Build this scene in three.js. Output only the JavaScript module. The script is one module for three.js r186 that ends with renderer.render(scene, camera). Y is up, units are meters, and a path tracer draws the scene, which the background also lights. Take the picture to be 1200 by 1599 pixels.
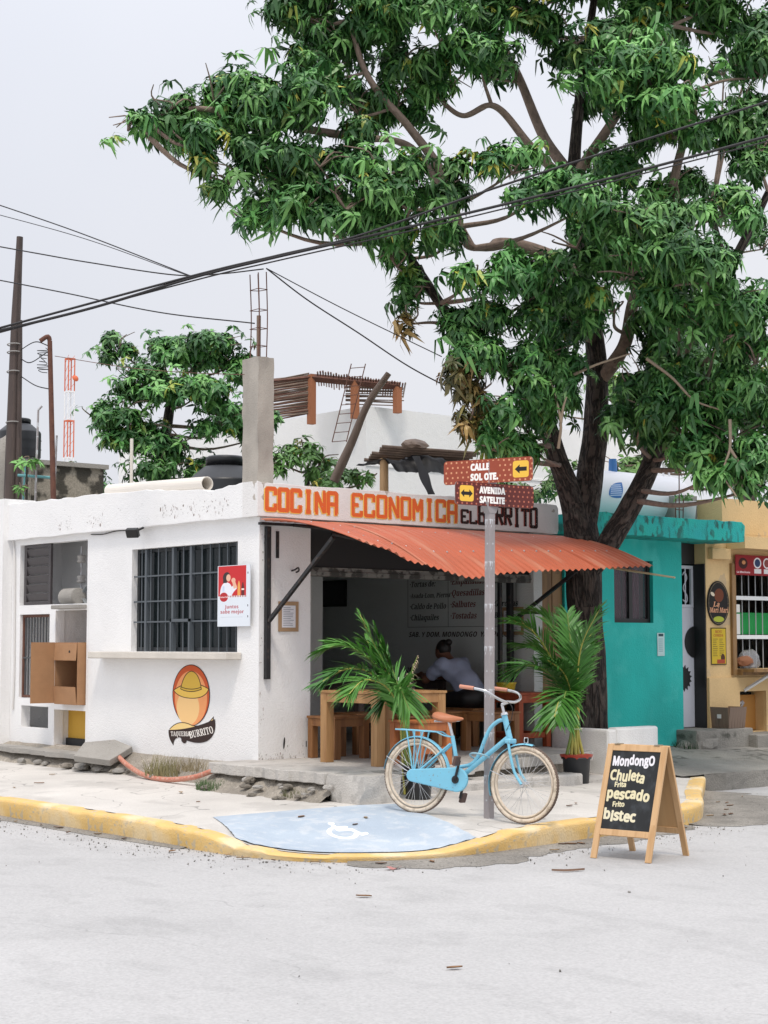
import * as THREE from 'three';
import { mergeGeometries, toCreasedNormals } from 'three/addons/utils/BufferGeometryUtils.js';
import { RoundedBoxGeometry } from 'three/addons/geometries/RoundedBoxGeometry.js';
import { MarchingCubes } from 'three/addons/objects/MarchingCubes.js';

// ---------------------------------------------------------------- camera, sky, sun, exposure
const scene = new THREE.Scene();
const camera = new THREE.PerspectiveCamera(34.185, 0.75, 0.1, 900);
camera.position.set(-9.681, 1.6, 13.382);
camera.lookAt(-9.681 + 0.64304, 1.6 + 0.07879, 13.382 - 0.76176);
const renderer = new THREE.WebGLRenderer({ antialias: true });
renderer.toneMapping = THREE.LinearToneMapping;
renderer.toneMappingExposure = 1.26;
renderer.shadowMap.enabled = true;

function rng(seed) { let s = seed >>> 0; return () => { s = (s + 0x6D2B79F5) | 0; let t = Math.imul(s ^ (s >>> 15), 1 | s); t = (t + Math.imul(t ^ (t >>> 7), 61 | t)) ^ t; return ((t ^ (t >>> 14)) >>> 0) / 4294967296; }; }
const hash = (x, y, s) => { let h = Math.imul(x, 374761393) ^ Math.imul(y, 668265263) ^ Math.imul(s, 2147483647 - 58); h = Math.imul(h ^ (h >>> 13), 1274126177); return ((h ^ (h >>> 16)) >>> 0) / 4294967296; };
function pn(x, y, per, s) {                                        // value noise that repeats after per cells
  const xi = Math.floor(x), yi = Math.floor(y); let fx = x - xi, fy = y - yi;
  fx = fx * fx * (3 - 2 * fx); fy = fy * fy * (3 - 2 * fy);
  const m = (a) => ((a % per) + per) % per;
  const a = hash(m(xi), m(yi), s), b = hash(m(xi + 1), m(yi), s), c = hash(m(xi), m(yi + 1), s), d = hash(m(xi + 1), m(yi + 1), s);
  return a + (b - a) * fx + (c - a) * fy + (a - b - c + d) * fx * fy;
}
function fbm(u, v, per, oct, s) { let t = 0, a = 0.5, n = 0; for (let i = 0; i < oct; i++) { t += a * pn(u * per, v * per, per, s + i); n += a; a *= 0.5; per *= 2; } return t / n; }
const ss = (a, b, x) => { const t = Math.min(1, Math.max(0, (x - a) / (b - a))); return t * t * (3 - 2 * t); };
const mix = (a, b, t) => a + (b - a) * t;

{ // overcast sky: a grey layer that brightens evenly towards the zenith, with faint cloud structure
  const W = 1024, H = 512, d = new Float32Array(W * H * 4);
  for (let j = 0; j < H; j++) for (let i = 0; i < W; i++) {
    const el = ((j + 0.5) / H - 0.5) * Math.PI, sn = Math.max(0, Math.sin(el));
    let c = fbm(i / W, j / H * 0.5, 8, 5, 11) - 0.5;
    const L = 0.60 * (1 + 1.6 * sn * sn) * (1 + 0.30 * c);
    const w = ss(-0.2, 0.25, c), k = (j * W + i) * 4;
    d[k] = L * mix(0.94, 0.975, w); d[k + 1] = L * mix(0.975, 0.99, w); d[k + 2] = L * mix(1.075, 1.05, w); d[k + 3] = 1;
  }
  const t = new THREE.DataTexture(d, W, H, THREE.RGBAFormat, THREE.FloatType);
  t.mapping = THREE.EquirectangularReflectionMapping; t.magFilter = THREE.LinearFilter; t.minFilter = THREE.LinearFilter; t.needsUpdate = true;
  scene.background = t; scene.environment = t;
}
const sun = new THREE.DirectionalLight(0xfff4e6, 1.5);
sun.position.set(-14, 40, 17); sun.target.position.set(0, 0, 0);
sun.castShadow = true; sun.shadow.radius = 20; sun.shadow.mapSize.set(2048, 2048);
Object.assign(sun.shadow.camera, { left: -20, right: 20, top: 20, bottom: -20, near: 1, far: 90 });
scene.add(sun, sun.target);

// ---------------------------------------------------------------- helpers
const V = (x, y, z) => new THREE.Vector3(x, y, z);
const taken = {};
function numbered(n) { const k = taken[n] = (taken[n] ?? -1) + 1; return k ? n + '_' + String(k).padStart(3, '0') : n; }
function flat(gs) {
  gs = (Array.isArray(gs) ? gs : [gs]).map((g) => {
    g = g.index ? g.toNonIndexed() : g;
    for (const k of Object.keys(g.attributes)) if (!['position', 'normal', 'uv'].includes(k)) g.deleteAttribute(k);
    if (!g.attributes.uv) g.setAttribute('uv', new THREE.BufferAttribute(new Float32Array(g.attributes.position.count * 2), 2));
    g.morphAttributes = {}; g.clearGroups(); return g;
  });
  return gs.length > 1 ? mergeGeometries(gs) : gs[0];
}
function obj(name, gs, mat, parent, own = false) {
  const g = flat(gs); const m = new THREE.Mesh(g, mat); m.castShadow = m.receiveShadow = true;
  m.name = parent ? name : numbered(name);
  if (!own) boxUV(g);
  (parent || scene).add(m); return m;
}
function mesh(name, g, mat, parent) { const m = new THREE.Mesh(g, mat); m.castShadow = m.receiveShadow = true; m.name = parent ? name : numbered(name); (parent || scene).add(m); return m; }
function thing(name, label, category, pos = [0, 0, 0], turn = 0, group) {
  const o = new THREE.Group(); o.name = numbered(name); o.position.set(...pos); o.rotation.y = turn; scene.add(o); return tag(o, label, category, group);
}
function tag(o, label, category, group) { o.userData.label = label; o.userData.category = category; if (group) o.userData.group = group; return o; }
function struct(name, gs, mat, own) { const m = obj(name, gs, mat, null, own); m.userData.kind = 'structure'; return m; }
function dup(r, pos, turn, label) { const c = r.clone(); c.name = numbered(r.name.replace(/_\d{3}$/, '')); c.userData = { ...r.userData }; c.position.set(...pos); c.rotation.y = turn; if (label) c.userData.label = label; scene.add(c); return c; }
function boxUV(g) {
  const p = g.attributes.position, n = g.attributes.normal, uv = new Float32Array(p.count * 2);
  for (let i = 0; i < p.count; i++) {
    const ax = Math.abs(n.getX(i)), ay = Math.abs(n.getY(i)), az = Math.abs(n.getZ(i));
    if (ay >= ax && ay >= az) { uv[2 * i] = p.getX(i); uv[2 * i + 1] = p.getZ(i); } else if (ax >= az) { uv[2 * i] = p.getZ(i); uv[2 * i + 1] = p.getY(i); } else { uv[2 * i] = p.getX(i); uv[2 * i + 1] = p.getY(i); }
  }
  g.setAttribute('uv', new THREE.BufferAttribute(uv, 2)); return g;
}
const BB = (x0, x1, y0, y1, z0, z1) => new THREE.BoxGeometry(x1 - x0, y1 - y0, z1 - z0).translate((x0 + x1) / 2, (y0 + y1) / 2, (z0 + z1) / 2);
const RB = (x0, x1, y0, y1, z0, z1, r = 0.006) => new RoundedBoxGeometry(x1 - x0, y1 - y0, z1 - z0, 2, r).translate((x0 + x1) / 2, (y0 + y1) / 2, (z0 + z1) / 2);
function cyl(a, b, r0, r1 = r0, n = 8) {
  const A = V(...a), Bv = V(...b), d = Bv.clone().sub(A), L = d.length();
  const g = new THREE.CylinderGeometry(r1, r0, L, n).translate(0, L / 2, 0);
  g.applyQuaternion(new THREE.Quaternion().setFromUnitVectors(V(0, 1, 0), d.normalize())); return g.translate(...a);
}
function bar(a, b, w, h = w) {                                      // square bar between two points
  const A = V(...a), d = V(...b).sub(A), L = d.length(); const g = new THREE.BoxGeometry(w, L, h).translate(0, L / 2, 0);
  g.applyQuaternion(new THREE.Quaternion().setFromUnitVectors(V(0, 1, 0), d.normalize())); return g.translate(...a);
}
function tube(pts, r, seg = 24, n = 6, closed = false, tension = 0.5) { return new THREE.TubeGeometry(new THREE.CatmullRomCurve3(pts.map((p) => V(...p)), closed, 'catmullrom', tension), seg, r, n, closed); }
function limb(pts, radii, seg, n, rough = 0, seed = 1) {            // tapering, knotty wood; uv: metres round and along
  const c = new THREE.CatmullRomCurve3(pts.map((p) => V(...p))), fr = c.computeFrenetFrames(seg), L = c.getLength();
  const pos = [], uv = [], idx = [];
  for (let i = 0; i <= seg; i++) {
    const t = i / seg, P = c.getPoint(t), k = t * (radii.length - 1), a = Math.min(radii.length - 2, Math.floor(k)), r = mix(radii[a], radii[a + 1], k - a);
    const N = fr.normals[Math.min(i, seg)], Bn = fr.binormals[Math.min(i, seg)];
    for (let j = 0; j <= n; j++) {
      const f = j / n, th = f * Math.PI * 2, nz = rough ? 1 + rough * ((fbm(f, t * 0.5, 6, 3, seed) - 0.5) * 2 + (pn(f * 12, t * L * 3, 12, seed + 5) - 0.5)) : 1, rr = r * nz;
      pos.push(P.x + rr * (N.x * Math.cos(th) + Bn.x * Math.sin(th)), P.y + rr * (N.y * Math.cos(th) + Bn.y * Math.sin(th)), P.z + rr * (N.z * Math.cos(th) + Bn.z * Math.sin(th)));
      uv.push(f * Math.max(0.25, Math.round(radii[0] * 6.28 / 0.25) * 0.25), t * L);
      if (i < seg && j < n) { const q = i * (n + 1) + j; idx.push(q, q + 1, q + n + 1, q + 1, q + n + 2, q + n + 1); }
    }
  }
  const g = new THREE.BufferGeometry(); g.setAttribute('position', new THREE.Float32BufferAttribute(pos, 3)); g.setAttribute('uv', new THREE.Float32BufferAttribute(uv, 2)); g.setIndex(idx); g.computeVertexNormals(); return g;
}
function grid(nu, nv, f, uvf) {                                     // surface from f(u, v) -> [x, y, z]
  const pos = [], uv = [], idx = [];
  for (let j = 0; j <= nv; j++) for (let i = 0; i <= nu; i++) {
    const u = i / nu, v = j / nv, p = f(u, v); pos.push(...p); uv.push(...(uvf ? uvf(u, v, p) : [p[0], p[2]]));
    if (i < nu && j < nv) { const q = j * (nu + 1) + i; idx.push(q, q + 1, q + nu + 1, q + 1, q + nu + 2, q + nu + 1); }
  }
  const g = new THREE.BufferGeometry(); g.setAttribute('position', new THREE.Float32BufferAttribute(pos, 3)); g.setAttribute('uv', new THREE.Float32BufferAttribute(uv, 2)); g.setIndex(idx); g.computeVertexNormals(); return g;
}
function plate(outline, depth, holes = [], bevel = 0) {             // outline in x, y; thickness along +z
  const s = new THREE.Shape(outline.map((p) => new THREE.Vector2(...p)));
  for (const h of holes) s.holes.push(new THREE.Path(h.map((p) => new THREE.Vector2(...p))));
  return new THREE.ExtrudeGeometry(s, { depth, bevelEnabled: bevel > 0, bevelSize: bevel, bevelThickness: bevel, bevelSegments: 2, curveSegments: 12 });
}
const R4 = (x0, x1, y0, y1) => [[x0, y0], [x1, y0], [x1, y1], [x0, y1]];
const toX = (g, x) => g.rotateY(-Math.PI / 2).translate(x, 0, 0);   // outline (z, y); thickness towards -x from x
function rock(seed, sx, sy, sz, rough = 0.35) {
  const g = new THREE.IcosahedronGeometry(1, 2), p = g.attributes.position;
  for (let i = 0; i < p.count; i++) {
    const x = p.getX(i), y = p.getY(i), z = p.getZ(i), n = pn(x * 1.3 + 9, y * 1.3 + z * 1.7 + 9, 64, seed) + 0.5 * pn(x * 3 + 20, y * 3 + z * 2.3 + 20, 64, seed + 3);
    const k = 1 + rough * (n - 0.75) * 1.6; p.setXYZ(i, x * k * sx, Math.max(-0.6, y * k) * sy, z * k * sz);
  }
  return toCreasedNormals(g, 0.5);
}

// ---------------------------------------------------------------- textures and materials
function tex(N, f, metres = 1, srgb = true) {                      // f(u, v) -> linear rgb, repeats every `metres`
  const d = new Uint8Array(N * N * 4), e = (x) => Math.round(255 * Math.min(1, Math.max(0, srgb ? (x <= 0.0031308 ? 12.92 * x : 1.055 * Math.pow(x, 1 / 2.4) - 0.055) : x)));
  for (let j = 0; j < N; j++) for (let i = 0; i < N; i++) { const c = f(i / N, j / N), k = (j * N + i) * 4; d[k] = e(c[0]); d[k + 1] = e(c[1]); d[k + 2] = e(c[2]); d[k + 3] = 255; }
  const t = new THREE.DataTexture(d, N, N, THREE.RGBAFormat); t.wrapS = t.wrapT = THREE.RepeatWrapping; t.magFilter = THREE.LinearFilter; t.minFilter = THREE.LinearMipmapLinearFilter; t.generateMipmaps = true;
  t.repeat.set(1 / metres, 1 / metres); if (srgb) t.colorSpace = THREE.SRGBColorSpace; t.needsUpdate = true; return t;
}
const lerp3 = (a, b, t) => [mix(a[0], b[0], t), mix(a[1], b[1], t), mix(a[2], b[2], t)];
const grey = (v) => [v, v, v];
const M = {};
const std = (o) => new THREE.MeshStandardMaterial({ side: THREE.DoubleSide, roughness: 0.8, ...o });
const rgb = (r, g, b) => new THREE.Color().setRGB(r, g, b);
const plain = (r, g, b, rough = 0.7, metal = 0) => std({ color: rgb(r, g, b), roughness: rough, metalness: metal });
const roughBump = tex(256, (u, v) => grey(0.6 * fbm(u, v, 6, 5, 3) + 0.4 * pn(u * 96, v * 96, 96, 8)), 0.8, false);
// cement of the carriageway: pale, blotched, fine aggregate, hairline patches
M.road = std({ map: tex(1024, (u, v) => {
  const big = fbm(u, v, 3, 5, 21), st = fbm(u, v * 0.25, 8, 4, 25), g = pn(u * 340, v * 340, 340, 7), sp = hash(Math.floor(u * 700), Math.floor(v * 700), 5);
  let a = 0.42 * (0.9 + 0.16 * big + 0.06 * st) * (0.91 + 0.18 * g); if (sp > 0.99) a *= 0.8; if (sp < 0.008) a *= 1.12;
  const ck = Math.abs(fbm(u, v, 2, 5, 29) - 0.5); if (ck < 0.0012 && fbm(u, v, 5, 3, 30) > 0.56) a *= 0.84; a *= 1 - 0.07 * ss(0.55, 0.75, fbm(u * 1, v * 0.5, 22, 4, 33));
  const b = ss(0.58, 0.72, fbm(u, v, 5, 4, 77)); a *= 1 - 0.055 * b;
  return [a * 1.0, a * 0.99, a * 0.985];
}, 4.2), roughness: 0.93, bumpMap: roughBump, bumpScale: 0.004 });
M.walk = std({ map: tex(1024, (u, v) => {
  const big = fbm(u, v, 4, 5, 31), g = pn(u * 300, v * 300, 300, 9); let a = 0.58 * (0.78 + 0.36 * big) * (0.95 + 0.1 * g);
  const st = ss(0.6, 0.75, fbm(u, v, 6, 4, 37)); a *= 1 - 0.14 * st;
  const cr = Math.abs(fbm(u, v, 3, 4, 39) - 0.5); if (cr < 0.0035) a *= 0.62;
  return [a * 1.03, a * 0.985, a * 0.92];
}, 3.1), roughness: 0.92, bumpMap: roughBump, bumpScale: 0.006 });
M.concrete = std({ map: tex(512, (u, v) => {
  const big = fbm(u, v, 4, 5, 41), g = pn(u * 200, v * 200, 200, 10), h = pn(u * 60, v * 60, 60, 12); let a = 0.32 * (0.7 + 0.5 * big) * (0.93 + 0.14 * g); if (h > 0.93) a *= 0.7;
  return [a * 1.03, a * 0.98, a * 0.9];
}, 1.3), roughness: 0.93, bumpMap: roughBump, bumpScale: 0.008 });
M.oldconcrete = std({ map: tex(512, (u, v) => {
  const big = fbm(u, v, 4, 5, 51), g = pn(u * 200, v * 200, 200, 10), m = ss(0.46, 0.66, fbm(u, v, 22, 5, 53)) * ss(0.4, 0.65, fbm(u, v, 5, 3, 55)); const a = 0.26 * (0.6 + 0.6 * big) * (0.9 + 0.2 * g);
  return lerp3([a * 1.03, a * 0.98, a * 0.88], [0.045, 0.047, 0.036], m * 0.75);
}, 1.7), roughness: 0.95, bumpMap: roughBump, bumpScale: 0.012 });
M.palecement = std({ map: tex(512, (u, v) => {
  const big = fbm(u, v, 4, 5, 45), g = pn(u * 200, v * 200, 200, 46), h = ss(0.55, 0.7, fbm(u, v, 16, 4, 47)); const a = 0.47 * (0.76 + 0.4 * big) * (0.93 + 0.14 * g) * (1 - 0.2 * h);
  return [a * 1.03, a * 0.985, a * 0.92];
}, 1.4), roughness: 0.93, bumpMap: roughBump, bumpScale: 0.008 });
M.mould = std({ map: tex(256, (u, v) => {
  const m = ss(0.38, 0.58, fbm(u, v, 9, 5, 57)), g = pn(u * 120, v * 120, 120, 58), a = 0.3 * (0.8 + 0.4 * g);
  return lerp3([a * 1.05, a * 0.95, a * 0.78], [0.03, 0.028, 0.022], m * 0.9);
}, 1.5), roughness: 0.95, bumpMap: roughBump, bumpScale: 0.012 });
M.dirt = std({ map: tex(512, (u, v) => {
  const big = fbm(u, v, 5, 5, 61), g = pn(u * 160, v * 160, 160, 14), p = pn(u * 45, v * 45, 45, 15); let a = 0.31 * (0.55 + 0.7 * big) * (0.8 + 0.4 * g); if (p > 0.85) a *= 1.35;
  return [a * 1.08, a * 0.97, a * 0.82];
}, 1.1), roughness: 1, bumpMap: roughBump, bumpScale: 0.015 });
M.gutter = std({ map: tex(512, (u, v) => {
  const big = fbm(u, v, 5, 5, 63), g = pn(u * 170, v * 170, 170, 24), p = pn(u * 55, v * 55, 55, 25); let a = 0.25 * (0.6 + 0.6 * big) * (0.75 + 0.5 * g); if (p > 0.86) a *= 0.6;
  return [a * 1.05, a * 0.98, a * 0.88];
}, 1.2), roughness: 1, bumpMap: roughBump, bumpScale: 0.01 });
function plaster(c, N, metres, seed, amount = 1, chips = 0) {
  return std({ map: tex(N, (u, v) => {
    const big = fbm(u, v, 4, 5, seed), st = fbm(u, v * 0.3, 7, 4, seed + 7), g = pn(u * 150, v * 150, 150, seed + 2);
    let k = 1 + amount * ((big - 0.5) * 0.14 + (st - 0.5) * 0.08 + (g - 0.5) * 0.025); let r = [c[0] * k, c[1] * k, c[2] * k];
    if (chips) { const m = fbm(u, v, 9, 4, seed + 9); if (m > 0.735) r = lerp3(r, [0.36, 0.31, 0.25], 0.75 * chips); }
    return r;
  }, metres), roughness: 0.86, bumpMap: roughBump, bumpScale: 0.006 });
}
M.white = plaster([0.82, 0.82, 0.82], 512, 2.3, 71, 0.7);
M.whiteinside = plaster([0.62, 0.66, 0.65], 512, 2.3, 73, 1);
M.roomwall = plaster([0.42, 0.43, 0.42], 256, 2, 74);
M.farwhite = plaster([0.80, 0.80, 0.79], 256, 6, 75);
M.teal = std({ map: tex(1024, (u, v) => {
  const big = fbm(u, v, 4, 5, 81), st = fbm(u * 1, v * 0.35, 8, 4, 83), g = pn(u * 220, v * 220, 220, 84); const k = 0.80 + 0.34 * big + 0.3 * (st - 0.5) + 0.03 * (g - 0.5);
  const w = ss(0.55, 0.75, fbm(u, v, 7, 4, 85)); return lerp3([0.012 * k, 0.46 * k, 0.41 * k], [0.06, 0.53, 0.48], 0.6 * w);
}, 2.6), roughness: 0.75, bumpMap: roughBump, bumpScale: 0.006 });
M.tealstain = std({ map: tex(512, (u, v) => {                      // fascia of the slab: teal paint with black mould that has its own outline
  const m = ss(0.46, 0.64, fbm(u, v * 0.5, 30, 5, 87)) * ss(0.3, 0.7, fbm(u, v, 5, 3, 90)), big = fbm(u, v, 4, 4, 88); return lerp3([0.015, 0.40 * (0.8 + 0.4 * big), 0.35], [0.02, 0.06, 0.05], m * 0.85);
}, 1.3), roughness: 0.85, bumpMap: roughBump, bumpScale: 0.01 });
M.yellow = plaster([0.66, 0.47, 0.235], 512, 2.4, 91, 2.6, 0.5);
M.yellowpaint = std({ map: tex(512, (u, v) => {                    // worn kerb paint: grey cement shows through in chips and scuffs
  const big = fbm(u, v, 5, 5, 95), ch = ss(0.52, 0.66, fbm(u, v, 48, 4, 197)) * ss(0.4, 0.65, fbm(u, v, 7, 3, 199)), g = pn(u * 130, v * 130, 130, 98); const k = 0.85 + 0.3 * big + 0.06 * (g - 0.5);
  return lerp3(lerp3([0.73 * k, 0.49 * k, 0.18 * k], [0.73, 0.59, 0.37], ss(0.4, 0.75, big)), [0.46, 0.41, 0.32], ch * 0.8);
}, 1.4), roughness: 0.85, bumpMap: roughBump, bumpScale: 0.006 });
function wood(a, b, seed, metres = 0.6, rough = 0.6) {
  return std({ map: tex(256, (u, v) => { const w = fbm(u, v * 0.12, 10, 4, seed), f = pn(u * 90, v * 7, 90, seed + 3); const t = 0.5 + 0.5 * Math.sin((w * 9 + u * 6.283 * 3) * 1.0); return lerp3(a, b, Math.min(1, 0.6 * t + 0.5 * f * w)); }, metres), roughness: rough });
}
M.tablewood = wood([0.44, 0.25, 0.105], [0.30, 0.15, 0.055], 101);
M.stoolwood = wood([0.30, 0.135, 0.045], [0.18, 0.072, 0.025], 103);
M.orangewood = wood([0.47, 0.165, 0.05], [0.33, 0.095, 0.03], 105);
M.redwood = wood([0.36, 0.072, 0.022], [0.24, 0.045, 0.016], 107);
M.palewood = wood([0.60, 0.385, 0.20], [0.45, 0.26, 0.115], 109);
M.plywood = wood([0.53, 0.33, 0.155], [0.44, 0.255, 0.11], 111, 0.9);
M.darkwood = wood([0.085, 0.06, 0.052], [0.035, 0.026, 0.024], 113);
M.brownboard = wood([0.28, 0.16, 0.06], [0.15, 0.08, 0.03], 115);
M.greywood = wood([0.22, 0.155, 0.115], [0.12, 0.08, 0.06], 117);
M.bark = std({ map: tex(512, (u, v) => {
  const w = u + 0.05 * (fbm(u, v, 5, 3, 121) - 0.5), r = fbm(w, v * 0.22, 18, 4, 123), c = Math.abs(r - 0.5) * 2, g = pn(u * 120, v * 120, 120, 125), li = ss(0.55, 0.72, fbm(u, v, 5, 4, 127));
  const k = ss(0.04, 0.35, c); return lerp3(lerp3([0.018, 0.014, 0.012], [0.085, 0.066, 0.056], k * (0.7 + 0.4 * g)), [0.15, 0.13, 0.112], li * 0.4);
}, 0.75), roughness: 0.95, bumpMap: tex(512, (u, v) => { const w = u + 0.05 * (fbm(u, v, 5, 3, 121) - 0.5); return grey(ss(0, 0.4, Math.abs(fbm(w, v * 0.22, 18, 4, 123) - 0.5) * 2)); }, 0.75, false), bumpScale: 0.03 });
M.limbbark = std({ map: tex(256, (u, v) => { const r = fbm(u, v, 10, 4, 131), g = pn(u * 80, v * 20, 80, 132); const k = 0.6 + 0.7 * r + 0.2 * (g - 0.5); return [0.25 * k, 0.185 * k, 0.15 * k]; }, 0.5), roughness: 0.9, bumpMap: roughBump, bumpScale: 0.008 });
M.rust = std({ map: tex(256, (u, v) => { const r = fbm(u, v, 8, 4, 141); return lerp3([0.085, 0.036, 0.028], [0.16, 0.07, 0.045], r); }, 0.4), roughness: 0.85 });
M.black = plain(0.012, 0.012, 0.013, 0.5);
M.iron = std({ map: tex(128, (u, v) => lerp3([0.012, 0.013, 0.015], [0.05, 0.035, 0.03], ss(0.5, 0.75, fbm(u, v, 8, 4, 143))), 0.3), roughness: 0.55 });
M.awning = std({ map: tex(512, (u, v) => {
  const big = fbm(u, v, 4, 5, 151), st = fbm(u, v * 0.15, 14, 4, 153), g = pn(u * 200, v * 200, 200, 154), du = ss(0.5, 0.8, st); const k = 0.82 + 0.3 * big + 0.05 * (g - 0.5);
  return lerp3([0.48 * k, 0.115 * k, 0.052 * k], [0.52, 0.24, 0.15], 0.6 * du);
}, 1.6), roughness: 0.55 });
M.galv = std({ map: tex(256, (u, v) => { const r = fbm(u, v, 7, 5, 161), p = ss(0.5, 0.56, fbm(u, v * 0.4, 6, 4, 163)); return lerp3([0.58 * (0.8 + 0.4 * r), 0.60 * (0.8 + 0.4 * r), 0.63 * (0.8 + 0.4 * r)], [0.24, 0.2, 0.195], p * 0.8); }, 0.35), roughness: 0.55, metalness: 0.1 });
M.plasticblack = plain(0.016, 0.018, 0.022, 0.42);
M.pvc = plain(0.78, 0.73, 0.66, 0.4);
M.tankwhite = plain(0.80, 0.80, 0.83, 0.35);
M.wire = plain(0.012, 0.011, 0.013, 0.6);
function canvasTex(w, h, draw) { const c = document.createElement('canvas'); c.width = w; c.height = h; const x = c.getContext('2d'); draw(x, w, h); const t = new THREE.CanvasTexture(c); t.colorSpace = THREE.SRGBColorSpace; t.anisotropy = 8; return t; }
const canvasMat = (w, h, draw, o = {}) => std({ map: canvasTex(w, h, draw), roughness: 0.7, ...o });
// a rectangle with uv 0..1; corner a (bottom left), b (bottom right), height
function quad(a, b, h) { return grid(1, 1, (u, v) => [mix(a[0], b[0], u), a[1] + (b[1] - a[1]) * u + h * v, mix(a[2], b[2], u)], (u, v) => [u, v]); }

// ---------------------------------------------------------------- ground, road, pavement
struct('ground', new THREE.PlaneGeometry(700, 700).rotateX(-Math.PI / 2).translate(0, -0.06, 0), M.dirt);
struct('road', grid(24, 24, (u, v) => [mix(-60, 60, u), 0, mix(-60, 60, v)]), M.road);
const KP = [[-2.35, -26, 0.17], [-2.35, -8, 0.17], [-2.35, -2, 0.17], [-2.35, 1.8, 0.165], [-2.35, 2.45, 0.14], [-2.32, 2.95, 0.075], [-2.15, 3.5, 0.052], [-1.75, 3.9, 0.05], [-1.3, 4.08, 0.052], [-0.9, 4.1, 0.09], [-0.45, 4.06, 0.15], [0.5, 3.95, 0.165], [1.3, 3.88, 0.165], [2.1, 3.72, 0.165], [2.55, 3.45, 0.165], [3.2, 2.9, 0.165], [4.0, 2.28, 0.165], [4.75, 1.7, 0.165]];
const kc = new THREE.CatmullRomCurve3(KP.map((p) => V(p[0], p[2], p[1])), false, 'centripetal');
const KN = 420, kerbPts = [];
for (let i = 0; i <= KN; i++) { const P = kc.getPointAt(i / KN), T = kc.getTangentAt(i / KN); const l = Math.hypot(T.x, T.z); kerbPts.push({ x: P.x, z: P.z, h: P.y, nx: T.z / l, nz: -T.x / l, s: i / KN * kc.getLength() }); }
const kAt = (t) => { const f = Math.min(KN - 1e-6, Math.max(0, t * KN)), i = Math.floor(f), a = kerbPts[i], b = kerbPts[i + 1], k = f - i; return { x: mix(a.x, b.x, k), z: mix(a.z, b.z, k), h: mix(a.h, b.h, k), nx: mix(a.nx, b.nx, k), nz: mix(a.nz, b.nz, k), s: mix(a.s, b.s, k) }; };
const tNear = (x, z) => { let m = 1e9, b = 0; kerbPts.forEach((p, i) => { const d = (p.x - x) ** 2 + (p.z - z) ** 2; if (d < m) { m = d; b = i; } }); return b / KN; };
function walkY(x, z) {                                              // height of the pavement
  const p = kAt(tNear(x, z)), d = Math.abs((x - p.x) * p.nx + (z - p.z) * p.nz);
  return mix(p.h, 0.165, ss(0.1, 1.5, d)) + 0.03 * Math.max(0, d - 0.15) + 0.006 * (fbm(x * 0.1 + 5, z * 0.1 + 5, 8, 3, 17) - 0.5);
}
const prof = [[0.012, -0.03], [0.004, 0.5], [0, 0.8], [0.01, 0.95], [0.035, 1], [0.09, 1.0], [0.13, 1.0], [0.162, 1.0]];
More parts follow.
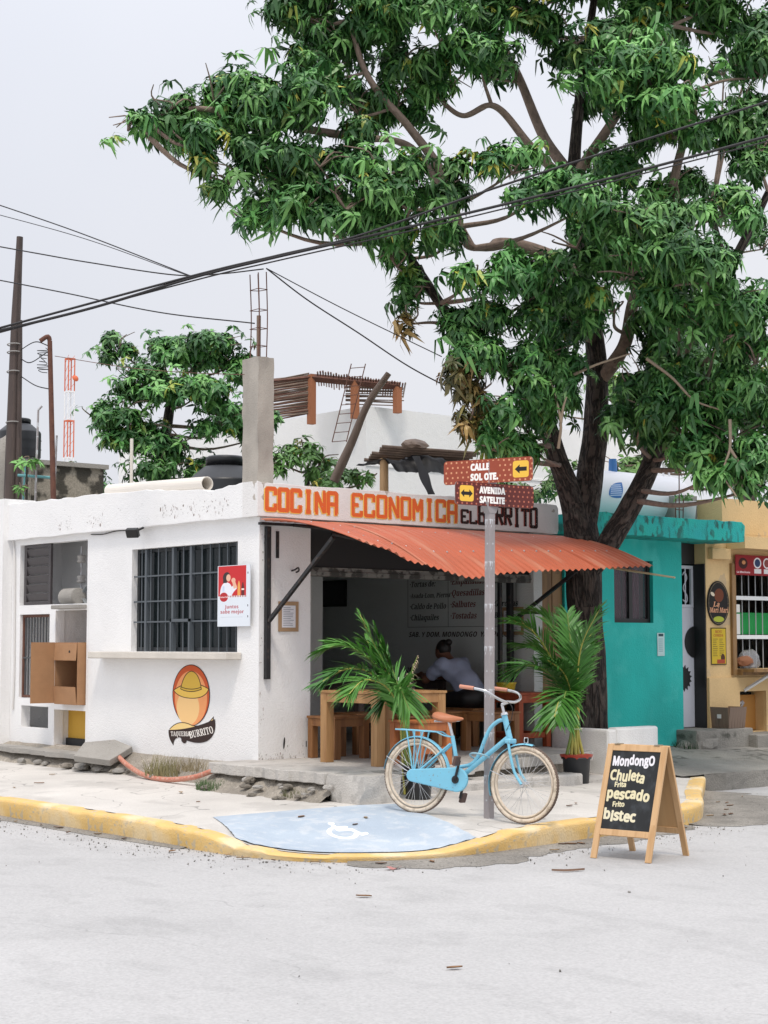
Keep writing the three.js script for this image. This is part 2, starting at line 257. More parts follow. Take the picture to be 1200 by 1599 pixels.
{
  const kg = grid(KN, prof.length - 1, (u, v) => {
    const p = kAt(u), q = prof[Math.round(v * (prof.length - 1))], w = 0.006 * (pn(u * 300, 1, 4096, 5) - 0.5);
    const chip = q[1] > 0.7 ? -0.012 * ss(0.72, 0.85, pn(u * 190, 2, 4096, 6)) : 0;
    return [p.x + p.nx * (q[0] + w), q[1] * p.h + chip + (q[0] > 0.03 && q[0] < 0.16 ? 0.002 : 0), p.z + p.nz * (q[0] + w)];
  }, (u, v, P) => [kAt(u).s, v * 0.36]);
  struct('kerb', kg, M.yellowpaint, true);
  const wg = grid(200, 30, (u, v) => {
    const p = kAt(u), ax = p.x + p.nx * 0.14, az = p.z + p.nz * 0.14, ix = Math.max(p.x, 0.3), iz = Math.min(p.z, 0.5), x = mix(ax, ix, v), z = mix(az, iz, v); return [x, walkY(x, z) - 0.005 * (1 - ss(0, 0.15, v)), z];
  });
  struct('pavement', wg, M.walk);
  // blue dropped-kerb ramp with the white wheelchair mark
  const t0 = tNear(-2.34, 2.75), t1 = tNear(-0.8, 4.1), A = [-1.83, 1.9], Bq = [-0.2, 2.3];
  const blue = canvasTex(1024, 640, (c, w, h) => {
    const im = c.createImageData(w, h), d = im.data;
    for (let j = 0; j < h; j++) for (let i = 0; i < w; i++) {
      const n = fbm(i / w, j / h, 6, 5, 211), g = pn(i / 3, j / 3, 4096, 212), wr = 0.5 * ss(0.5, 0.75, fbm(i / w, j / h, 24, 5, 213)), k = (j * w + i) * 4;
      d[k] = mix(166, 192, wr) + 26 * (n - 0.5) + 8 * g; d[k + 1] = mix(178, 194, wr) + 24 * (n - 0.5) + 8 * g; d[k + 2] = mix(190, 196, wr) + 20 * (n - 0.5) + 8 * g; d[k + 3] = 255;
    }
    c.putImageData(im, 0, 0);
    c.save(); c.translate(540, 380); c.scale(0.95, 1.1); c.strokeStyle = c.fillStyle = 'rgba(248,250,250,1)'; c.lineWidth = 20; c.lineCap = c.lineJoin = 'round';
    c.beginPath(); c.arc(-8, -78, 15, 0, 7); c.fill();
    c.beginPath(); c.moveTo(-10, -52); c.lineTo(-4, 0); c.lineTo(52, 0); c.lineTo(78, 52); c.lineTo(100, 44); c.stroke();
    c.beginPath(); c.moveTo(-6, -26); c.lineTo(38, -26); c.stroke();
    c.beginPath(); c.arc(4, 22, 56, 0.35, 4.1); c.stroke(); c.restore();
  });
  const rg = grid(40, 24, (u, v) => { const p = kAt(mix(t0, t1, u)), x = mix(p.x + p.nx * 0.165, mix(A[0], Bq[0], u), v), z = mix(p.z + p.nz * 0.165, mix(A[1], Bq[1], u), v); return [x, walkY(x, z) + 0.006, z]; }, (u, v) => [u, v]);
  struct('ramp_paint', rg, std({ map: blue, roughness: 0.85 }), true);
  // dirt washed along the gutter, ragged outline
  const gut = (a, b, f, seed) => grid(Math.round((b - a) * 900), 6, (u, v) => { const p = kAt(mix(a, b, u)), e = Math.sin(Math.PI * Math.min(1, Math.max(0, u * 0.98 + 0.01))) ** 0.4, w = f(u) * e * (0.45 + 1.1 * fbm(u, 0.3, 24, 4, seed)), o = mix(-0.02, w, v); return [p.x - p.nx * o, 0.006 - 0.003 * v + 0.008 * (1 - v), p.z - p.nz * o]; });
  const gr = rng(91), gn = 4300, grit = new THREE.InstancedMesh(new THREE.IcosahedronGeometry(1, 0), M.palecement, gn); grit.name = 'gutter_grit'; grit.userData = { kind: 'stuff', label: 'loose grey grit gathered along the kerb and road', category: 'grit' }; grit.castShadow = grit.receiveShadow = true;
  for (let i = 0; i < gn; i++) { const near = i < 3900, p = kAt(mix(0.35, 0.999, gr())), o = near ? 0.01 + 0.6 * gr() ** 2.2 : 0.3 + 5 * gr(), s = 0.002 + 0.006 * gr() ** 5; grit.setMatrixAt(i, new THREE.Matrix4().compose(V(p.x - p.nx * o, 0.006, p.z - p.nz * o), new THREE.Quaternion().setFromAxisAngle(V(gr(), gr(), gr()).normalize(), gr() * 6), V(s * (1 + gr()), s, s))); const k = 0.45 + 0.65 * gr(); grit.setColorAt(i, rgb(k, k, k)); } scene.add(grit);
  struct('gutter_dirt', gut(0.2, tNear(-2.35, 2.3), () => 0.24, 301), M.gutter);
  struct('gutter_dirt', gut(tNear(-1.9, 3.8), tNear(1.9, 3.8), (u) => 0.30 + 0.32 * Math.exp(-(((u - 0.12) / 0.16) ** 2)), 302), M.gutter);
  struct('gutter_dirt', gut(tNear(2.0, 3.7), 0.9999, (u) => 0.75 + 0.2 * u, 303), M.gutter);
}
// pavement in front of the teal house and the shop: lower slab with a broken, mossy edge
{
  const zE = (x) => 1.7 + 0.07 * (fbm(x * 0.13, 0.2, 16, 4, 311) - 0.5) * 2;
  struct('pavement', grid(90, 12, (u, v) => { const x = mix(4.35, 16, u), z = mix(-0.2, zE(x), v); return [x, mix(0.37, 0.19, v) + 0.03 * (fbm(x * 0.11, z * 0.11 + 3, 12, 4, 312) - 0.5), z]; }), M.oldconcrete);
  struct('pavement', grid(120, 5, (u, v) => { const x = mix(4.72, 16, u), z = zE(x), n = 0.07 * (fbm(x * 0.4, v * 0.3, 32, 4, 313) - 0.5); return [x, mix(0.19, -0.02, v) + 0.03 * (fbm(x * 0.11, z * 0.11 + 3, 12, 4, 312) - 0.5) * (1 - v), z + n * Math.sin(v * 3.1)]; }), M.oldconcrete);
}
// ---------------------------------------------------------------- the café's raised floor
const FL = 0.46;
{
  const out = [[-0.5, -0.1], [-0.54, 0.35], [-0.5, 0.8], [-0.56, 1.1], [-0.5, 1.45], [-0.53, 1.72], [-0.02, 1.74], [0.5, 1.76], [1.3, 1.7], [1.32, 1.5], [2.2, 1.42], [3.1, 1.25], [3.55, 1.15], [3.7, 0.9], [3.7, -0.1]];
  const c = [], r = rng(5);
  out.forEach((p, i) => { const q = out[(i + 1) % out.length], n = i === out.length - 1 ? 1 : Math.max(1, Math.round(Math.hypot(q[0] - p[0], q[1] - p[1]) / 0.06)); for (let k = 0; k < n; k++) { const j = n > 1 && k ? 0.06 : 0; c.push([mix(p[0], q[0], k / n) + (r() - 0.5) * j, -(mix(p[1], q[1], k / n) + (r() - 0.5) * j)]); } });
  const t = thing('concrete_floor_slab', 'broken grey concrete slab raised under the wooden tables', 'slab');
  obj('floor_plate', plate(c, 0.085, [], 0.008).rotateX(-Math.PI / 2).translate(0, FL - 0.093, 0), M.palecement, t);
  obj('inner_floor', [BB(0.78, 3.86, 0.2, FL, -1.0, -0.1), BB(1.58, 3.86, 0.2, FL, -2.1, -1.0), BB(2.38, 3.86, 0.2, FL, -4.6, -2.1)], M.palecement, t);
  const inset = c.map((p, i) => [p[0] + (p[0] < 0.2 ? 0.10 + 0.08 * pn(i * 0.3, 1, 4096, 9) : 0), p[1] + (p[1] < -0.9 ? 0.08 + 0.06 * pn(i * 0.3, 2, 4096, 9) : 0)]);
  obj('earth_fill', plate(inset, 0.3).rotateX(-Math.PI / 2).translate(0, 0.07, 0), M.dirt, t);
  const bl = new THREE.BoxGeometry(0.46, 0.3, 0.46, 6, 5, 6), bp = bl.attributes.position;
  for (let i = 0; i < bp.count; i++) { const x = bp.getX(i), y = bp.getY(i), z = bp.getZ(i), n = 0.05 * (pn(x * 9 + 9, y * 9 + z * 7 + 9, 64, 41) - 0.5); bp.setXYZ(i, x + n, y + n * 0.3, z + n); }
  bl.computeVertexNormals();
  obj('corner_block', bl.translate(-0.27, 0.305, 1.98), M.palecement, t);
  const st = thing('concrete_step', 'low concrete step beside the black palm pot', 'step');
  const sg = new RoundedBoxGeometry(2.3, 0.2, 0.4, 3, 0.025); const sp = sg.attributes.position;
  for (let i = 0; i < sp.count; i++) sp.setY(i, sp.getY(i) + 0.015 * (pn(sp.getX(i) * 4 + 9, sp.getZ(i) * 4 + 9, 64, 5) - 0.5));
  sg.computeVertexNormals();
  obj('tread', sg.translate(1.5, 0.21, 1.66), M.palecement, st);
}
// rubble and earth along the foot of the left wall
{
  struct('earth_bank', grid(60, 10, (u, v) => { const z = mix(-0.15, 1.8, u), w = 0.3 + 0.14 * (fbm(u, 0.2, 9, 4, 331) - 0.5), x = -0.40 - w * v, n = fbm(u * 2, v * 0.4, 20, 4, 332) - 0.5; return [x + 0.05 * n, mix(0.385, walkY(x, z) - 0.012, Math.pow(v, 0.75)) + 0.10 * n * Math.sin(Math.PI * v), z]; }), M.dirt);
  const q = rng(83); for (let i = 0; i < 16; i++) { const z = -0.05 + 1.85 * q(), x = -0.52 - 0.2 * q(), s = 0.018 + 0.045 * q() * q(), k = mesh('rubble_stone', rock(140 + i, s * (1 + q()), s * 0.8, s * (1 + q())), i % 2 ? M.palecement : M.dirt); k.position.set(x, mix(0.36, walkY(x, z), ss(-0.45, -0.75, x)) + s * 0.2, z); k.rotation.y = q() * 6; tag(k, s < 0.03 ? 'pebble sized rubble under the café slab edge' : 'fist sized rubble chunk under the café slab edge', 'stone', 'rubble under the slab edge'); }
  const tg = grid(120, 10, (u, v) => {
    const z = mix(-6.2, 0.05, u), w = 0.42 + 0.16 * (fbm(u, 0.1, 14, 4, 321) - 0.5), x = -w * v + 0.05, n = fbm(u * 2, v * 0.3, 24, 4, 322) - 0.5;
    const y0 = walkY(-w + 0.05, z) - 0.01; return [x + 0.03 * n, mix(0.43, y0, Math.pow(v, 1.6)) + 0.09 * n * Math.sin(Math.PI * v), z];
  });
  const e = struct('earth_bank', tg, M.dirt);
  const r = rng(77);
  for (let i = 0; i < 26; i++) {
    const near = i < 8, z = near ? -2.9 + r() * 0.6 : -6 + r() * 6.2, x = -0.22 - r() * 0.25, s = (near ? 0.05 : 0.025) + 0.05 * r() * r(), k = mesh('rubble_stone', rock(40 + i, s * (1 + r()), s * 0.7, s * (1 + r())), i % 3 ? M.concrete : M.dirt);
    k.position.set(x, walkY(Math.min(-0.1, x), z) + 0.02 + s * 0.3, z); k.rotation.y = r() * 6; tag(k, near ? 'rubble chunk beside the tilted broken slab piece' : s < 0.04 ? 'pebble sized rubble along the foot of the white wall' : 'fist sized rubble chunk along the foot of the white wall', 'stone', 'rubble at the foot of the white wall');
  }
  const sl = thing('broken_slab', 'tilted broken concrete slab piece under the white window wall', 'slab piece');
  sl.position.set(-0.3, 0.4, -2.45); sl.rotation.set(0.1, 0.4, 0.32);
  obj('slab', plate([[-0.2, -0.25], [0.16, -0.28], [0.26, 0.02], [0.1, 0.3], [-0.22, 0.2]], 0.06, [], 0.006).rotateX(-Math.PI / 2), M.concrete, sl);
  const s2 = thing('broken_slab', 'long thin broken slab edge under the meter niche', 'slab piece');
  const oc = []; for (let i = 0; i <= 24; i++) oc.push([-0.30 - 0.09 * pn(i * 0.7, 1, 4096, 66), -5.6 + i * 0.12]); oc.push([0.02, -2.72], [0.02, -5.6]);
  obj('slab', plate(oc.map((p) => [p[0], -p[1]]), 0.05, [], 0.006).rotateX(-Math.PI / 2).translate(0, 0.335, 0), M.concrete, s2);
  const slp = thing('broken_slab', 'thin broken slab tongue beside the corner of the white wall', 'slab piece');
  obj('slab', plate([[-0.5, -0.2], [-0.44, 0.12], [-0.1, 0.3], [-0.02, -0.2]], 0.06, [], 0.006).rotateX(-Math.PI / 2).translate(0, 0.36, 0), M.concrete, slp);
  tag(obj('conduit_hose', tube([[-0.2, 0.42, -2.35], [-0.33, 0.33, -1.9], [-0.45, 0.255, -1.35], [-0.5, 0.245, -0.85], [-0.52, 0.3, -0.35], [-0.5, 0.385, -0.02], [-0.42, 0.4, 0.1]], 0.026, 60, 8), std({ map: tex(64, (u, v) => lerp3([0.50, 0.17, 0.11], [0.55, 0.30, 0.22], ss(0.45, 0.7, fbm(u, v, 8, 3, 5))), 0.3), roughness: 0.6 })), 'sagging orange plastic conduit at the foot of the white wall', 'hose');
}

// ---------------------------------------------------------------- the white corner café
const cafe = thing('white_cafe', 'white corner café with orange painted lettering on its roof band', 'building');
{
  const wl = plate([[-3.3, 0.3], [0, 0.38], [0, 2.865], [-3.3, 2.865]], 0.16, [R4(-2.38, -0.37, 1.515, 2.63)]);
  obj('window_wall', toX(wl, 0.16), M.white, cafe);
  const holes = [R4(-4.95, -3.34, 2.06, 2.79), R4(-4.93, -4.2, 0.95, 1.95), R4(-4.06, -3.34, 0.9, 1.985), R4(-4.86, -4.2, 0.6, 0.86), R4(-4.06, -3.34, 0.42, 0.835)];
  const ng = toX(plate([[-5.15, 0.28], [-3.303, 0.28], [-3.303, 2.865], [-5.15, 2.865]], 0.12, holes), 0.12);
  obj('niche_wall', ng, M.white, cafe);
  obj('niche_lining', [BB(0.6, 0.66, 0.3, 2.85, -5.15, -3.3), BB(0.122, 0.6, 0.3, 2.85, -5.15, -5.0), BB(0.162, 0.6, 0.3, 2.85, -3.3, -3.15), BB(0.122, 0.6, 0.3, 2.0, -4.19, -4.08), BB(0.122, 0.6, 1.995, 2.05, -5.0, -3.3), BB(0.122, 0.6, 0.845, 0.89, -5.0, -3.3)], M.white, cafe);
  const nb = obj('niche_board', BB(0.2, 0.215, 0.5, 0.845, -4.08, -3.3), plain(0.62, 0.36, 0.05, 0.8), cafe); nb.userData.label = 'yellow board closing the bottom niche';
  obj('niche_board', BB(0.16, 0.19, 0.4, 0.5, -4.06, -3.5), plain(0.02, 0.02, 0.022), cafe).userData.label = 'black board at the niche foot';
  const ns = obj('niche_shelf', RB(-0.1, 0.5, 2.0, 2.045, -4.0, -3.345, 0.008), M.concrete, cafe);
  obj('bracket', plate([[0, 0], [0.02, 0], [0.02, -0.3], [0.0, -0.36]], 0.06).rotateY(-1.57).translate(0.12, 2.0, -3.42), plain(0.55, 0.45, 0.2), ns);
  obj('pipe_stub', cyl([0.1, 1.55, -3.36], [0.1, 1.55, -3.42], 0.05, 0.05, 14), M.black, cafe);
  // side pilaster and the wall that runs on down the street
  obj('side_wall', [BB(-0.13, 0.3, 0.2, 3.37, -7.4, -5.153)], M.white, cafe);
  const bd = new THREE.Group(); bd.name = 'board_screen'; cafe.add(bd); for (let i = 0; i < 4; i++) obj('plank', BB(4.004 + i * 0.086, 4.086 + i * 0.086, 0.42, 2.8, -0.05 - 0.006 * (i % 2), -0.03 - 0.006 * (i % 2)), M.brownboard, bd);
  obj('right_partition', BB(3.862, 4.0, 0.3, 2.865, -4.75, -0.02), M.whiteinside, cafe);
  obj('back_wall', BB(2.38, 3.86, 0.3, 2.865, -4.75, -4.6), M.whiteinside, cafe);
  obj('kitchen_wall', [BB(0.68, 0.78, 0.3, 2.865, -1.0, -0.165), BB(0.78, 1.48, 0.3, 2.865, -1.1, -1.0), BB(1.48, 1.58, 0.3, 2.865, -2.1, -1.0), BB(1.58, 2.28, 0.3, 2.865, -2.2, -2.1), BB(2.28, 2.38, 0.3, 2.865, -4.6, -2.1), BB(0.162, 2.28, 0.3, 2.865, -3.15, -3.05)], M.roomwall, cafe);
  obj('kitchen_floor', BB(0.162, 2.28, 0.3, 0.44, -3.05, -0.2), M.concrete, cafe); obj('kitchen_counter', BB(0.25, 0.6, 0.45, 1.3, -3.0, -0.4), M.stoolwood, cafe);
  obj('corner_pier', BB(0.16, 0.64, 0.3, 2.865, -0.16, 0), M.white, cafe);
  // roof: slab, parapet bands with an uneven top
  obj('roof_slab', BB(0.243, 4.17, 2.868, 3.08, -7.3, -0.203), M.concrete, cafe);
  const top = [[-7.4, 3.36], [-5.3, 3.30], [-4, 3.285], [-2.6, 3.27], [-1.9, 3.245], [-1.2, 3.2], [-0.74, 3.155], [-0.45, 3.185], [-0.2, 3.2]];
  const o = [[-7.4, 2.87]]; for (let z = -5.2; z < -0.25; z += 0.09) o.push([z, 2.862 + 0.012 * (pn(z * 7 + 99, 1, 4096, 4) - 0.5) - (z < -4.2 ? 0.0 : 0)]); o.push([-0.2, 2.862]);
  for (let z = -0.2; z > -7.4; z -= 0.06) { let i = top.findIndex((p) => p[0] >= z); i = Math.max(1, i); const a = top[i - 1], b = top[i]; o.push([z, mix(a[1], b[1], (z - a[0]) / (b[0] - a[0])) + 0.018 * (pn(z * 9 + 99, 2, 4096, 5) - 0.5)]); } o.push([-7.4, 3.36]);
  const bandL = obj('roof_band', toX(plate(o, 0.3, [], 0.006), 0.235), M.white, cafe);
  const f = [[-0.066, 2.862]]; for (let x = 0.1; x < 4.15; x += 0.15) f.push([x, 2.862 + 0.008 * (pn(x * 5, 3, 4096, 6) - 0.5)]); f.push([4.17, 2.86], [4.19, 2.9], [4.19, 3.15], [4.16, 3.185]);
  for (let x = 4.1; x > -0.06; x -= 0.07) f.push([x, 3.19 + 0.012 * (pn(x * 8, 4, 4096, 7) - 0.5)]); f.push([-0.066, 3.2]);
  const bandF = obj('sign_band', plate(f, 0.25, [], 0.005).translate(0, 0, -0.195), plaster([0.74, 0.73, 0.72], 512, 1.6, 79, 1, 1), cafe);
  // painted lettering, on the band
  const strokes = { C: [[[1, 0.3], [1, 0], [0, 0], [0, 1], [1, 1], [1, 0.7]]], O: [[[0, 0], [1, 0], [1, 1], [0, 1], [0, 0], [1, 0]]], I: [[[0.5, 0], [0.5, 1]], [[0.1, 0], [0.9, 0]], [[0.1, 1], [0.9, 1]]], N: [[[0, 1], [0, 0], [1, 1], [1, 0]], [[-0.12, 1], [0.2, 1]], [[0.8, 0], [1.12, 0]]], A: [[[0, 1], [0, 0], [1, 0], [1, 1]], [[0, 0.56], [1, 0.56]], [[-0.1, 1], [0.2, 1]], [[0.8, 1], [1.12, 1]]], E: [[[1, 0.22], [1, 0], [0, 0], [0, 1], [1, 1], [1, 0.78]], [[0, 0.5], [0.65, 0.5]]], M: [[[0, 1], [0, 0], [0.5, 0.6], [1, 0], [1, 1]], [[-0.1, 1], [0.15, 1]], [[0.85, 1], [1.1, 1]]], L: [[[0, 0], [0, 1], [1, 1], [1, 0.75]]], B: [[[0, 0], [0.85, 0], [1, 0.2], [0.85, 0.48], [0, 0.48]], [[0, 0], [0, 1], [0.9, 1], [1, 0.75], [0.85, 0.48]]], U: [[[0, 0], [0, 1], [1, 1], [1, 0]]], R: [[[0, 1], [0, 0], [1, 0], [1, 0.5], [0, 0.5]], [[0.45, 0.5], [1, 1]]], T: [[[0, 0.2], [0, 0], [1, 0], [1, 0.2]], [[0.5, 0], [0.5, 1]]] };
  const word = (c, s, x0, x1, y0, y1, lw, col) => {
    const n = s.length, wd = (x1 - x0) / n; c.strokeStyle = col; c.lineJoin = 'bevel'; c.lineCap = 'butt';
    [...s].forEach((ch, i) => { const a = x0 + wd * i + wd * 0.14, w = wd * (ch === 'I' ? 0.5 : 0.68), b = a + (ch === 'I' ? wd * 0.1 : 0); for (const pl of strokes[ch]) { c.lineWidth = lw; c.beginPath(); pl.forEach((p, k) => { const X = b + p[0] * w, Y = y0 + lw / 2 + p[1] * (y1 - y0 - lw); k ? c.lineTo(X, Y) : c.moveTo(X, Y); }); c.stroke(); } });
  };
  const W = 2048, Hh = 156, px = (m) => m / 4.15 * W;
  const let_ = canvasTex(W, Hh, (c) => {
    c.clearRect(0, 0, W, Hh);
    for (const [dx, dy, al] of [[-7, 4, 0.85], [5, 3, 0.5], [-3, -2, 0.4]]) { word(c, 'COCINA', px(0.02) + dx, px(0.95) + dx, 10 + dy, 140 + dy, 23, `rgba(243,203,96,${al})`); word(c, 'ECONOMICA', px(1.12) + dx, px(2.62) + dx, 10 + dy, 140 + dy, 21, `rgba(243,203,96,${al})`); }
    word(c, 'COCINA', px(0.02), px(0.95), 10, 140, 23, '#d9632c'); word(c, 'ECONOMICA', px(1.12), px(2.62), 10, 140, 21, '#d9632c');
    word(c, 'EL', px(2.66) - 4, px(2.92) - 4, 56, 140, 15, '#b2432e'); word(c, 'EL', px(2.66), px(2.92), 56, 140, 15, '#2a1512');
    word(c, 'BURRITO', px(2.92) - 5, px(3.86) - 5, 16, 142, 19, '#b2432e'); word(c, 'BURRITO', px(2.92), px(3.86), 16, 142, 19, '#2a1512');
    const r = rng(3); c.globalCompositeOperation = 'destination-out'; for (let i = 0; i < 900; i++) { c.fillStyle = `rgba(0,0,0,${0.3 + 0.5 * r()})`; const s = 1 + 3 * r() * r(); c.fillRect(r() * W, r() * Hh, s * 1.6, s); }
  });
  const lt = obj('lettering', quad([0.0, 2.876, 0.064], [4.15, 2.876, 0.064], 0.3), std({ map: let_, transparent: true, roughness: 0.8 }), bandF, true); lt.userData.label = 'orange and dark red painted words';
  // rust runs and mould on the left band: each stain has its own outline
  const stain = canvasTex(2048, 160, (c, w, h) => {
    const r = rng(19); c.clearRect(0, 0, w, h);
    for (let i = 0; i < 150; i++) { const cl = [0.28, 0.42, 0.72, 0.77, 0.83, 0.9][Math.floor(r() * 6)], x = (cl + (r() - 0.5) * 0.07) * w, y = 50 + 90 * r(), l = 3 + 26 * r() * r(); c.fillStyle = `rgba(${90 + 40 * r() | 0},${62 + 20 * r() | 0},${40 + 15 * r() | 0},${0.15 + 0.6 * r()})`; c.beginPath(); c.ellipse(x, y, 1 + 5 * r() * r(), l * 0.6, 0, 0, 7); c.fill(); }
    for (let i = 0; i < 260; i++) { c.fillStyle = `rgba(70,68,60,${0.1 + 0.35 * r()})`; const x = r() * w, s = 1 + 4 * r() * r(); c.fillRect(x, r() * h, s * 2, s); }
  });
  obj('stains', quad([-0.072, 2.875, -5.2], [-0.072, 2.875, -0.1], 0.28), std({ map: stain, transparent: true, roughness: 0.9 }), bandL, true);
  // wall paint flakes and runs near the window corner
  const flake = canvasTex(512, 1024, (c, w, h) => { const r = rng(23); c.clearRect(0, 0, w, h); for (let i = 0; i < 90; i++) { const e = r() < 0.5; c.fillStyle = `rgba(${105 + 40 * r() | 0},${88 + 30 * r() | 0},${70 + 20 * r() | 0},${0.2 + 0.5 * r()})`; c.beginPath(); c.ellipse(e ? r() * 60 : r() * w, e ? r() * h : h - 60 * r() * r(), 1 + 4 * r(), 2 + 9 * r() * r(), 0, 0, 7); c.fill(); } c.fillStyle = 'rgba(20,18,16,0.9)'; c.beginPath(); c.ellipse(250, 955, 9, 26, 0.2, 0, 7); c.fill(); c.fillRect(470, 950, 8, 26); });
  obj('paint_flakes', quad([0.004, 0.46, 0.006], [0.636, 0.46, 0.006], 2.3), std({ map: flake, transparent: true, roughness: 0.9 }), cafe, true);
  // window: frame, sliding panes, bars
  const win = new THREE.Group(); win.name = 'barred_window'; cafe.add(win);
  const fm = plain(0.018, 0.022, 0.026, 0.5), bm = plain(0.085, 0.10, 0.115, 0.5);
  obj('frame', toX(plate(R4(-2.376, -0.374, 1.517, 2.628), 0.05, [R4(-2.33, -0.42, 1.56, 2.59)]), 0.12), fm, win);
  const gl = new THREE.MeshPhysicalMaterial({ color: rgb(0.16, 0.22, 0.24), roughness: 0.08, transmission: 0.92, specularIntensity: 0.5, thickness: 0, side: THREE.DoubleSide });
  obj('pane', BB(0.10, 0.106, 1.56, 2.59, -2.33, -1.6), gl, win); obj('pane', BB(0.115, 0.121, 1.56, 2.59, -1.66, -0.42), gl, win);  // right pane added; its dark tint imitates the shade of the kitchen behind
  for (const z of [-2.24, -2.06, -1.909, -1.757, -1.42, -1.072, -0.919, -0.757, -0.608, -0.449]) obj('bar', cyl([0.045, 1.516, z], [0.045, 2.63, z], 0.0085, 0.0085, 6), bm, win);
  for (const z of [-2.13, -1.594, -1.252]) obj('mullion', BB(0.02, 0.06, 1.516, 2.62, z - 0.018, z + 0.018), bm, win);
  for (const y of [2.33, 2.055, 1.834]) obj('bar', BB(0.025, 0.04, y - 0.008, y + 0.008, -2.375, -0.375), bm, win);
  obj('hatch_frame', [BB(0.005, 0.03, 1.83, 1.86, -1.62, -1.24), BB(0.005, 0.03, 1.517, 1.86, -1.62, -1.59), BB(0.005, 0.03, 1.517, 1.86, -1.27, -1.24)], bm, win);
  obj('sill', RB(-0.19, -0.002, 1.437, 1.512, -2.99, -0.29, 0.012), plaster([0.62, 0.58, 0.52], 256, 1.1, 401, 1.6), cafe);
  // near-black box and weathered rail above the opening, and its two guide posts
  obj('near_black_box', BB(0.645, 3.855, 2.385, 2.86, -0.30, -0.08), plain(0.014, 0.015, 0.016, 0.7), cafe);
  obj('shutter_rail', [BB(0.642, 3.858, 2.29, 2.38, -0.2, -0.06), BB(0.642, 3.858, 2.325, 2.335, -0.06, -0.045)], std({ map: tex(256, (u, v) => lerp3([0.20, 0.20, 0.185], [0.05, 0.05, 0.045], ss(0.45, 0.6, fbm(u, v, 9, 4, 411))), 0.8), roughness: 0.8 }), cafe);
  obj('guide_post', BB(3.53, 3.57, FL, 2.3, -0.27, -0.23), M.iron, cafe); obj('guide_post', BB(3.67, 3.73, FL, 2.3, -0.27, -0.21), M.iron, cafe);
  // menu painted on the partition
  const menu = canvasTex(1024, 640, (c, w, h) => {
    c.clearRect(0, 0, w, h); c.strokeStyle = '#22262a'; c.lineWidth = 3; c.strokeRect(40, 4, 900, 500); c.beginPath(); c.moveTo(390, 4); c.lineTo(390, 504); c.moveTo(740, 4); c.lineTo(740, 504); c.stroke();
    const L = (t, x, y, col, s = 58) => { c.font = `italic bold ${s}px serif`; c.fillStyle = col; c.save(); c.translate(x, y); c.scale(0.82, 1.2); c.fillText(t, 0, 0); c.restore(); };
    ['Sincronizadas', '·Tortas de:', '·Asada·Lom, Pierna', '·Caldo de Pollo', '·Chilaquiles'].forEach((t, i) => L(t, 52, 80 + i * 92, '#15191c', i === 2 ? 44 : 52));
    ['·Tortillas', '·Empanadas', '·Quesadillas', '·Salbutes', '·Tostadas'].forEach((t, i) => L(t, 404, 72 + i * 92, '#7a1014', 56));
    ['', '·Tacos', '', '·Gorditas', '·Burritos'].forEach((t, i) => L(t, 752, 72 + i * 92, '#15302c', 52));
    c.font = 'italic bold 54px sans-serif'; c.fillStyle = '#2a0d0e'; c.save(); c.translate(46, 585); c.scale(0.98, 1.05); c.fillText('SAB. Y DOM. MONDONGO  Y/o  POZOLE', 0, 0, 900); c.restore();
  });
  obj('menu_lettering', quad([3.856, 1.6, -2.28], [3.856, 1.6, -0.12], 0.95), std({ map: menu, transparent: true, roughness: 0.8 }), cafe, true);
  // cartoon-free emblem under the window: orange oval, yellow hat, banner with the name
  const mural = canvasTex(512, 800, (c, w, h) => {
    c.clearRect(0, 0, w, h); const el = (x, y, rx, ry, f, s = '#241512', lw = 7, rot = 0) => { c.beginPath(); c.ellipse(x, y, rx, ry, rot, 0, 7); c.fillStyle = f; c.fill(); if (lw) { c.lineWidth = lw; c.strokeStyle = s; c.stroke(); } };
    el(245, 300, 195, 290, '#c9572a'); el(245, 330, 170, 262, '#ee9f66', '#c9572a', 0); el(215, 420, 120, 170, '#f4c98a', '', 0);
    c.fillStyle = '#ecc25a'; c.strokeStyle = '#241512'; c.lineWidth = 7; c.beginPath(); c.moveTo(60, 260); c.quadraticCurveTo(240, 130, 430, 235); c.quadraticCurveTo(400, 330, 245, 330); c.quadraticCurveTo(110, 330, 60, 260); c.fill(); c.stroke();
    c.fillStyle = '#d8b145'; c.beginPath(); c.moveTo(135, 245); c.quadraticCurveTo(170, 80, 250, 70); c.quadraticCurveTo(330, 80, 355, 240); c.quadraticCurveTo(245, 290, 135, 245); c.fill(); c.stroke();
    c.beginPath(); c.moveTo(140, 225); c.quadraticCurveTo(245, 262, 350, 222); c.stroke();
    c.fillStyle = '#f0d08a'; c.beginPath(); c.moveTo(20, 640); c.quadraticCurveTo(120, 530, 260, 590); c.quadraticCurveTo(400, 610, 480, 500); c.lineTo(480, 600); c.quadraticCurveTo(300, 680, 30, 670); c.fill(); c.stroke();
    c.fillStyle = '#33231f'; c.beginPath(); c.moveTo(10, 650); c.quadraticCurveTo(240, 640, 495, 520); c.quadraticCurveTo(520, 660, 420, 725); c.quadraticCurveTo(330, 770, 205, 735); c.quadraticCurveTo(190, 790, 150, 745); c.quadraticCurveTo(150, 700, 110, 715); c.quadraticCurveTo(60, 730, 62, 790); c.quadraticCurveTo(5, 730, 10, 650); c.fill(); c.lineWidth = 4; c.stroke();
    const T = (t, x, y, s, rot, sx) => { c.save(); c.translate(x, y); c.rotate(rot); c.scale(sx, 1); c.font = `bold ${s}px serif`; c.fillStyle = '#f5f1ea'; c.fillText(t, 0, 0); c.restore(); };
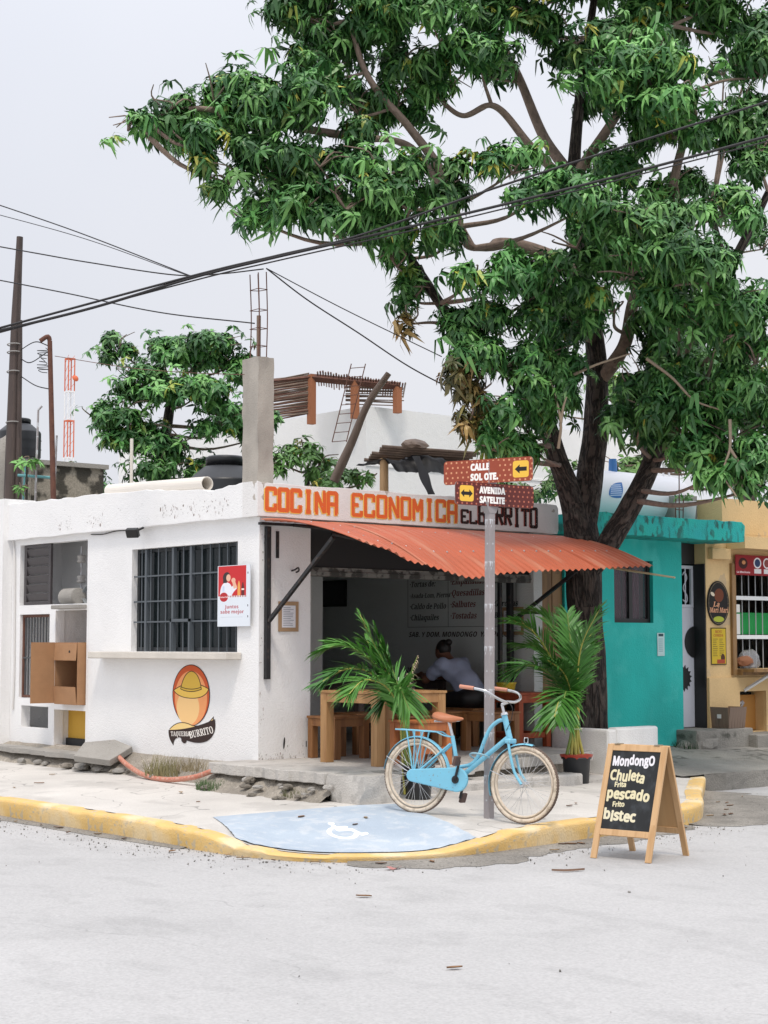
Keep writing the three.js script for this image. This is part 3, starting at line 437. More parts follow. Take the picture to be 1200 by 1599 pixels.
    T('TAQUERIA', 34, 706, 62, -0.06, 0.62); T('EL', 204, 690, 34, -0.1, 0.7); T('BURRITO', 240, 716, 92, -0.27, 0.6);
  });
  obj('painted_emblem', quad([-0.004, 0.53, -1.62], [-0.004, 0.53, -0.72], 0.86), std({ map: mural, transparent: true, roughness: 0.8 }), cafe, true).userData.label = 'painted orange oval with yellow hat above a dark name banner';
}
// louvred metal door in the meter niche, grille, meters and rolls
{
  const d = thing('louvred_door', 'dark brown louvred metal door in the white wall niche', 'door');
  const dm = plain(0.05, 0.043, 0.045, 0.45); obj('frame', toX(plate(R4(-4.9, -4.25, 2.065, 2.785), 0.03, [R4(-4.84, -4.3, 2.1, 2.75)]), 0.06), dm, d);
  for (let i = 0; i < 6; i++) { const y = 2.102 + i * 0.108; const s = obj('slat', RB(-0.006, 0.012, -0.048, 0.048, -0.268, 0.268, 0.004), dm, d); s.position.set(0.045, y + 0.05, -4.57); s.rotation.z = 0.28; }
  const g = thing('niche_grille', 'grey barred grille over the white wall niche', 'grille'); const gm = plain(0.06, 0.065, 0.07, 0.5);
  obj('frame', toX(plate(R4(-4.925, -4.205, 0.955, 1.945), 0.025, [R4(-4.89, -4.24, 0.985, 1.915)]), 0.06), M.rust, g);
  for (let i = 0; i < 9; i++) { const z = -4.86 + i * 0.072; obj('bar', cyl([0.045, 0.985, z], [0.045, 1.915, z], 0.009, 0.009, 6), gm, g); } obj('bar', BB(0.03, 0.04, 1.42, 1.44, -4.89, -4.24), gm, g);
  const m = thing('electric_insulator_stack', 'porcelain insulators on a rod inside the upper niche', 'insulators');
  obj('rod', cyl([0.3, 2.06, -4.0], [0.3, 2.75, -4.0], 0.012), M.galv, m);
  for (const y of [2.14, 2.36, 2.6]) obj('insulator', new THREE.LatheGeometry([[0.015, -0.05], [0.05, -0.045], [0.055, -0.02], [0.04, -0.005], [0.055, 0.02], [0.05, 0.045], [0.015, 0.05]].map((p) => new THREE.Vector2(...p)), 14).translate(0.3, y, -4.0), plain(0.4, 0.38, 0.36, 0.35), m);
  tag(obj('coiled_cable', tube(Array.from({ length: 30 }, (_, i) => [0.1 + 0.0018 * i, 2.16 + 0.11 * Math.sin(i * 0.9), -3.45 + 0.13 * Math.cos(i * 0.9) - 0.05]), 0.009, 200, 5), plain(0.25, 0.27, 0.28)), 'grey coil of cable on the niche shelf', 'cable');
  const roll = tag(obj('cement_roll', new THREE.LatheGeometry([[0, -0.2], [0.08, -0.2], [0.1, -0.18], [0.1, 0.18], [0.085, 0.2], [0, 0.2]].map((p) => new THREE.Vector2(...p)), 20), M.concrete), 'pale rolled sack on the niche shelf', 'sack'); roll.rotation.set(Math.PI / 2, 0, 0.1); roll.position.set(0.08, 2.146, -3.82);
  // cardboard box lying on its side
  const cb = thing('cardboard_box', 'open brown cardboard box lying on its side in the niche', 'box', [0.06, 0.905, -3.62]);
  const cm = std({ map: tex(256, (u, v) => { const n = fbm(u, v, 8, 4, 431), k = 0.9 + 0.2 * n + 0.05 * pn(u * 3, v * 100, 100, 432); return [0.36 * k, 0.195 * k, 0.098 * k]; }, 0.6), roughness: 0.9 });
  obj('box_body', [BB(-0.16, 0.36, 0.0, 0.008, -0.26, 0.26), BB(-0.16, 0.36, 0.70, 0.708, -0.26, 0.26), BB(-0.16, 0.36, 0.008, 0.70, -0.26, -0.252), BB(-0.16, 0.36, 0.008, 0.70, 0.252, 0.26), BB(0.352, 0.36, 0.008, 0.7, -0.252, 0.252)], cm, cb);
  const fl = obj('flap', BB(-0.29, 0, -0.35, 0.35, -0.004, 0.004), cm, cb); fl.position.set(-0.162, 0.36, -0.262); fl.rotation.y = -0.12;
  const f2 = obj('flap', BB(-0.004, 0.004, -0.2, 0, -0.25, 0.25), cm, cb); f2.position.set(-0.163, 0.702, 0); f2.rotation.z = -0.08;
  const f3 = obj('flap', BB(-0.004, 0.004, 0, 0.2, -0.25, 0.25), cm, cb); f3.position.set(-0.163, 0.004, 0); f3.rotation.z = 0.1;
  const hol = plain(0.015, 0.012, 0.01); for (const [y, z] of [[0.6, 0.1], [0.12, 0.1]]) obj('hand_hole', new THREE.CircleGeometry(0.02, 10).rotateY(-Math.PI / 2).translate(-0.176, y, z), hol, cb);
  // floodlight under the band and its lead
  const fd = thing('floodlight', 'small black floodlight under the white roof band', 'lamp'); 
  obj('housing', RB(-0.07, 0.07, -0.05, 0.05, -0.03, 0.03, 0.01).rotateX(0.5).rotateY(-1.0).translate(-0.2, 2.79, -2.05), M.black, fd); obj('bracket', cyl([-0.06, 2.855, -2.05], [-0.18, 2.80, -2.05], 0.012), M.black, fd);
  tag(obj('lamp_lead', tube([[-0.07, 2.84, -2.06], [-0.02, 2.845, -2.4], [-0.02, 2.85, -2.7], [-0.01, 2.83, -3.0], [-0.012, 2.84, -3.25]], 0.006, 30, 5), M.wire), 'thin black lead running to the floodlight', 'cable');
  const ps = thing('wall_poster', 'red and white drinks poster on the window bars', 'poster', [-0.04, 0, 0]);
  const pt = canvasTex(400, 680, (c, w, h) => {
    c.fillStyle = '#dfe6ee'; c.fillRect(0, 0, w, h); c.fillStyle = '#c8141a'; c.fillRect(8, 6, 344, 336);
    c.fillStyle = '#e9e9f2'; c.beginPath(); c.moveTo(28, 345); c.quadraticCurveTo(30, 210, 90, 190); c.quadraticCurveTo(150, 180, 175, 240); c.lineTo(220, 200); c.lineTo(238, 262); c.quadraticCurveTo(190, 300, 172, 345); c.fill();
    c.fillStyle = '#c9d6ee'; c.fillRect(60, 230, 26, 60); c.fillStyle = '#2b1a18'; c.beginPath(); c.ellipse(110, 128, 44, 56, 0.25, 0, 7); c.fill(); c.fillRect(68, 120, 46, 74);
    c.fillStyle = '#e9b79b'; c.beginPath(); c.ellipse(134, 138, 27, 40, 0, 0, 7); c.fill(); c.beginPath(); c.ellipse(196, 168, 26, 28, 0, 0, 7); c.fill(); c.beginPath(); c.moveTo(205, 150); c.lineTo(244, 250); c.lineTo(200, 262); c.lineTo(180, 180); c.fill();
    c.fillStyle = '#e8a44e'; c.beginPath(); c.moveTo(246, 344); c.lineTo(248, 240); c.quadraticCurveTo(252, 190, 264, 172); c.quadraticCurveTo(276, 190, 280, 240); c.lineTo(282, 344); c.fill(); c.fillStyle = '#5a1414'; c.beginPath(); c.moveTo(294, 344); c.lineTo(296, 250); c.lineTo(306, 195); c.lineTo(318, 195); c.lineTo(328, 250); c.lineTo(330, 344); c.fill(); c.fillStyle = '#f3e8e0'; c.fillRect(296, 262, 32, 18);
    for (let i = 0; i < 22; i++) { c.fillStyle = i % 2 ? '#9c2a2c' : '#f0f0f0'; c.fillRect(124 + i * 10.4, 338, 10, 18); }
    c.fillStyle = '#b51218'; c.beginPath(); c.arc(78, 352, 52, 0, 7); c.fill(); c.fillStyle = '#fff'; c.font = 'italic bold 25px serif'; c.textAlign = 'center'; c.fillText('Coca-Cola', 78, 360);
    c.fillStyle = '#b0303a'; c.font = 'bold 54px sans-serif'; c.fillText('Juntos', 178, 480); c.fillText('sabe mejor', 180, 536, 296); c.fillStyle = '#b6bfca'; c.fillRect(40, 575, 270, 3);
    c.fillStyle = '#4a4a52'; for (const y of [80, 440, 560]) c.fillRect(368, y, 10, 22);
  });
  obj('board', BB(-0.006, 0.0, 1.772, 2.385, -0.65, -0.085), plain(0.7, 0.72, 0.75, 0.4), ps); obj('print', quad([-0.0085, 1.772, -0.65], [-0.0085, 1.772, -0.085], 0.613), std({ map: pt, roughness: 0.35 }), ps, true);
  // papers on the piers
  const paper = (name, label, x0, x1, y0, y1, z, dx) => { const t = thing(name, label, 'notice'); const pm = canvasTex(128, 160, (c, w, h) => { c.fillStyle = '#dcdde2'; c.fillRect(0, 0, w, h); const r = rng(9); c.fillStyle = '#7e8290'; for (let i = 0; i < 11; i++) c.fillRect(12, 14 + i * 13, 60 + 44 * r(), 4); });
    obj('backing', dx ? BB(z - 0.004, z, y0 - 0.04, y1 + 0.04, x0 - 0.04, x1 + 0.04) : BB(x0 - 0.04, x1 + 0.04, y0 - 0.04, y1 + 0.04, z, z + 0.006), plain(0.38, 0.245, 0.14, 0.9), t); obj('sheet', dx ? quad([z - 0.007, y0, x0], [z - 0.007, y0, x1], y1 - y0) : quad([x0, y0, z + 0.009], [x1, y0, z + 0.009], y1 - y0), std({ map: pm, roughness: 0.9 }), t, true); };
  paper('paper_notice', 'white paper notice on brown card on the corner pier', 0.27, 0.44, 1.76, 1.98, 0.008, false);
  paper('paper_notice', 'white paper notice on the inner partition behind the palm', -0.5, -0.22, 1.74, 1.98, 3.86, true);
  const pf = thing('framed_picture', 'dark framed picture on the shaded café wall', 'picture'); obj('frame', toX(plate(R4(-3.95, -3.4, 2.08, 2.42), 0.02, [R4(-3.92, -3.43, 2.11, 2.39)]), 3.858), M.black, pf); obj('print', BB(3.846, 3.85, 2.11, 2.39, -3.92, -3.43), plain(0.03, 0.03, 0.035, 0.4), pf);
  const pb = thing('pier_bracket', 'rusty wall bracket and tap high on the corner pier', 'bracket'); obj('plate', BB(0.2, 0.235, 2.45, 2.72, 0.002, 0.012), M.iron, pb); obj('tap', tube([[0.4, 2.33, 0.0], [0.4, 2.34, 0.06], [0.42, 2.36, 0.08], [0.44, 2.33, 0.07], [0.41, 2.31, 0.06]], 0.009, 16, 5), M.iron, pb);
}
// ---------------------------------------------------------------- corrugated awning
{
  const t = thing('corrugated_awning', 'curved rust red corrugated metal awning over the café front', 'awning');
  const dr = [[-0.1, 0.26], [0.3, 0.34], [0.64, 0.46], [1.36, 0.585], [2.0, 0.53], [2.5, 0.49], [4.1, 0.40]];
  const drop = (x) => { let i = dr.findIndex((p) => p[0] >= x); if (i < 1) i = i === 0 ? 1 : dr.length - 1; const a = dr[i - 1], b = dr[i]; return mix(a[1], b[1], ss(0, 1, (x - a[0]) / (b[0] - a[0])) * 0.5 + 0.5 * (x - a[0]) / (b[0] - a[0])); };
  const Wd = 1.6, surf = (x, w) => 2.82 - drop(x) * Math.pow(w, 1.75);
  const edges = [-0.04, 0.77, 1.58, 2.39, 3.2, 4.06], pitch = 0.09;
  for (let s = 0; s < 5; s++) {
    const a = edges[s], b = edges[s + 1] + (s < 4 ? pitch * 0.6 : 0), n = Math.round((b - a) / pitch * 8), r = rng(60 + s), tilt = (r() - 0.5) * 0.02, len = Wd + (r() - 0.5) * 0.05;
    obj('sheet', grid(n, 16, (u, v) => { const x = mix(a, b, u); return [x, surf(x, v * len / Wd) + 0.0115 * Math.sin((x + 0.04) / pitch * 6.2832) + (s % 2 ? 0.004 : 0) + tilt * v, 0.07 + v * (len - 0.07)]; }, (u, v, p) => [p[0] * 1.0, v * 1.6]), M.awning, t, true);
  }
  const sc = []; for (const w of [0.36, 0.72]) for (let i = 0; i < 22; i++) { const x = 0.05 + i * 0.18; sc.push(new THREE.SphereGeometry(0.011, 6, 4).translate(x - 0.0275 + 0.0, surf(x, w) + 0.012, w * Wd)); } obj('roofing_screws', sc, M.galv, t);
  obj('wall_tube', BB(0.055, 0.105, 1.25, 2.76, 0.008, 0.055), M.iron, t);
  obj('brace', bar([0.08, 1.82, 0.055], [0.08, 2.60, 1.08], 0.035), M.iron, t);
  obj('brace', bar([3.70, 1.85, -0.2], [3.74, 2.5, 0.95], 0.035), M.iron, t);
  for (const w of [0.35, 0.72]) obj('purlin', tube(Array.from({ length: 22 }, (_, i) => { const x = 0.0 + i * 0.19; return [x, surf(x, w) - 0.035, w * Wd]; }), 0.018, 60, 6), M.iron, t);
  obj('wall_angle', BB(-0.02, 4.05, 2.775, 2.80, 0.004, 0.06), M.iron, t);
  tag(obj('bamboo_cane', cyl([4.05, 2.44, 0.95], [4.1, 2.30, 1.85], 0.014, 0.01, 7), plain(0.5, 0.42, 0.26)), 'thin pale cane sticking out under the awning end', 'cane');
}

// ---------------------------------------------------------------- teal house
{
  const t = thing('teal_house', 'teal plastered house with stained flat roof slab', 'building');
  obj('wall', plate([[4.35, 0.2], [6.44, 0.2], [6.44, 2.86], [4.35, 2.86]], 0.16, [R4(5.2, 5.9, 1.85, 2.6)]).translate(0, 0, -0.16), M.teal, t);
  obj('side_wall', [BB(4.35, 4.5, 0.2, 2.86, -5, -0.163)], M.teal, t);
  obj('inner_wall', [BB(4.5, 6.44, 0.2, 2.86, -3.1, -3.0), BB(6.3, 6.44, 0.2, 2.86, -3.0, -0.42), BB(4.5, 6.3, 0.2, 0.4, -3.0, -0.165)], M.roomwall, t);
  const o = []; for (let x = 4.3; x < 7.08; x += 0.08) o.push([x, 2.865 + 0.015 * (pn(x * 9, 1, 4096, 8) - 0.5)]); o.push([7.1, 2.87], [7.12, 3.06]); for (let x = 7.06; x > 4.3; x -= 0.08) o.push([x, 3.10 + 0.018 * (pn(x * 7, 2, 4096, 8) - 0.5)]);
  obj('roof_slab', plate(o, 4.5, [], 0.006).translate(0, 0, -4.05), M.tealstain, t);
  const w = new THREE.Group(); w.name = 'window'; t.add(w);
  obj('frame', plate(R4(5.2, 5.9, 1.85, 2.6), 0.05, [R4(5.24, 5.52, 1.9, 2.56), R4(5.58, 5.86, 1.9, 2.56)]).translate(0, 0, -0.1), M.black, w);
  const cm = std({ map: tex(128, (u, v) => lerp3([0.16, 0.012, 0.04], [0.24, 0.05, 0.09], fbm(u, v, 7, 4, 501)), 0.4), roughness: 0.9 });
  for (const x of [5.24, 5.58]) { obj('curtain', grid(20, 4, (u, v) => [x + 0.28 * u, mix(1.88, 2.58, v), -0.2 + 0.018 * Math.sin(u * 22 + x)], (u, v) => [u * 0.3, v * 0.7]), cm, w, true); obj('pane', BB(x, x + 0.28, 1.9, 2.56, -0.085, -0.08), new THREE.MeshPhysicalMaterial({ color: rgb(0.75, 0.75, 0.78), transmission: 0.95, specularIntensity: 0.3, roughness: 0.05, thickness: 0, side: THREE.DoubleSide }), w); }
  const fl = thing('leaflet', 'pale printed leaflet stuck on the teal wall', 'leaflet'); const fm = canvasTex(64, 160, (c, ww, h) => { c.fillStyle = '#b9d6d6'; c.fillRect(0, 0, ww, h); c.fillStyle = '#2c4a52'; c.fillRect(10, 6, 44, 18); c.fillStyle = '#7ba2a8'; for (let i = 0; i < 7; i++) c.fillRect(10, 40 + i * 14, 40, 5); });
  obj('sheet', BB(5.96, 6.09, 1.45, 1.73, 0.003, 0.006), plain(0.6, 0.7, 0.7), fl); obj('print', quad([5.96, 1.45, 0.0085], [6.09, 1.45, 0.0085], 0.28), std({ map: fm }), fl, true);
  // recessed metal door between the two houses
  const d = thing('metal_door', 'white sheet metal door with scrollwork grille between the houses', 'door');
  const dm = plain(0.55, 0.56, 0.62, 0.5);
  obj('panel', BB(6.3, 6.88, 0.56, 2.05, -0.21, -0.185), dm, d);
  obj('grille_frame', plate(R4(6.3, 6.88, 2.052, 2.58), 0.03, [R4(6.34, 6.84, 2.09, 2.54)]).translate(0, 0, -0.21), dm, d);
  for (const x of [6.46, 6.6, 6.74]) obj('grille_bar', cyl([x, 2.09, -0.195], [x, 2.54, -0.195], 0.01), dm, d);
  for (const s of [-1, 1]) obj('scroll', tube([[6.67 + s * 0.02, 2.15, -0.195], [6.67 + s * 0.09, 2.12, -0.195], [6.67 + s * 0.10, 2.2, -0.195], [6.67 + s * 0.03, 2.3, -0.195], [6.67 + s * 0.10, 2.42, -0.195], [6.67 + s * 0.06, 2.5, -0.195], [6.67 + s * 0.02, 2.46, -0.195]], 0.009, 40, 5), dm, d);
  const sunShape = []; for (let i = 0; i < 48; i++) { const a = i / 48 * 6.2832, r = i % 3 === 1 ? 0.17 : 0.135; sunShape.push([6.66 + r * Math.cos(a), 1.17 + r * Math.sin(a)]); }
  obj('sun_ornament', plate(sunShape, 0.006).translate(0, 0, -0.184), M.black, d); obj('moon_ornament', new THREE.CylinderGeometry(0.2, 0.2, 0.006, 30).rotateX(Math.PI / 2).translate(6.9, 1.62, -0.178), M.black, d);
  obj('door_frame', [BB(6.3, 6.9, 2.6, 2.86, -0.22, -0.17), BB(6.884, 6.9, 0.5, 2.6, -0.4, -0.005)], M.black, d);
  const sp = thing('door_step', 'dark mossy concrete step below the white metal door', 'step'); obj('tread', RB(6.3, 7.4, 0.3, 0.55, -0.4, 0.32, 0.02), M.oldconcrete, sp); obj('tread', RB(7.3, 9.6, 0.28, 0.47, -0.1, 0.45, 0.02), M.oldconcrete, sp);
  tag(obj('trim_bulk', rock(91, 0.3, 0.12, 0.16), M.oldconcrete), 'mossy lump of old concrete at the teal wall corner', 'stone').position.set(6.5, 0.36, 0.18);
}
// ---------------------------------------------------------------- yellow shop
{
  const t = thing('yellow_shop', 'yellow painted shop with barred serving window', 'building');
  obj('wall', plate([[6.905, 0.25], [13, 0.25], [13, 3.0], [6.905, 3.0]], 0.2, [R4(7.44, 9.4, 1.28, 2.58), R4(7.52, 8.05, 0.48, 0.99)]).translate(0, 0, -0.2), M.yellow, t);
  obj('dado', [BB(6.91, 7.515, 0.25, 1.17, 0.002, 0.03), BB(8.055, 13, 0.25, 1.17, 0.002, 0.03), BB(7.515, 8.055, 0.995, 1.17, 0.002, 0.03)], M.yellow, t);
  obj('cornice', [RB(6.95, 7.32, 2.66, 2.8, 0.002, 0.08, 0.01), BB(7.32, 13, 2.8, 2.95, 0.002, 0.3)], M.yellow, t);
  obj('upper_wall', BB(7.25, 13, 3.002, 3.45, -0.8, -0.0), M.yellow, t);
  obj('gable', BB(6.95, 7.25, 3.002, 3.5, -1.2, -0.4), M.concrete, t);
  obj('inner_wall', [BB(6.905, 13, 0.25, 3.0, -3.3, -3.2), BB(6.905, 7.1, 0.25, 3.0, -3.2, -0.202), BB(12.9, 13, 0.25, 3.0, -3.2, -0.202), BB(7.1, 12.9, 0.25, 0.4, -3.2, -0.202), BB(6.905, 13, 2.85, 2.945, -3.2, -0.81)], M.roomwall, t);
  const w = new THREE.Group(); w.name = 'serving_window'; t.add(w);
  obj('frame', [BB(7.38, 7.46, 1.2, 2.62, 0.002, 0.04), BB(7.46, 9.4, 1.2, 1.275, 0.002, 0.12)], M.brownboard, w);
  const wm = plain(0.7, 0.72, 0.72, 0.5); for (const y of [2.16, 1.66]) obj('rail', BB(7.46, 9.4, y, y + 0.05, -0.03, 0.0), wm, w);
  for (let i = 0; i < 13; i++) obj('bar', cyl([7.55 + i * 0.14, 1.28, -0.05], [7.55 + i * 0.14, 2.58, -0.05], 0.008, 0.008, 6), plain(0.35, 0.37, 0.38, 0.4), w);
  obj('counter', BB(7.46, 9.4, 1.24, 1.279, 0.12, 0.3), M.brownboard, w); obj('counter_strut', bar([7.6, 1.0, 0.03], [7.95, 1.25, 0.26], 0.03), wm, w);
  const gn = thing('green_cloth', 'green cloth hung behind the shop window bars', 'cloth'); obj('cloth', grid(30, 6, (u, v) => [7.62 + 1.2 * u, mix(1.72, 2.0, v), -0.12 + 0.012 * Math.sin(u * 30)]), plain(0.01, 0.28, 0.06, 0.85), gn);
  const bg = thing('bread_bag', 'clear bag of brown bread on the shop counter', 'bag'); obj('loaf', rock(95, 0.14, 0.08, 0.07).translate(7.66, 1.36, 0.0), plain(0.25, 0.1, 0.045, 0.8), bg); obj('wrap', rock(96, 0.2, 0.14, 0.09).translate(7.8, 1.37, -0.02), new THREE.MeshPhysicalMaterial({ color: rgb(0.85, 0.87, 0.9), transmission: 0.85, roughness: 0.25, thickness: 0, side: THREE.DoubleSide }), bg);
  const pr = thing('price_cards', 'white price cards hung in the shop window', 'card'); obj('card', BB(7.47, 7.6, 1.72, 1.98, -0.02, -0.015), plain(0.6, 0.6, 0.58), pr); obj('card', BB(7.47, 7.6, 2.0, 2.1, -0.02, -0.015), plain(0.65, 0.65, 0.62), pr);
  obj('hatch_door', BB(7.54, 8.05, 0.49, 0.94, -0.16, -0.14), plain(0.42, 0.2, 0.045, 0.75), t); obj('hatch_pipe', tube([[7.6, 0.8, -0.1], [7.7, 0.86, -0.06], [7.62, 0.7, -0.1], [7.6, 0.55, -0.12]], 0.018, 20, 6), M.galv, t);
  // signs
  const ban = thing('shop_banner', 'red printed banner above the shop window', 'banner'); const bt = canvasTex(512, 96, (c, ww, h) => { c.fillStyle = '#8e1c22'; c.fillRect(0, 0, ww, h); c.fillStyle = '#3a1512'; c.beginPath(); c.ellipse(40, 40, 24, 26, 0, 0, 7); c.fill(); c.fillStyle = '#c88a5a'; c.beginPath(); c.ellipse(44, 36, 10, 10, 0, 0, 7); c.fill(); c.fillStyle = '#eee'; c.font = 'bold 12px sans-serif'; c.fillText('La Mexicana', 6, 86, 76); for (let i = 0; i < 8; i++) { const x = 96 + i * 52; c.fillStyle = '#e8e8ea'; c.beginPath(); c.ellipse(x + 22, 36, 21, 26, 0, 0, 7); c.fill(); c.fillStyle = ['#2b3e66', '#8c4a44', '#7a2a1e'][i % 3]; c.beginPath(); c.ellipse(x + 22, 36, 15, 19, 0, 0, 7); c.fill(); c.fillStyle = '#ddd'; c.fillRect(x + 4, 64, 38, 22); } });
  obj('sheet', BB(7.44, 9.4, 2.475, 2.735, 0.045, 0.05), plain(0.25, 0.02, 0.03), ban); obj('print', quad([7.44, 2.475, 0.053], [9.4, 2.475, 0.053], 0.26), std({ map: bt }), ban, true);
  const ov = thing('oval_sign', 'black oval shop sign on the yellow wall', 'sign'); const ot = canvasTex(256, 400, (c, ww, h) => { c.clearRect(0, 0, ww, h); c.fillStyle = '#15110f'; c.beginPath(); c.ellipse(128, 200, 126, 198, 0, 0, 7); c.fill(); c.setLineDash([5, 7]); c.strokeStyle = '#c9b48c'; c.lineWidth = 4; c.beginPath(); c.ellipse(128, 200, 114, 186, 0, 0, 7); c.stroke(); c.setLineDash([]); c.fillStyle = '#6b351c'; c.beginPath(); c.ellipse(135, 130, 55, 62, 0.2, 0, 7); c.fill(); c.fillStyle = '#d9cbb4'; c.beginPath(); c.ellipse(60, 120, 26, 16, 0.6, 0, 7); c.fill(); c.fillStyle = '#e9a982'; c.font = 'italic bold 62px serif'; c.textAlign = 'center'; c.fillText('La', 100, 232); c.fillText('Mari Mari', 130, 285, 220); c.fillStyle = '#a7b13a'; c.beginPath(); c.ellipse(128, 345, 62, 26, 0, 0, 7); c.fill(); });
  const og = []; for (let i = 0; i < 40; i++) { const a = i / 40 * 6.2832; og.push([7.13 + 0.215 * Math.cos(a), 2.11 + 0.28 * Math.sin(a)]); } obj('board', plate(og, 0.012).translate(0, 0, 0.003), M.black, ov); obj('print', quad([6.915, 1.83, 0.018], [7.345, 1.83, 0.018], 0.56), std({ map: ot, transparent: true }), ov, true);
  const po = thing('menu_poster', 'yellow menu poster below the black oval sign', 'poster'); const yt = canvasTex(160, 240, (c, ww, h) => { c.fillStyle = '#2a2416'; c.fillRect(0, 0, ww, h); c.fillStyle = '#c5a92c'; c.fillRect(6, 6, 148, 228); c.fillStyle = '#8c2a1c'; c.font = 'italic bold 24px serif'; c.fillText('MENU', 40, 34); c.fillText('COMIDA', 24, 58); c.fillStyle = '#6e6224'; const r = rng(4); for (let i = 0; i < 10; i++) { c.fillRect(18, 72 + i * 12, 34 + 20 * r(), 4); c.fillRect(86, 72 + i * 12, 30 + 24 * r(), 4); } c.fillStyle = '#4a2a1c'; c.beginPath(); c.ellipse(122, 196, 22, 26, 0, 0, 7); c.fill(); c.fillStyle = '#a3462c'; c.fillRect(60, 206, 84, 26); });
  obj('board', BB(6.98, 7.28, 1.335, 1.80, 0.003, 0.009), plain(0.3, 0.25, 0.05), po); obj('print', quad([6.98, 1.335, 0.0115], [7.28, 1.335, 0.0115], 0.465), std({ map: yt }), po, true);
  const bk = thing('slatted_basket', 'grey slatted basket on the shop step', 'basket', [7.1, 0.555, 0.14]);
  for (let s = 0; s < 4; s++) for (let i = 0; i < 6; i++) { const q = obj('slat', plate([[-0.024, 0], [0.024, 0], [0.029, 0.26], [-0.029, 0.26]], 0.01), M.greywood, bk); const o = -0.13 + i * 0.052; q.rotation.order = 'YXZ'; q.rotation.y = s * Math.PI / 2; q.rotation.x = 0.12; const v = V(o * 1.05, 0, 0.145).applyAxisAngle(V(0, 1, 0), s * Math.PI / 2); q.position.set(v.x, 0, v.z); }
  obj('base', BB(-0.14, 0.14, 0, 0.015, -0.14, 0.14), M.greywood, bk); obj('tag', BB(-0.187, -0.181, 0.12, 0.17, 0.0, 0.06), plain(0.7, 0.7, 0.7), bk);
  const bu = thing('bare_bulb', 'bare bulb hanging from the shop eave', 'bulb'); obj('cord', cyl([7.86, 2.95, 0.31], [7.86, 2.8, 0.31], 0.005), M.wire, bu); obj('glass', new THREE.SphereGeometry(0.035, 12, 10).scale(1, 1.25, 1).translate(7.86, 2.75, 0.31), plain(0.6, 0.6, 0.58, 0.2), bu);
}
// things on the teal roof
{
  const t = thing('gas_tank', 'white horizontal gas tank on the teal roof', 'tank', [6.75, 3.12, -0.95], 0);
  const R = 0.34, prof = []; prof.push([0, -1.3]); for (let i = 1; i <= 8; i++) { const a = i / 8 * Math.PI / 2; prof.push([R * Math.sin(a), -1.05 - 0.25 * Math.cos(a)]); } for (let i = 0; i <= 8; i++) { const a = i / 8 * Math.PI / 2; prof.push([R * Math.cos(a), 0.6 + 0.25 * Math.sin(a)]); }
  obj('shell', new THREE.LatheGeometry(prof.map((p) => new THREE.Vector2(...p)), 36).rotateZ(-Math.PI / 2).translate(0, R, 0), M.tankwhite, t);
  obj('lifting_eye', new THREE.TorusGeometry(0.06, 0.014, 8, 18).translate(0.55, 2 * R + 0.03, 0), M.tankwhite, t);
  obj('foot', BB(-0.75, -0.65, -0.03, 0.1, -0.2, 0.2), M.tankwhite, t); obj('foot', BB(0.35, 0.45, -0.03, 0.1, -0.2, 0.2), M.tankwhite, t);
  const em = canvasTex(256, 256, (c) => { c.clearRect(0, 0, 256, 256); c.fillStyle = '#2f6fb4'; c.beginPath(); c.moveTo(20, 190); c.quadraticCurveTo(30, 60, 236, 40); c.quadraticCurveTo(230, 150, 190, 215); c.quadraticCurveTo(60, 235, 20, 190); c.fill(); c.strokeStyle = '#dfe9f4'; c.lineWidth = 7; for (let i = 0; i < 6; i++) { c.beginPath(); c.moveTo(60 - i * 4, 88 + i * 22); c.lineTo(206, 74 + i * 22); c.stroke(); } });
  obj('emblem', grid(10, 10, (u, v) => { const a = mix(-0.25, 0.65, v); return [-0.98 + 0.34 * u, R + (R + 0.003) * Math.sin(a), (R + 0.003) * Math.cos(a)]; }, (u, v) => [u, v]), std({ map: em, transparent: true, roughness: 0.4 }), t, true);
  tag(obj('valve_cap', [cyl([6.2, 3.75, -0.9], [6.2, 3.95, -0.9], 0.06, 0.05, 12)], plain(0.05, 0.18, 0.45, 0.5)), 'blue cap on top of the white gas tank', 'cap');
  const b = thing('plant_bucket', 'white bucket with seedling on the teal roof edge', 'bucket', [6.42, 3.1, 0.1]);
  obj('bucket', new THREE.LatheGeometry([[0, 0], [0.105, 0], [0.13, 0.2], [0.14, 0.2], [0.14, 0.215], [0.133, 0.215], [0.135, 0.25], [0.125, 0.25], [0.11, 0.18], [0, 0.18]].map((p) => new THREE.Vector2(...p)), 24), plain(0.55, 0.55, 0.55, 0.6), b);
  const lg = []; const r = rng(8); for (let i = 0; i < 40; i++) lg.push(new THREE.PlaneGeometry(0.03, 0.045).rotateX(-1.2 + r()).rotateY(r() * 6).translate((r() - 0.5) * 0.24, 0.25 + r() * 0.09, (r() - 0.5) * 0.24)); obj('seedling', lg, plain(0.12, 0.28, 0.07), b);
  const rb = thing('rebar_stub', 'rusty rebar cage stub rising from the teal roof', 'rebar', [6.05, 3.1, 0.3]); for (const [x, h] of [[-0.07, 0.25], [0.07, 0.25], [0, 0.8]]) obj('rod', cyl([x, 0, 0], [x, h, 0.01], 0.007), M.rust, rb); obj('tie', cyl([-0.07, 0.12, 0], [0.07, 0.12, 0], 0.006), M.rust, rb);
}
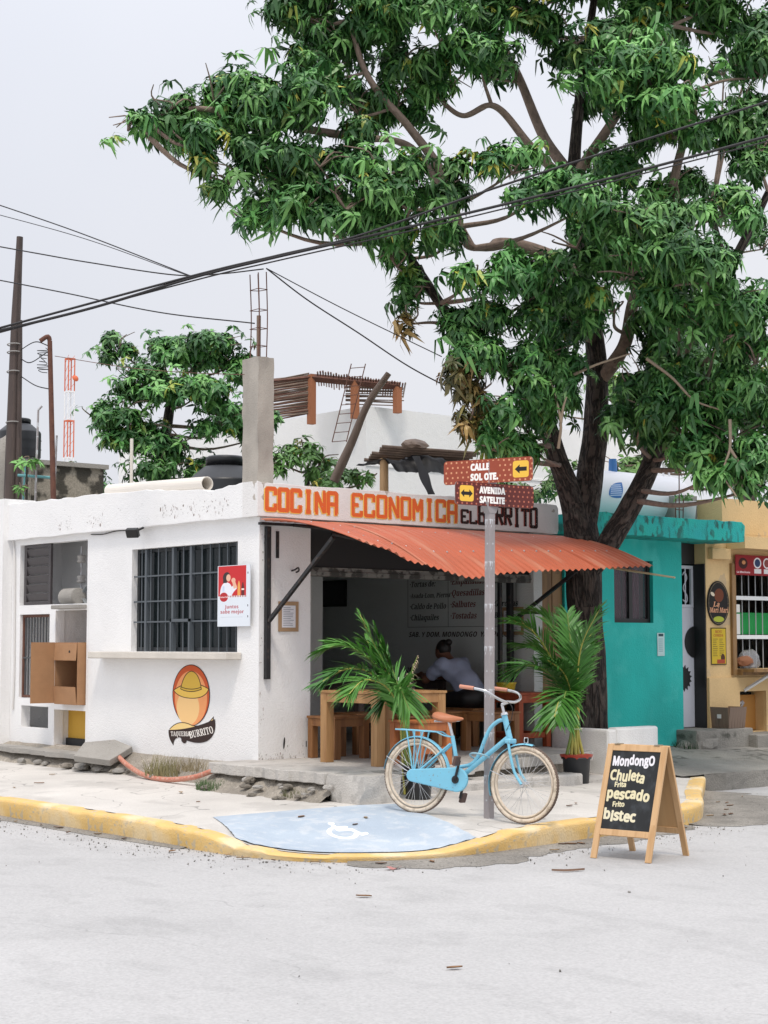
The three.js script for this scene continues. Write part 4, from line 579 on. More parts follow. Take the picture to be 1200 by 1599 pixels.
// ---------------------------------------------------------------- things on the café roof and behind it
{
  const c = thing('concrete_column', 'bare concrete column on the café roof corner', 'column'); const g = new THREE.BoxGeometry(0.19, 1.28, 0.27, 4, 20, 4), p = g.attributes.position;
  for (let i = 0; i < p.count; i++) { const n = 0.012 * (pn(p.getX(i) * 20 + 9, p.getY(i) * 8 + p.getZ(i) * 20 + 40, 256, 3) - 0.5); p.setXYZ(i, p.getX(i) + n, p.getY(i) + n, p.getZ(i) + n); } g.computeVertexNormals();
  obj('shaft', g.translate(0.11, 3.835, -0.19), plaster([0.37, 0.34, 0.30], 512, 0.9, 601, 3), c);
  const cage = new THREE.Group(); cage.name = 'rebar_cage'; c.add(cage); const rods = [];
  for (const [x, z] of [[0.06, -0.26], [0.16, -0.26], [0.06, -0.12], [0.16, -0.12]]) obj('rod', tube([[x, 4.45, z], [x + 0.01, 4.9, z], [x - 0.005 + z * 0.02, 5.33 + x * 0.2, z]], 0.006, 8, 5), M.rust, cage);
  for (const y of [4.6, 4.78, 4.97, 5.18]) obj('tie', tube([[0.055, y, -0.265], [0.165, y + 0.01, -0.265], [0.165, y, -0.115], [0.055, y, -0.115]], 0.004, 20, 4, true, 0.05), M.rust, cage);
  obj('inner_post', cyl([0.12, 4.45, -0.2], [0.12, 4.92, -0.2], 0.022, 0.022, 8), M.greywood, c);
  const pp = thing('pvc_pipe', 'thick cream plastic pipe lying along the roof edge', 'pipe'); obj('pipe', plate(Array.from({ length: 20 }, (_, i) => [0.075 * Math.cos(i / 20 * 6.2832), 0.075 * Math.sin(i / 20 * 6.2832)]), 1.95, [Array.from({ length: 20 }, (_, i) => [0.066 * Math.cos(i / 20 * 6.2832), 0.066 * Math.sin(i / 20 * 6.2832)])]).rotateX(0.03).translate(0.05, 3.32, -2.95), M.pvc, pp);
  tag(obj('vent_pipe', cyl([1.684, 3.378, -5.161], [1.682, 4.255, -5.162], 0.022, 0.022, 10), M.pvc), 'thin white upright vent pipe behind the roof', 'pipe');
  const tank = (label, x, y, z, s) => { const t = thing('water_tank', label, 'water tank', [x, y, z]); t.scale.setScalar(s);
    obj('body', new THREE.LatheGeometry([[0, 0], [0.5, 0], [0.52, 0.03], [0.52, 0.2], [0.535, 0.22], [0.52, 0.24], [0.52, 0.42], [0.535, 0.44], [0.52, 0.46], [0.52, 0.62], [0.5, 0.66], [0.3, 0.83], [0.26, 0.85], [0, 0.85]].map((q) => new THREE.Vector2(...q)), 40), M.plasticblack, t); obj('lid', new THREE.LatheGeometry([[0, 0.98], [0.24, 0.98], [0.27, 0.955], [0.27, 0.855], [0, 0.855]].map((q) => new THREE.Vector2(...q)), 30), M.plasticblack, t); };
  tank('black plastic water tank behind the concrete column', 2.103, 3.017, -3.630, 0.92); tank('black plastic water tank on the mouldy block tower', 1.091, 4.118, -7.102, 0.56);
  const bt = thing('block_tower', 'mould stained concrete block tank base behind the roof', 'tank base'); const bp = [1.433, 3.469, -6.813]; obj('blocks', new THREE.BoxGeometry(1.1, 3.97, 0.9).translate(bp[0], 1.985, bp[2]), M.mould, bt); obj('cap', new THREE.BoxGeometry(1.2, 0.06, 1.0).translate(bp[0], 4.0, bp[2]), M.concrete, bt);
  const po = thing('wooden_utility_pole', 'weathered dark timber utility pole bound with wire', 'utility pole');
  obj('shaft', limb([[0.235, 1.640, -5.730], [0.249, 3.337, -5.718], [0.269, 5.551, -5.701], [0.297, 6.797, -5.678]], [0.085, 0.08, 0.062, 0.042], 30, 10, 0.12, 3), M.darkwood, po); obj('splint', limb([[0.334, 1.640, -5.647], [0.324, 3.337, -5.655], [0.311, 5.716, -5.666]], [0.055, 0.05, 0.035], 20, 8, 0.1, 4), M.darkwood, po);
  for (const y of [4.4, 5.05, 5.3, 5.4]) obj('wire_binding', new THREE.TorusGeometry(0.085, 0.008, 5, 16).rotateX(1.5).translate(0.261, y, -5.708), plain(0.3, 0.29, 0.28), po);
  const bs = thing('concrete_stub', 'rough grey concrete stub wall beside the utility pole', 'wall'); const bq = [0.375, 3.370, -6.135]; obj('stub', rock(55, 0.28, 1.0, 0.28, 0.2).translate(bq[0], 3.4, bq[2]), M.concrete, bs);
  const rp = thing('rusty_pole', 'rusty iron mast with cable tangle on the roof', 'mast'); const r0 = [0.473, 3.304, -5.005], r1 = [0.412, 5.378, -5.057]; obj('mast', cyl(r0, r1, 0.036, 0.03, 10), M.rust, rp); obj('head', tube([r1, [r1[0] - 0.03, r1[1] + 0.05, r1[2]], [r1[0] - 0.11, r1[1] - 0.01, r1[2] - 0.05]], 0.03, 12, 8), M.rust, rp); obj('tangle', tube(Array.from({ length: 26 }, (_, i) => [r1[0] - 0.06 + 0.07 * Math.sin(i * 2.1), r1[1] - 0.1 - i * 0.012, r1[2] - 0.05 + 0.06 * Math.cos(i * 1.7)]), 0.005, 120, 4), M.wire, rp);
  tag(obj('conduit_mast', [cyl([0.394, 3.320, -5.334], [0.410, 4.534, -5.321], 0.014), cyl([0.410, 4.534, -5.321], [0.446, 4.583, -5.290], 0.014)], M.galv), 'thin grey conduit with bent top behind the roof', 'conduit'); tag(obj('conduit_mast', cyl([0.769, 3.354, -5.541], [0.790, 4.260, -5.524], 0.014), M.galv), 'plain thin grey conduit beside the rusty mast', 'conduit');
  tag(obj('trellis_rail', [cyl([0.271, 3.718, -5.569], [0.617, 3.685, -5.277], 0.018), cyl([0.325, 3.329, -5.523], [0.343, 3.897, -5.508], 0.012)], plain(0.12, 0.32, 0.34)), 'blue green pipe rail above the roof edge', 'rail');
  // lattice radio mast far away
  const lm = thing('lattice_mast', 'distant red and white lattice radio mast', 'radio mast'); const b0 = [21.286, 1.719, -41.616], w = 0.13, rd = plain(0.62, 0.14, 0.06), wh = plain(0.8, 0.8, 0.8); const Y = [0, 5.5, 8.55, 9.95, 11.05, 12.3];
  for (let k = 0; k < 5; k++) { const m = k % 2 ? wh : rd; const gs = []; if (k === 0 || k === 1 || k === 2 || k === 3 || k === 4) { for (const [x, z] of [[-w, -w], [w, -w], [w, w], [-w, w]]) gs.push(cyl([x, Y[k], z], [x, Y[k + 1], z], 0.024, 0.024, 5)); for (let y = Y[k]; y < Y[k + 1] - 0.2; y += 0.35) { gs.push(cyl([-w, y, w], [w, y + 0.3, w], 0.008, 0.008, 4), cyl([-w, y, -w], [-w, y + 0.3, w], 0.008, 0.008, 4)); } gs.push(BB(-w, w, Y[k + 1] - 0.05, Y[k + 1], -w, w)); } const q = obj('section', gs, k === 0 ? wh : (k % 2 ? (k === 1 ? wh : wh) : rd), lm); }
  lm.position.set(b0[0], 0, b0[2]); obj('dish', new THREE.SphereGeometry(0.14, 14, 8, 0, 6.3, 0, 1.2).rotateX(1.2).translate(0.1, 11.5, 0.2), rd, lm);
  // white house behind, with a stick pergola on its roof
  const hb = thing('white_house', 'plain white flat roofed house behind the café', 'building'); const hc = [8.149, 5.637, -8.210];
  obj('walls', BB(hc[0], hc[0] + 7, 0, 5.62, hc[2] - 8, hc[2]), M.farwhite, hb);
  obj('ledge', BB(hc[0] - 0.02, hc[0] + 7, 4.6, 4.63, hc[2] + 0.003, hc[2] + 0.02), M.farwhite, hb);
  const pg = thing('stick_pergola', 'reddish pergola screened with sticks on the white roof', 'pergola'); const q0 = [7.418, 6.153, -8.827], q1 = [8.589, 5.933, -7.838], q2 = [6.928, 6.010, -9.241], r = rng(31);
  obj('beam', bar([q0[0], q0[1] - 0.05, q0[2]], [q1[0], q1[1] + 0.02, q1[2]], 0.1), M.rust, pg);
  obj('beam', bar([q0[0], q0[1] - 0.05, q0[2]], [q2[0] - 0.2, q2[1], q2[2] - 0.25], 0.07), M.rust, pg);
  for (const f of [0.02, 0.5, 0.97]) { const x = mix(q0[0], q1[0], f), z = mix(q0[2], q1[2], f); obj('post', bar([x, 5.3 + 0.2 * f, z], [x, mix(q0[1], q1[1], f), z], 0.11), plain(0.34, 0.13, 0.06, 0.8), pg); }
  for (let i = 0; i < 44; i++) { const y = 5.48 + i * 0.0158; obj('stick', cyl([q0[0] + (r() - 0.5) * 0.03, y + r() * 0.02, q0[2] + (r() - 0.5) * 0.03], [q2[0] - 0.1, y - 0.14 + r() * 0.06, q2[2] - 0.12], 0.012 + 0.006 * r(), 0.012, 5), i % 3 ? M.greywood : M.rust, pg); }
  for (let i = 0; i < 34; i++) { const f = i / 34; obj('stick', cyl([mix(q0[0], q1[0], f) + 0.05, mix(q0[1], q1[1], f) + 0.03 + 0.03 * r(), mix(q0[2], q1[2], f) + 0.15], [mix(q0[0], q1[0], f) + 0.9, mix(q0[1], q1[1], f) - 0.02 + 0.05 * r(), mix(q0[2], q1[2], f) - 0.9], 0.016, 0.012, 5), i % 3 ? M.rust : M.greywood, pg); }
  for (let i = 0; i < 13; i++) { const y = 5.66 + i * 0.024; obj('stick', cyl([mix(q0[0], q1[0], 0.52), y + 0.06 * r(), mix(q0[2], q1[2], 0.52) - 0.3], [q1[0] + 0.1 * r(), y + 0.06 * r() - 0.05, q1[2]], 0.011, 0.01, 5), M.greywood, pg); }
  const ld = thing('rebar_ladder', 'slanted rebar cage leaning on the white house', 'rebar'); const la = [6.865, 4.821, -7.331], lb = [7.099, 6.086, -7.133]; for (const s of [-1, 1]) obj('rod', cyl([la[0] + s * 0.09, la[1], la[2] + s * 0.07], [lb[0] + s * 0.09, lb[1], lb[2] + s * 0.07], 0.009, 0.009, 5), M.rust, ld); for (let i = 0; i < 9; i++) { const f = i / 8.5; obj('tie', cyl([mix(la[0], lb[0], f) - 0.09, mix(la[1], lb[1], f), mix(la[2], lb[2], f) - 0.07], [mix(la[0], lb[0], f) + 0.09, mix(la[1], lb[1], f) + 0.02, mix(la[2], lb[2], f) + 0.07], 0.007, 0.007, 4), M.rust, ld); }
  tag(obj('leaning_log', limb([[2.449, 3.500, -1.898], [2.581, 3.894, -1.786], [2.754, 4.427, -1.641], [2.939, 4.786, -1.484]], [0.056, 0.05, 0.045, 0.04], 24, 10, 0.2, 8), M.greywood), 'leaning weathered log rising from the café roof', 'log');
  const sh = thing('ramshackle_shelter', 'ramshackle stick shelter roofed with black tarpaulin on the café roof', 'shelter'); const s0 = [2.637, 3.740, -1.347], s1 = [3.471, 3.695, -0.643];
  const post = [2.705, 3.740, -1.289]; obj('post', cyl([post[0], 3.0, post[2]], [post[0], post[1], post[2]], 0.055, 0.05, 9), M.palewood, sh); 
  for (let i = 0; i < 7; i++) obj('stick', cyl([s0[0] - 0.06 + 0.1 * r(), s0[1] + 0.02 * i, s0[2] + 0.06 * i - 0.2], [s1[0], s1[1] + 0.02 * i - 0.03, s1[2] + 0.06 * i - 0.2], 0.022, 0.018, 6), M.greywood, sh);
  obj('tarpaulin', grid(40, 14, (u, v) => { const x = mix(s0[0] - 0.02, s1[0], u), z = mix(s0[2], s1[2], u) + (v - 0.5) * 0.7, y = mix(s0[1], s1[1], u) - 0.02 + 0.16 * (fbm(u, v * 0.6, 8, 3, 611) - 0.5) - 0.12 * ss(0.7, 1, v) + 0.1 * Math.exp(-(((u - 0.42) / 0.1) ** 2)) * (1 - v); return [x, y, z]; }), plain(0.022, 0.022, 0.025, 0.45), sh);
  obj('hanging_strip', grid(6, 16, (u, v) => { const a = [2.791, 3.736, -0.824], b = [2.924, 3.295, -0.712]; return [mix(a[0], b[0], v) + 0.05 * (u - 0.5), mix(a[1], b[1], v), mix(a[2], b[2], v) + 0.09 * (u - 0.5) + 0.015 * Math.sin(v * 8 + u * 4)]; }), plain(0.05, 0.05, 0.055, 0.5), sh);
  obj('stone_weight', rock(71, 0.16, 0.07, 0.14).translate(2.894, 3.877, -0.998), M.greywood, sh);
}

// ---------------------------------------------------------------- street sign on its post
{
  const t = thing('street_sign_post', 'galvanised street sign post with two brown name plates', 'street sign', [-0.15, walkY(-0.15, 3.42), 3.42]);
  const by = t.position.y; t.rotation.z = -0.012;
  obj('post', [RB(-0.032, 0.032, -0.05, 2.52, -0.032, 0.032, 0.008)], M.galv, t);
  obj('collar', [plate([[-0.035, 0], [0.035, 0], [0.085, 0.09], [-0.085, 0.09]], 0.07).translate(0, 2.50, -0.035)], M.galv, t);
  const sgn = (w, h, lines, arrow, bg, dot) => canvasTex(640, 176, (c) => {
    c.fillStyle = bg; c.fillRect(0, 0, 640, 176); c.fillStyle = dot; for (let j = 0; j < 5; j++) for (let i = 0; i < 17; i++) { c.beginPath(); c.roundRect(12 + i * 38 + (j % 2 ? 10 : 0), 8 + j * 37, 12, 14, 4); c.fill(); }
    const ax = arrow === 1 ? 500 : 36; c.fillStyle = '#edbe45'; c.beginPath(); c.roundRect(ax, 26, 112, 122, 18); c.fill(); c.fillStyle = '#17110e';
    if (arrow === 1) { c.beginPath(); c.moveTo(ax + 14, 87); c.lineTo(ax + 48, 54); c.lineTo(ax + 48, 72); c.lineTo(ax + 98, 72); c.lineTo(ax + 98, 102); c.lineTo(ax + 48, 102); c.lineTo(ax + 48, 120); c.fill(); }
    else { c.beginPath(); c.moveTo(ax + 8, 87); c.lineTo(ax + 36, 56); c.lineTo(ax + 36, 74); c.lineTo(ax + 76, 74); c.lineTo(ax + 76, 56); c.lineTo(ax + 104, 87); c.lineTo(ax + 76, 118); c.lineTo(ax + 76, 100); c.lineTo(ax + 36, 100); c.lineTo(ax + 36, 118); c.fill(); }
    c.fillStyle = bg; c.fillRect(188, 16, 216, 148); c.fillStyle = '#f6f4f0'; c.strokeStyle = '#f6f4f0'; c.lineWidth = 4; c.font = '900 66px sans-serif'; lines.forEach((l, i) => { c.save(); c.translate(196, 78 + i * 74); c.scale(0.72, 1); c.fillText(l, 0, 0); c.strokeText(l, 0, 0); c.restore(); });
  });
  const sign = (y, rotY, rotZ, x0, x1, h, map, label) => {
    const g = new THREE.Group(); g.name = 'name_plate'; g.userData.label = label; t.add(g); g.position.y = y; g.rotation.set(0, rotY, rotZ);
    const o = []; const r = 0.03, cs = [[x1 - r, h - r, 0], [x0 + r, h - r, 1], [x0 + r, r, 2], [x1 - r, r, 3]]; for (const [cx, cy, q] of cs) for (let i = 0; i <= 4; i++) { const a = (q + i / 4) * Math.PI / 2; o.push([cx + r * Math.cos(a), cy + r * Math.sin(a)]); }
    obj('panel', plate(o, 0.006).translate(0, 0, 0.036), plain(0.36, 0.33, 0.30, 0.5), g);
    const sh = new THREE.ShapeGeometry(new THREE.Shape(o.map((p) => new THREE.Vector2(...p)))), p = sh.attributes.position, uv = sh.attributes.uv; for (let i = 0; i < p.count; i++) uv.setXY(i, (p.getX(i) - x0) / (x1 - x0), p.getY(i) / h); sh.translate(0, 0, 0.0448);
    obj('print', sh, std({ map, roughness: 0.45 }), g, true);
  };
  // world yaw: camera right is at 40.2 deg; upper plate turns its right end towards the road, lower one away
  sign(2.75, -0.7 - 0.585 + 0.02, 0.0, -0.42, 0.42, 0.2, sgn(640, 176, ['CALLE', 'SOL OTE.'], 1, '#96422a', '#d89a74'), 'upper brown plate reading calle sol');
  sign(2.555, -0.70 + 0.48, 0.0, -0.36, 0.40, 0.19, sgn(640, 176, ['AVENIDA', 'SATELITE'], 2, '#5d1f1a', '#b86a52'), 'lower dark brown plate reading avenida satelite');
  obj('clamp', [BB(-0.04, 0.04, 2.6, 2.93, -0.03, 0.03)], M.galv, t);
}
// ---------------------------------------------------------------- bicycle
{
  const a = [-0.454, 2.849], b = [-0.159, 3.80], L = Math.hypot(b[0] - a[0], b[1] - a[1]), ya = walkY(...a), yb = walkY(...b);
  const t = thing('cruiser_bicycle', 'light blue cruiser bicycle leaning on the street sign post', 'bicycle', [a[0], ya, a[1]]);
  t.rotation.order = 'YZX'; t.rotation.set(-0.05, -Math.atan2(b[1] - a[1], b[0] - a[0]), Math.atan2(yb - ya, L));
  const R = 0.312, WB = 1.01, P = (u, v, w = 0) => [u, R + v, w];
  const blue = std({ map: tex(256, (u, v) => lerp3([0.185, 0.52, 0.69], [0.22, 0.14, 0.09], 0.7 * ss(0.77, 0.82, fbm(u, v, 26, 3, 721)) + 0.12 * fbm(u, v, 6, 3, 722)), 0.35), roughness: 0.38 }), chrome = std({ color: rgb(0.62, 0.62, 0.63), roughness: 0.22, metalness: 0.9 }), cream = std({ map: tex(128, (u, v) => lerp3([0.66, 0.57, 0.46], [0.42, 0.35, 0.27], ss(0.4, 0.75, fbm(u, v, 9, 4, 723))), 0.3), roughness: 0.8 }), tread = plain(0.16, 0.115, 0.09, 0.9), tan = std({ color: rgb(0.42, 0.15, 0.065), roughness: 0.5 }), grip = plain(0.55, 0.25, 0.17, 0.7), blk = M.black;
  const wheel = (u) => {
    const w = new THREE.Group(); w.name = 'wheel'; t.add(w); w.position.set(u, R, 0); if (u) w.rotation.y = -0.03;
    obj('tyre', new THREE.TorusGeometry(0.2885, 0.0205, 14, 60), cream, w);
    const kn = []; for (let i = 0; i < 84; i++) for (const s of [-1, 0, 1]) { const an = (i + (s ? 0.5 : 0)) / 84 * 6.2832, k = new THREE.BoxGeometry(0.014, 0.007, s ? 0.009 : 0.012).translate(0, 0.3085 - (s ? 0.003 : 0), s * 0.0125).rotateZ(an); kn.push(k); } kn.push(new THREE.TorusGeometry(0.2945, 0.0165, 8, 60)); obj('tread', kn, tread, w);
    obj('rim', new THREE.LatheGeometry([[0.252, -0.013], [0.268, -0.016], [0.268, 0.016], [0.252, 0.013], [0.248, 0], [0.252, -0.013]].map((p) => new THREE.Vector2(...p)), 60).rotateX(Math.PI / 2), cream, w);
    const sp = []; for (let i = 0; i < 36; i++) { const an = i / 36 * 6.2832, s = i % 2 ? 1 : -1, tw = (i % 4 < 2 ? 1 : -1) * 1.1; sp.push(cyl([0.022 * Math.cos(an + tw), 0.022 * Math.sin(an + tw), s * 0.03], [0.252 * Math.cos(an), 0.252 * Math.sin(an), 0], 0.0017, 0.0017, 4)); } obj('spokes', sp, plain(0.6, 0.6, 0.6, 0.35, 0.3), w);
    obj('hub', cyl([0, 0, -0.05], [0, 0, 0.05], 0.021, 0.021, 12), chrome, w);
  };
  wheel(0); wheel(WB);
  const HT = P(0.80, 0.545), HB = P(0.862, 0.35), BK = P(0.415, -0.005), ST = P(0.325, 0.345);
  obj('frame', [cyl(HT, HB, 0.024, 0.024, 12), cyl(P(0.855, 0.37), P(0.43, 0.02), 0.021, 0.021, 12), cyl(BK, ST, 0.017, 0.017, 12), tube([P(0.812, 0.505), P(0.75, 0.49), P(0.68, 0.43), P(0.635, 0.34), P(0.585, 0.21), P(0.52, 0.13), P(0.41, 0.095)], 0.016, 40, 10), cyl(P(0, 0.0, 0.055), P(0.32, 0.28, 0.02), 0.009, 0.009, 8), cyl(P(0, 0.0, -0.055), P(0.32, 0.28, -0.02), 0.009, 0.009, 8), cyl(P(0, 0, 0.055), P(0.4, -0.005, 0.03), 0.009), cyl(P(0, 0, -0.055), P(0.4, -0.005, -0.03), 0.009), cyl(P(0.415, -0.005, -0.04), P(0.415, -0.005, 0.04), 0.026, 0.026, 12)], blue, t);
  obj('fork', [tube([P(0.872, 0.33, 0.045), P(0.90, 0.22, 0.05), P(0.945, 0.09, 0.05), P(1.01, 0.0, 0.05)], 0.012, 20, 8), tube([P(0.872, 0.33, -0.045), P(0.90, 0.22, -0.05), P(0.945, 0.09, -0.05), P(1.01, 0.0, -0.05)], 0.012, 20, 8), RB(0.845, 0.895, R + 0.315, R + 0.355, -0.06, 0.06, 0.012)], blue, t);
  const fender = (u, a0, a1, n, w = 0.026) => grid(40, 6, (s, v) => { const an = mix(a0, a1, s), q = (v - 0.5) * 2, r = 0.326 - 0.012 * q * q; return [u + r * Math.cos(an), R + r * Math.sin(an), q * w]; });
  obj('fender', fender(0, 0.15, 3.05), blue, t); obj('fender', fender(WB, 1.35, 3.5), blue, t);
  for (const s of [-1, 1]) { obj('fender_stay', cyl(P(WB, 0, s * 0.05), P(WB - 0.3, 0.09, s * 0.027), 0.003), chrome, t); obj('fender_stay', cyl(P(0, 0, s * 0.05), P(-0.29, 0.14, s * 0.027), 0.003), chrome, t); }
  obj('rear_rack', [cyl(P(-0.2, 0.37, 0.05), P(0.2, 0.37, 0.05), 0.006), cyl(P(-0.2, 0.37, -0.05), P(0.2, 0.37, -0.05), 0.006), cyl(P(-0.2, 0.37, 0), P(0.12, 0.37, 0), 0.005), cyl(P(-0.2, 0.37, -0.05), P(-0.2, 0.37, 0.05), 0.005), tube([P(0.2, 0.37, 0.05), P(0.26, 0.345, 0.03), P(0.32, 0.335, 0.015)], 0.006, 12, 6), tube([P(0.2, 0.37, -0.05), P(0.26, 0.345, -0.03), P(0.32, 0.335, -0.015)], 0.006, 12, 6), ...[1, -1].flatMap((s) => [cyl(P(-0.09, 0.37, s * 0.05), P(0, 0.0, s * 0.055), 0.006), cyl(P(0.07, 0.37, s * 0.05), P(0, 0.0, s * 0.055), 0.006), cyl(P(-0.01, 0.37, s * 0.05), P(0, 0.0, s * 0.055), 0.005)])], blue, t);
  const cg = []; for (let i = 0; i <= 10; i++) { const an = Math.PI / 2 + i / 10 * Math.PI; cg.push([0.0 + 0.052 * Math.cos(an), 0.0 + 0.045 * Math.sin(an)]); } for (let i = 0; i <= 16; i++) { const an = -Math.PI / 2 + i / 16 * Math.PI; cg.push([0.418 + 0.098 * Math.cos(an), -0.005 + 0.092 * Math.sin(an)]); }
  obj('chain_guard', plate(cg, 0.012, [], 0.008).translate(0, R, 0.052), blue, t);
  const cr = new THREE.Group(); cr.name = 'crank'; t.add(cr); cr.position.set(0.415, R - 0.005, 0); cr.rotation.z = 1.33;
  obj('crank_arm', [RB(-0.012, 0.165, -0.011, 0.011, 0.078, 0.09, 0.005), cyl([0, 0, -0.09], [0, 0, 0.09], 0.012, 0.012, 10), RB(-0.165, 0.012, -0.011, 0.011, -0.09, -0.078, 0.005), cyl([0, 0, 0.072], [0, 0, 0.082], 0.032, 0.032, 14)], blk, cr);
  for (const s of [-1, 1]) obj('pedal', [RB(s * 0.16 - 0.04, s * 0.16 + 0.04, -0.013, 0.013, s > 0 ? 0.095 : -0.175, s > 0 ? 0.175 : -0.095, 0.006)].map((g) => g), plain(0.1, 0.06, 0.05, 0.7), cr);
  obj('seat_post', cyl(P(0.33, 0.33), P(0.285, 0.46), 0.0125, 0.0125, 10), chrome, t);
  const sd = grid(28, 16, (u, v) => { const an = v * 6.2832, x = mix(0.135, 0.425, u), w = mix(0.088, 0.026, ss(0.15, 0.75, u)) * Math.pow(Math.sin(Math.PI * Math.min(0.999, Math.max(0.001, u * 0.985 + 0.008))), 0.38), h = mix(0.066, 0.026, u) * Math.pow(Math.sin(Math.PI * Math.min(0.999, Math.max(0.001, u * 0.985 + 0.008))), 0.4); return [x, R + 0.49 + 0.012 * (1 - u) + Math.max(-0.45, Math.sin(an)) * h - 0.022 * Math.sin(u * 3.1), Math.cos(an) * w]; }); obj('saddle', sd, tan, t);
  obj('saddle_springs', [new THREE.TorusGeometry(0.016, 0.004, 6, 14).rotateX(1.57).translate(0.19, R + 0.462, 0.045), new THREE.TorusGeometry(0.016, 0.004, 6, 14).rotateX(1.57).translate(0.19, R + 0.462, -0.045), cyl(P(0.17, 0.452, 0.045), P(0.38, 0.47, 0.01), 0.004), cyl(P(0.17, 0.452, -0.045), P(0.38, 0.47, -0.01), 0.004)], chrome, t);
  obj('stem', [cyl(HT, P(0.775, 0.625), 0.012, 0.012, 10), cyl(P(0.775, 0.625), P(0.835, 0.65), 0.013, 0.013, 10), cyl(P(0.803, 0.54), P(0.797, 0.56), 0.032, 0.026, 14)], chrome, t);
  const hb = []; for (const s of [1, -1]) hb.push([P(0.835, 0.65, s * 0.02), P(0.845, 0.652, s * 0.1), P(0.83, 0.68, s * 0.21), P(0.77, 0.725, s * 0.27), P(0.66, 0.745, s * 0.285), P(0.55, 0.752, s * 0.285)]);
  obj('handlebar', [tube([...hb[1].slice().reverse(), ...hb[0]], 0.0115, 80, 10)], chrome, t);
  for (const s of [1, -1]) obj('grip', tube([P(0.67, 0.744, s * 0.285), P(0.54, 0.753, s * 0.285)], 0.0165, 6, 10), grip, t);
  obj('cable_lock', new THREE.TorusGeometry(0.085, 0.008, 6, 30, 4.6).rotateX(1.2).translate(0.60, R + 0.19, 0.01), plain(0.25, 0.42, 0.5, 0.4), t);
  obj('lamp_bracket', [tube([P(1.01, 0.33, -0.03), P(1.01, 0.37, -0.03), P(1.01, 0.37, 0.03), P(1.01, 0.33, 0.03)], 0.004, 16, 5, true, 0.1)], chrome, t);
  obj('bell_wire', [tube([P(0.84, 0.655, 0.03), P(0.9, 0.6, 0.05), P(0.88, 0.5, 0.03), P(0.84, 0.42, 0.025)], 0.003, 20, 5)], blk, t);
}
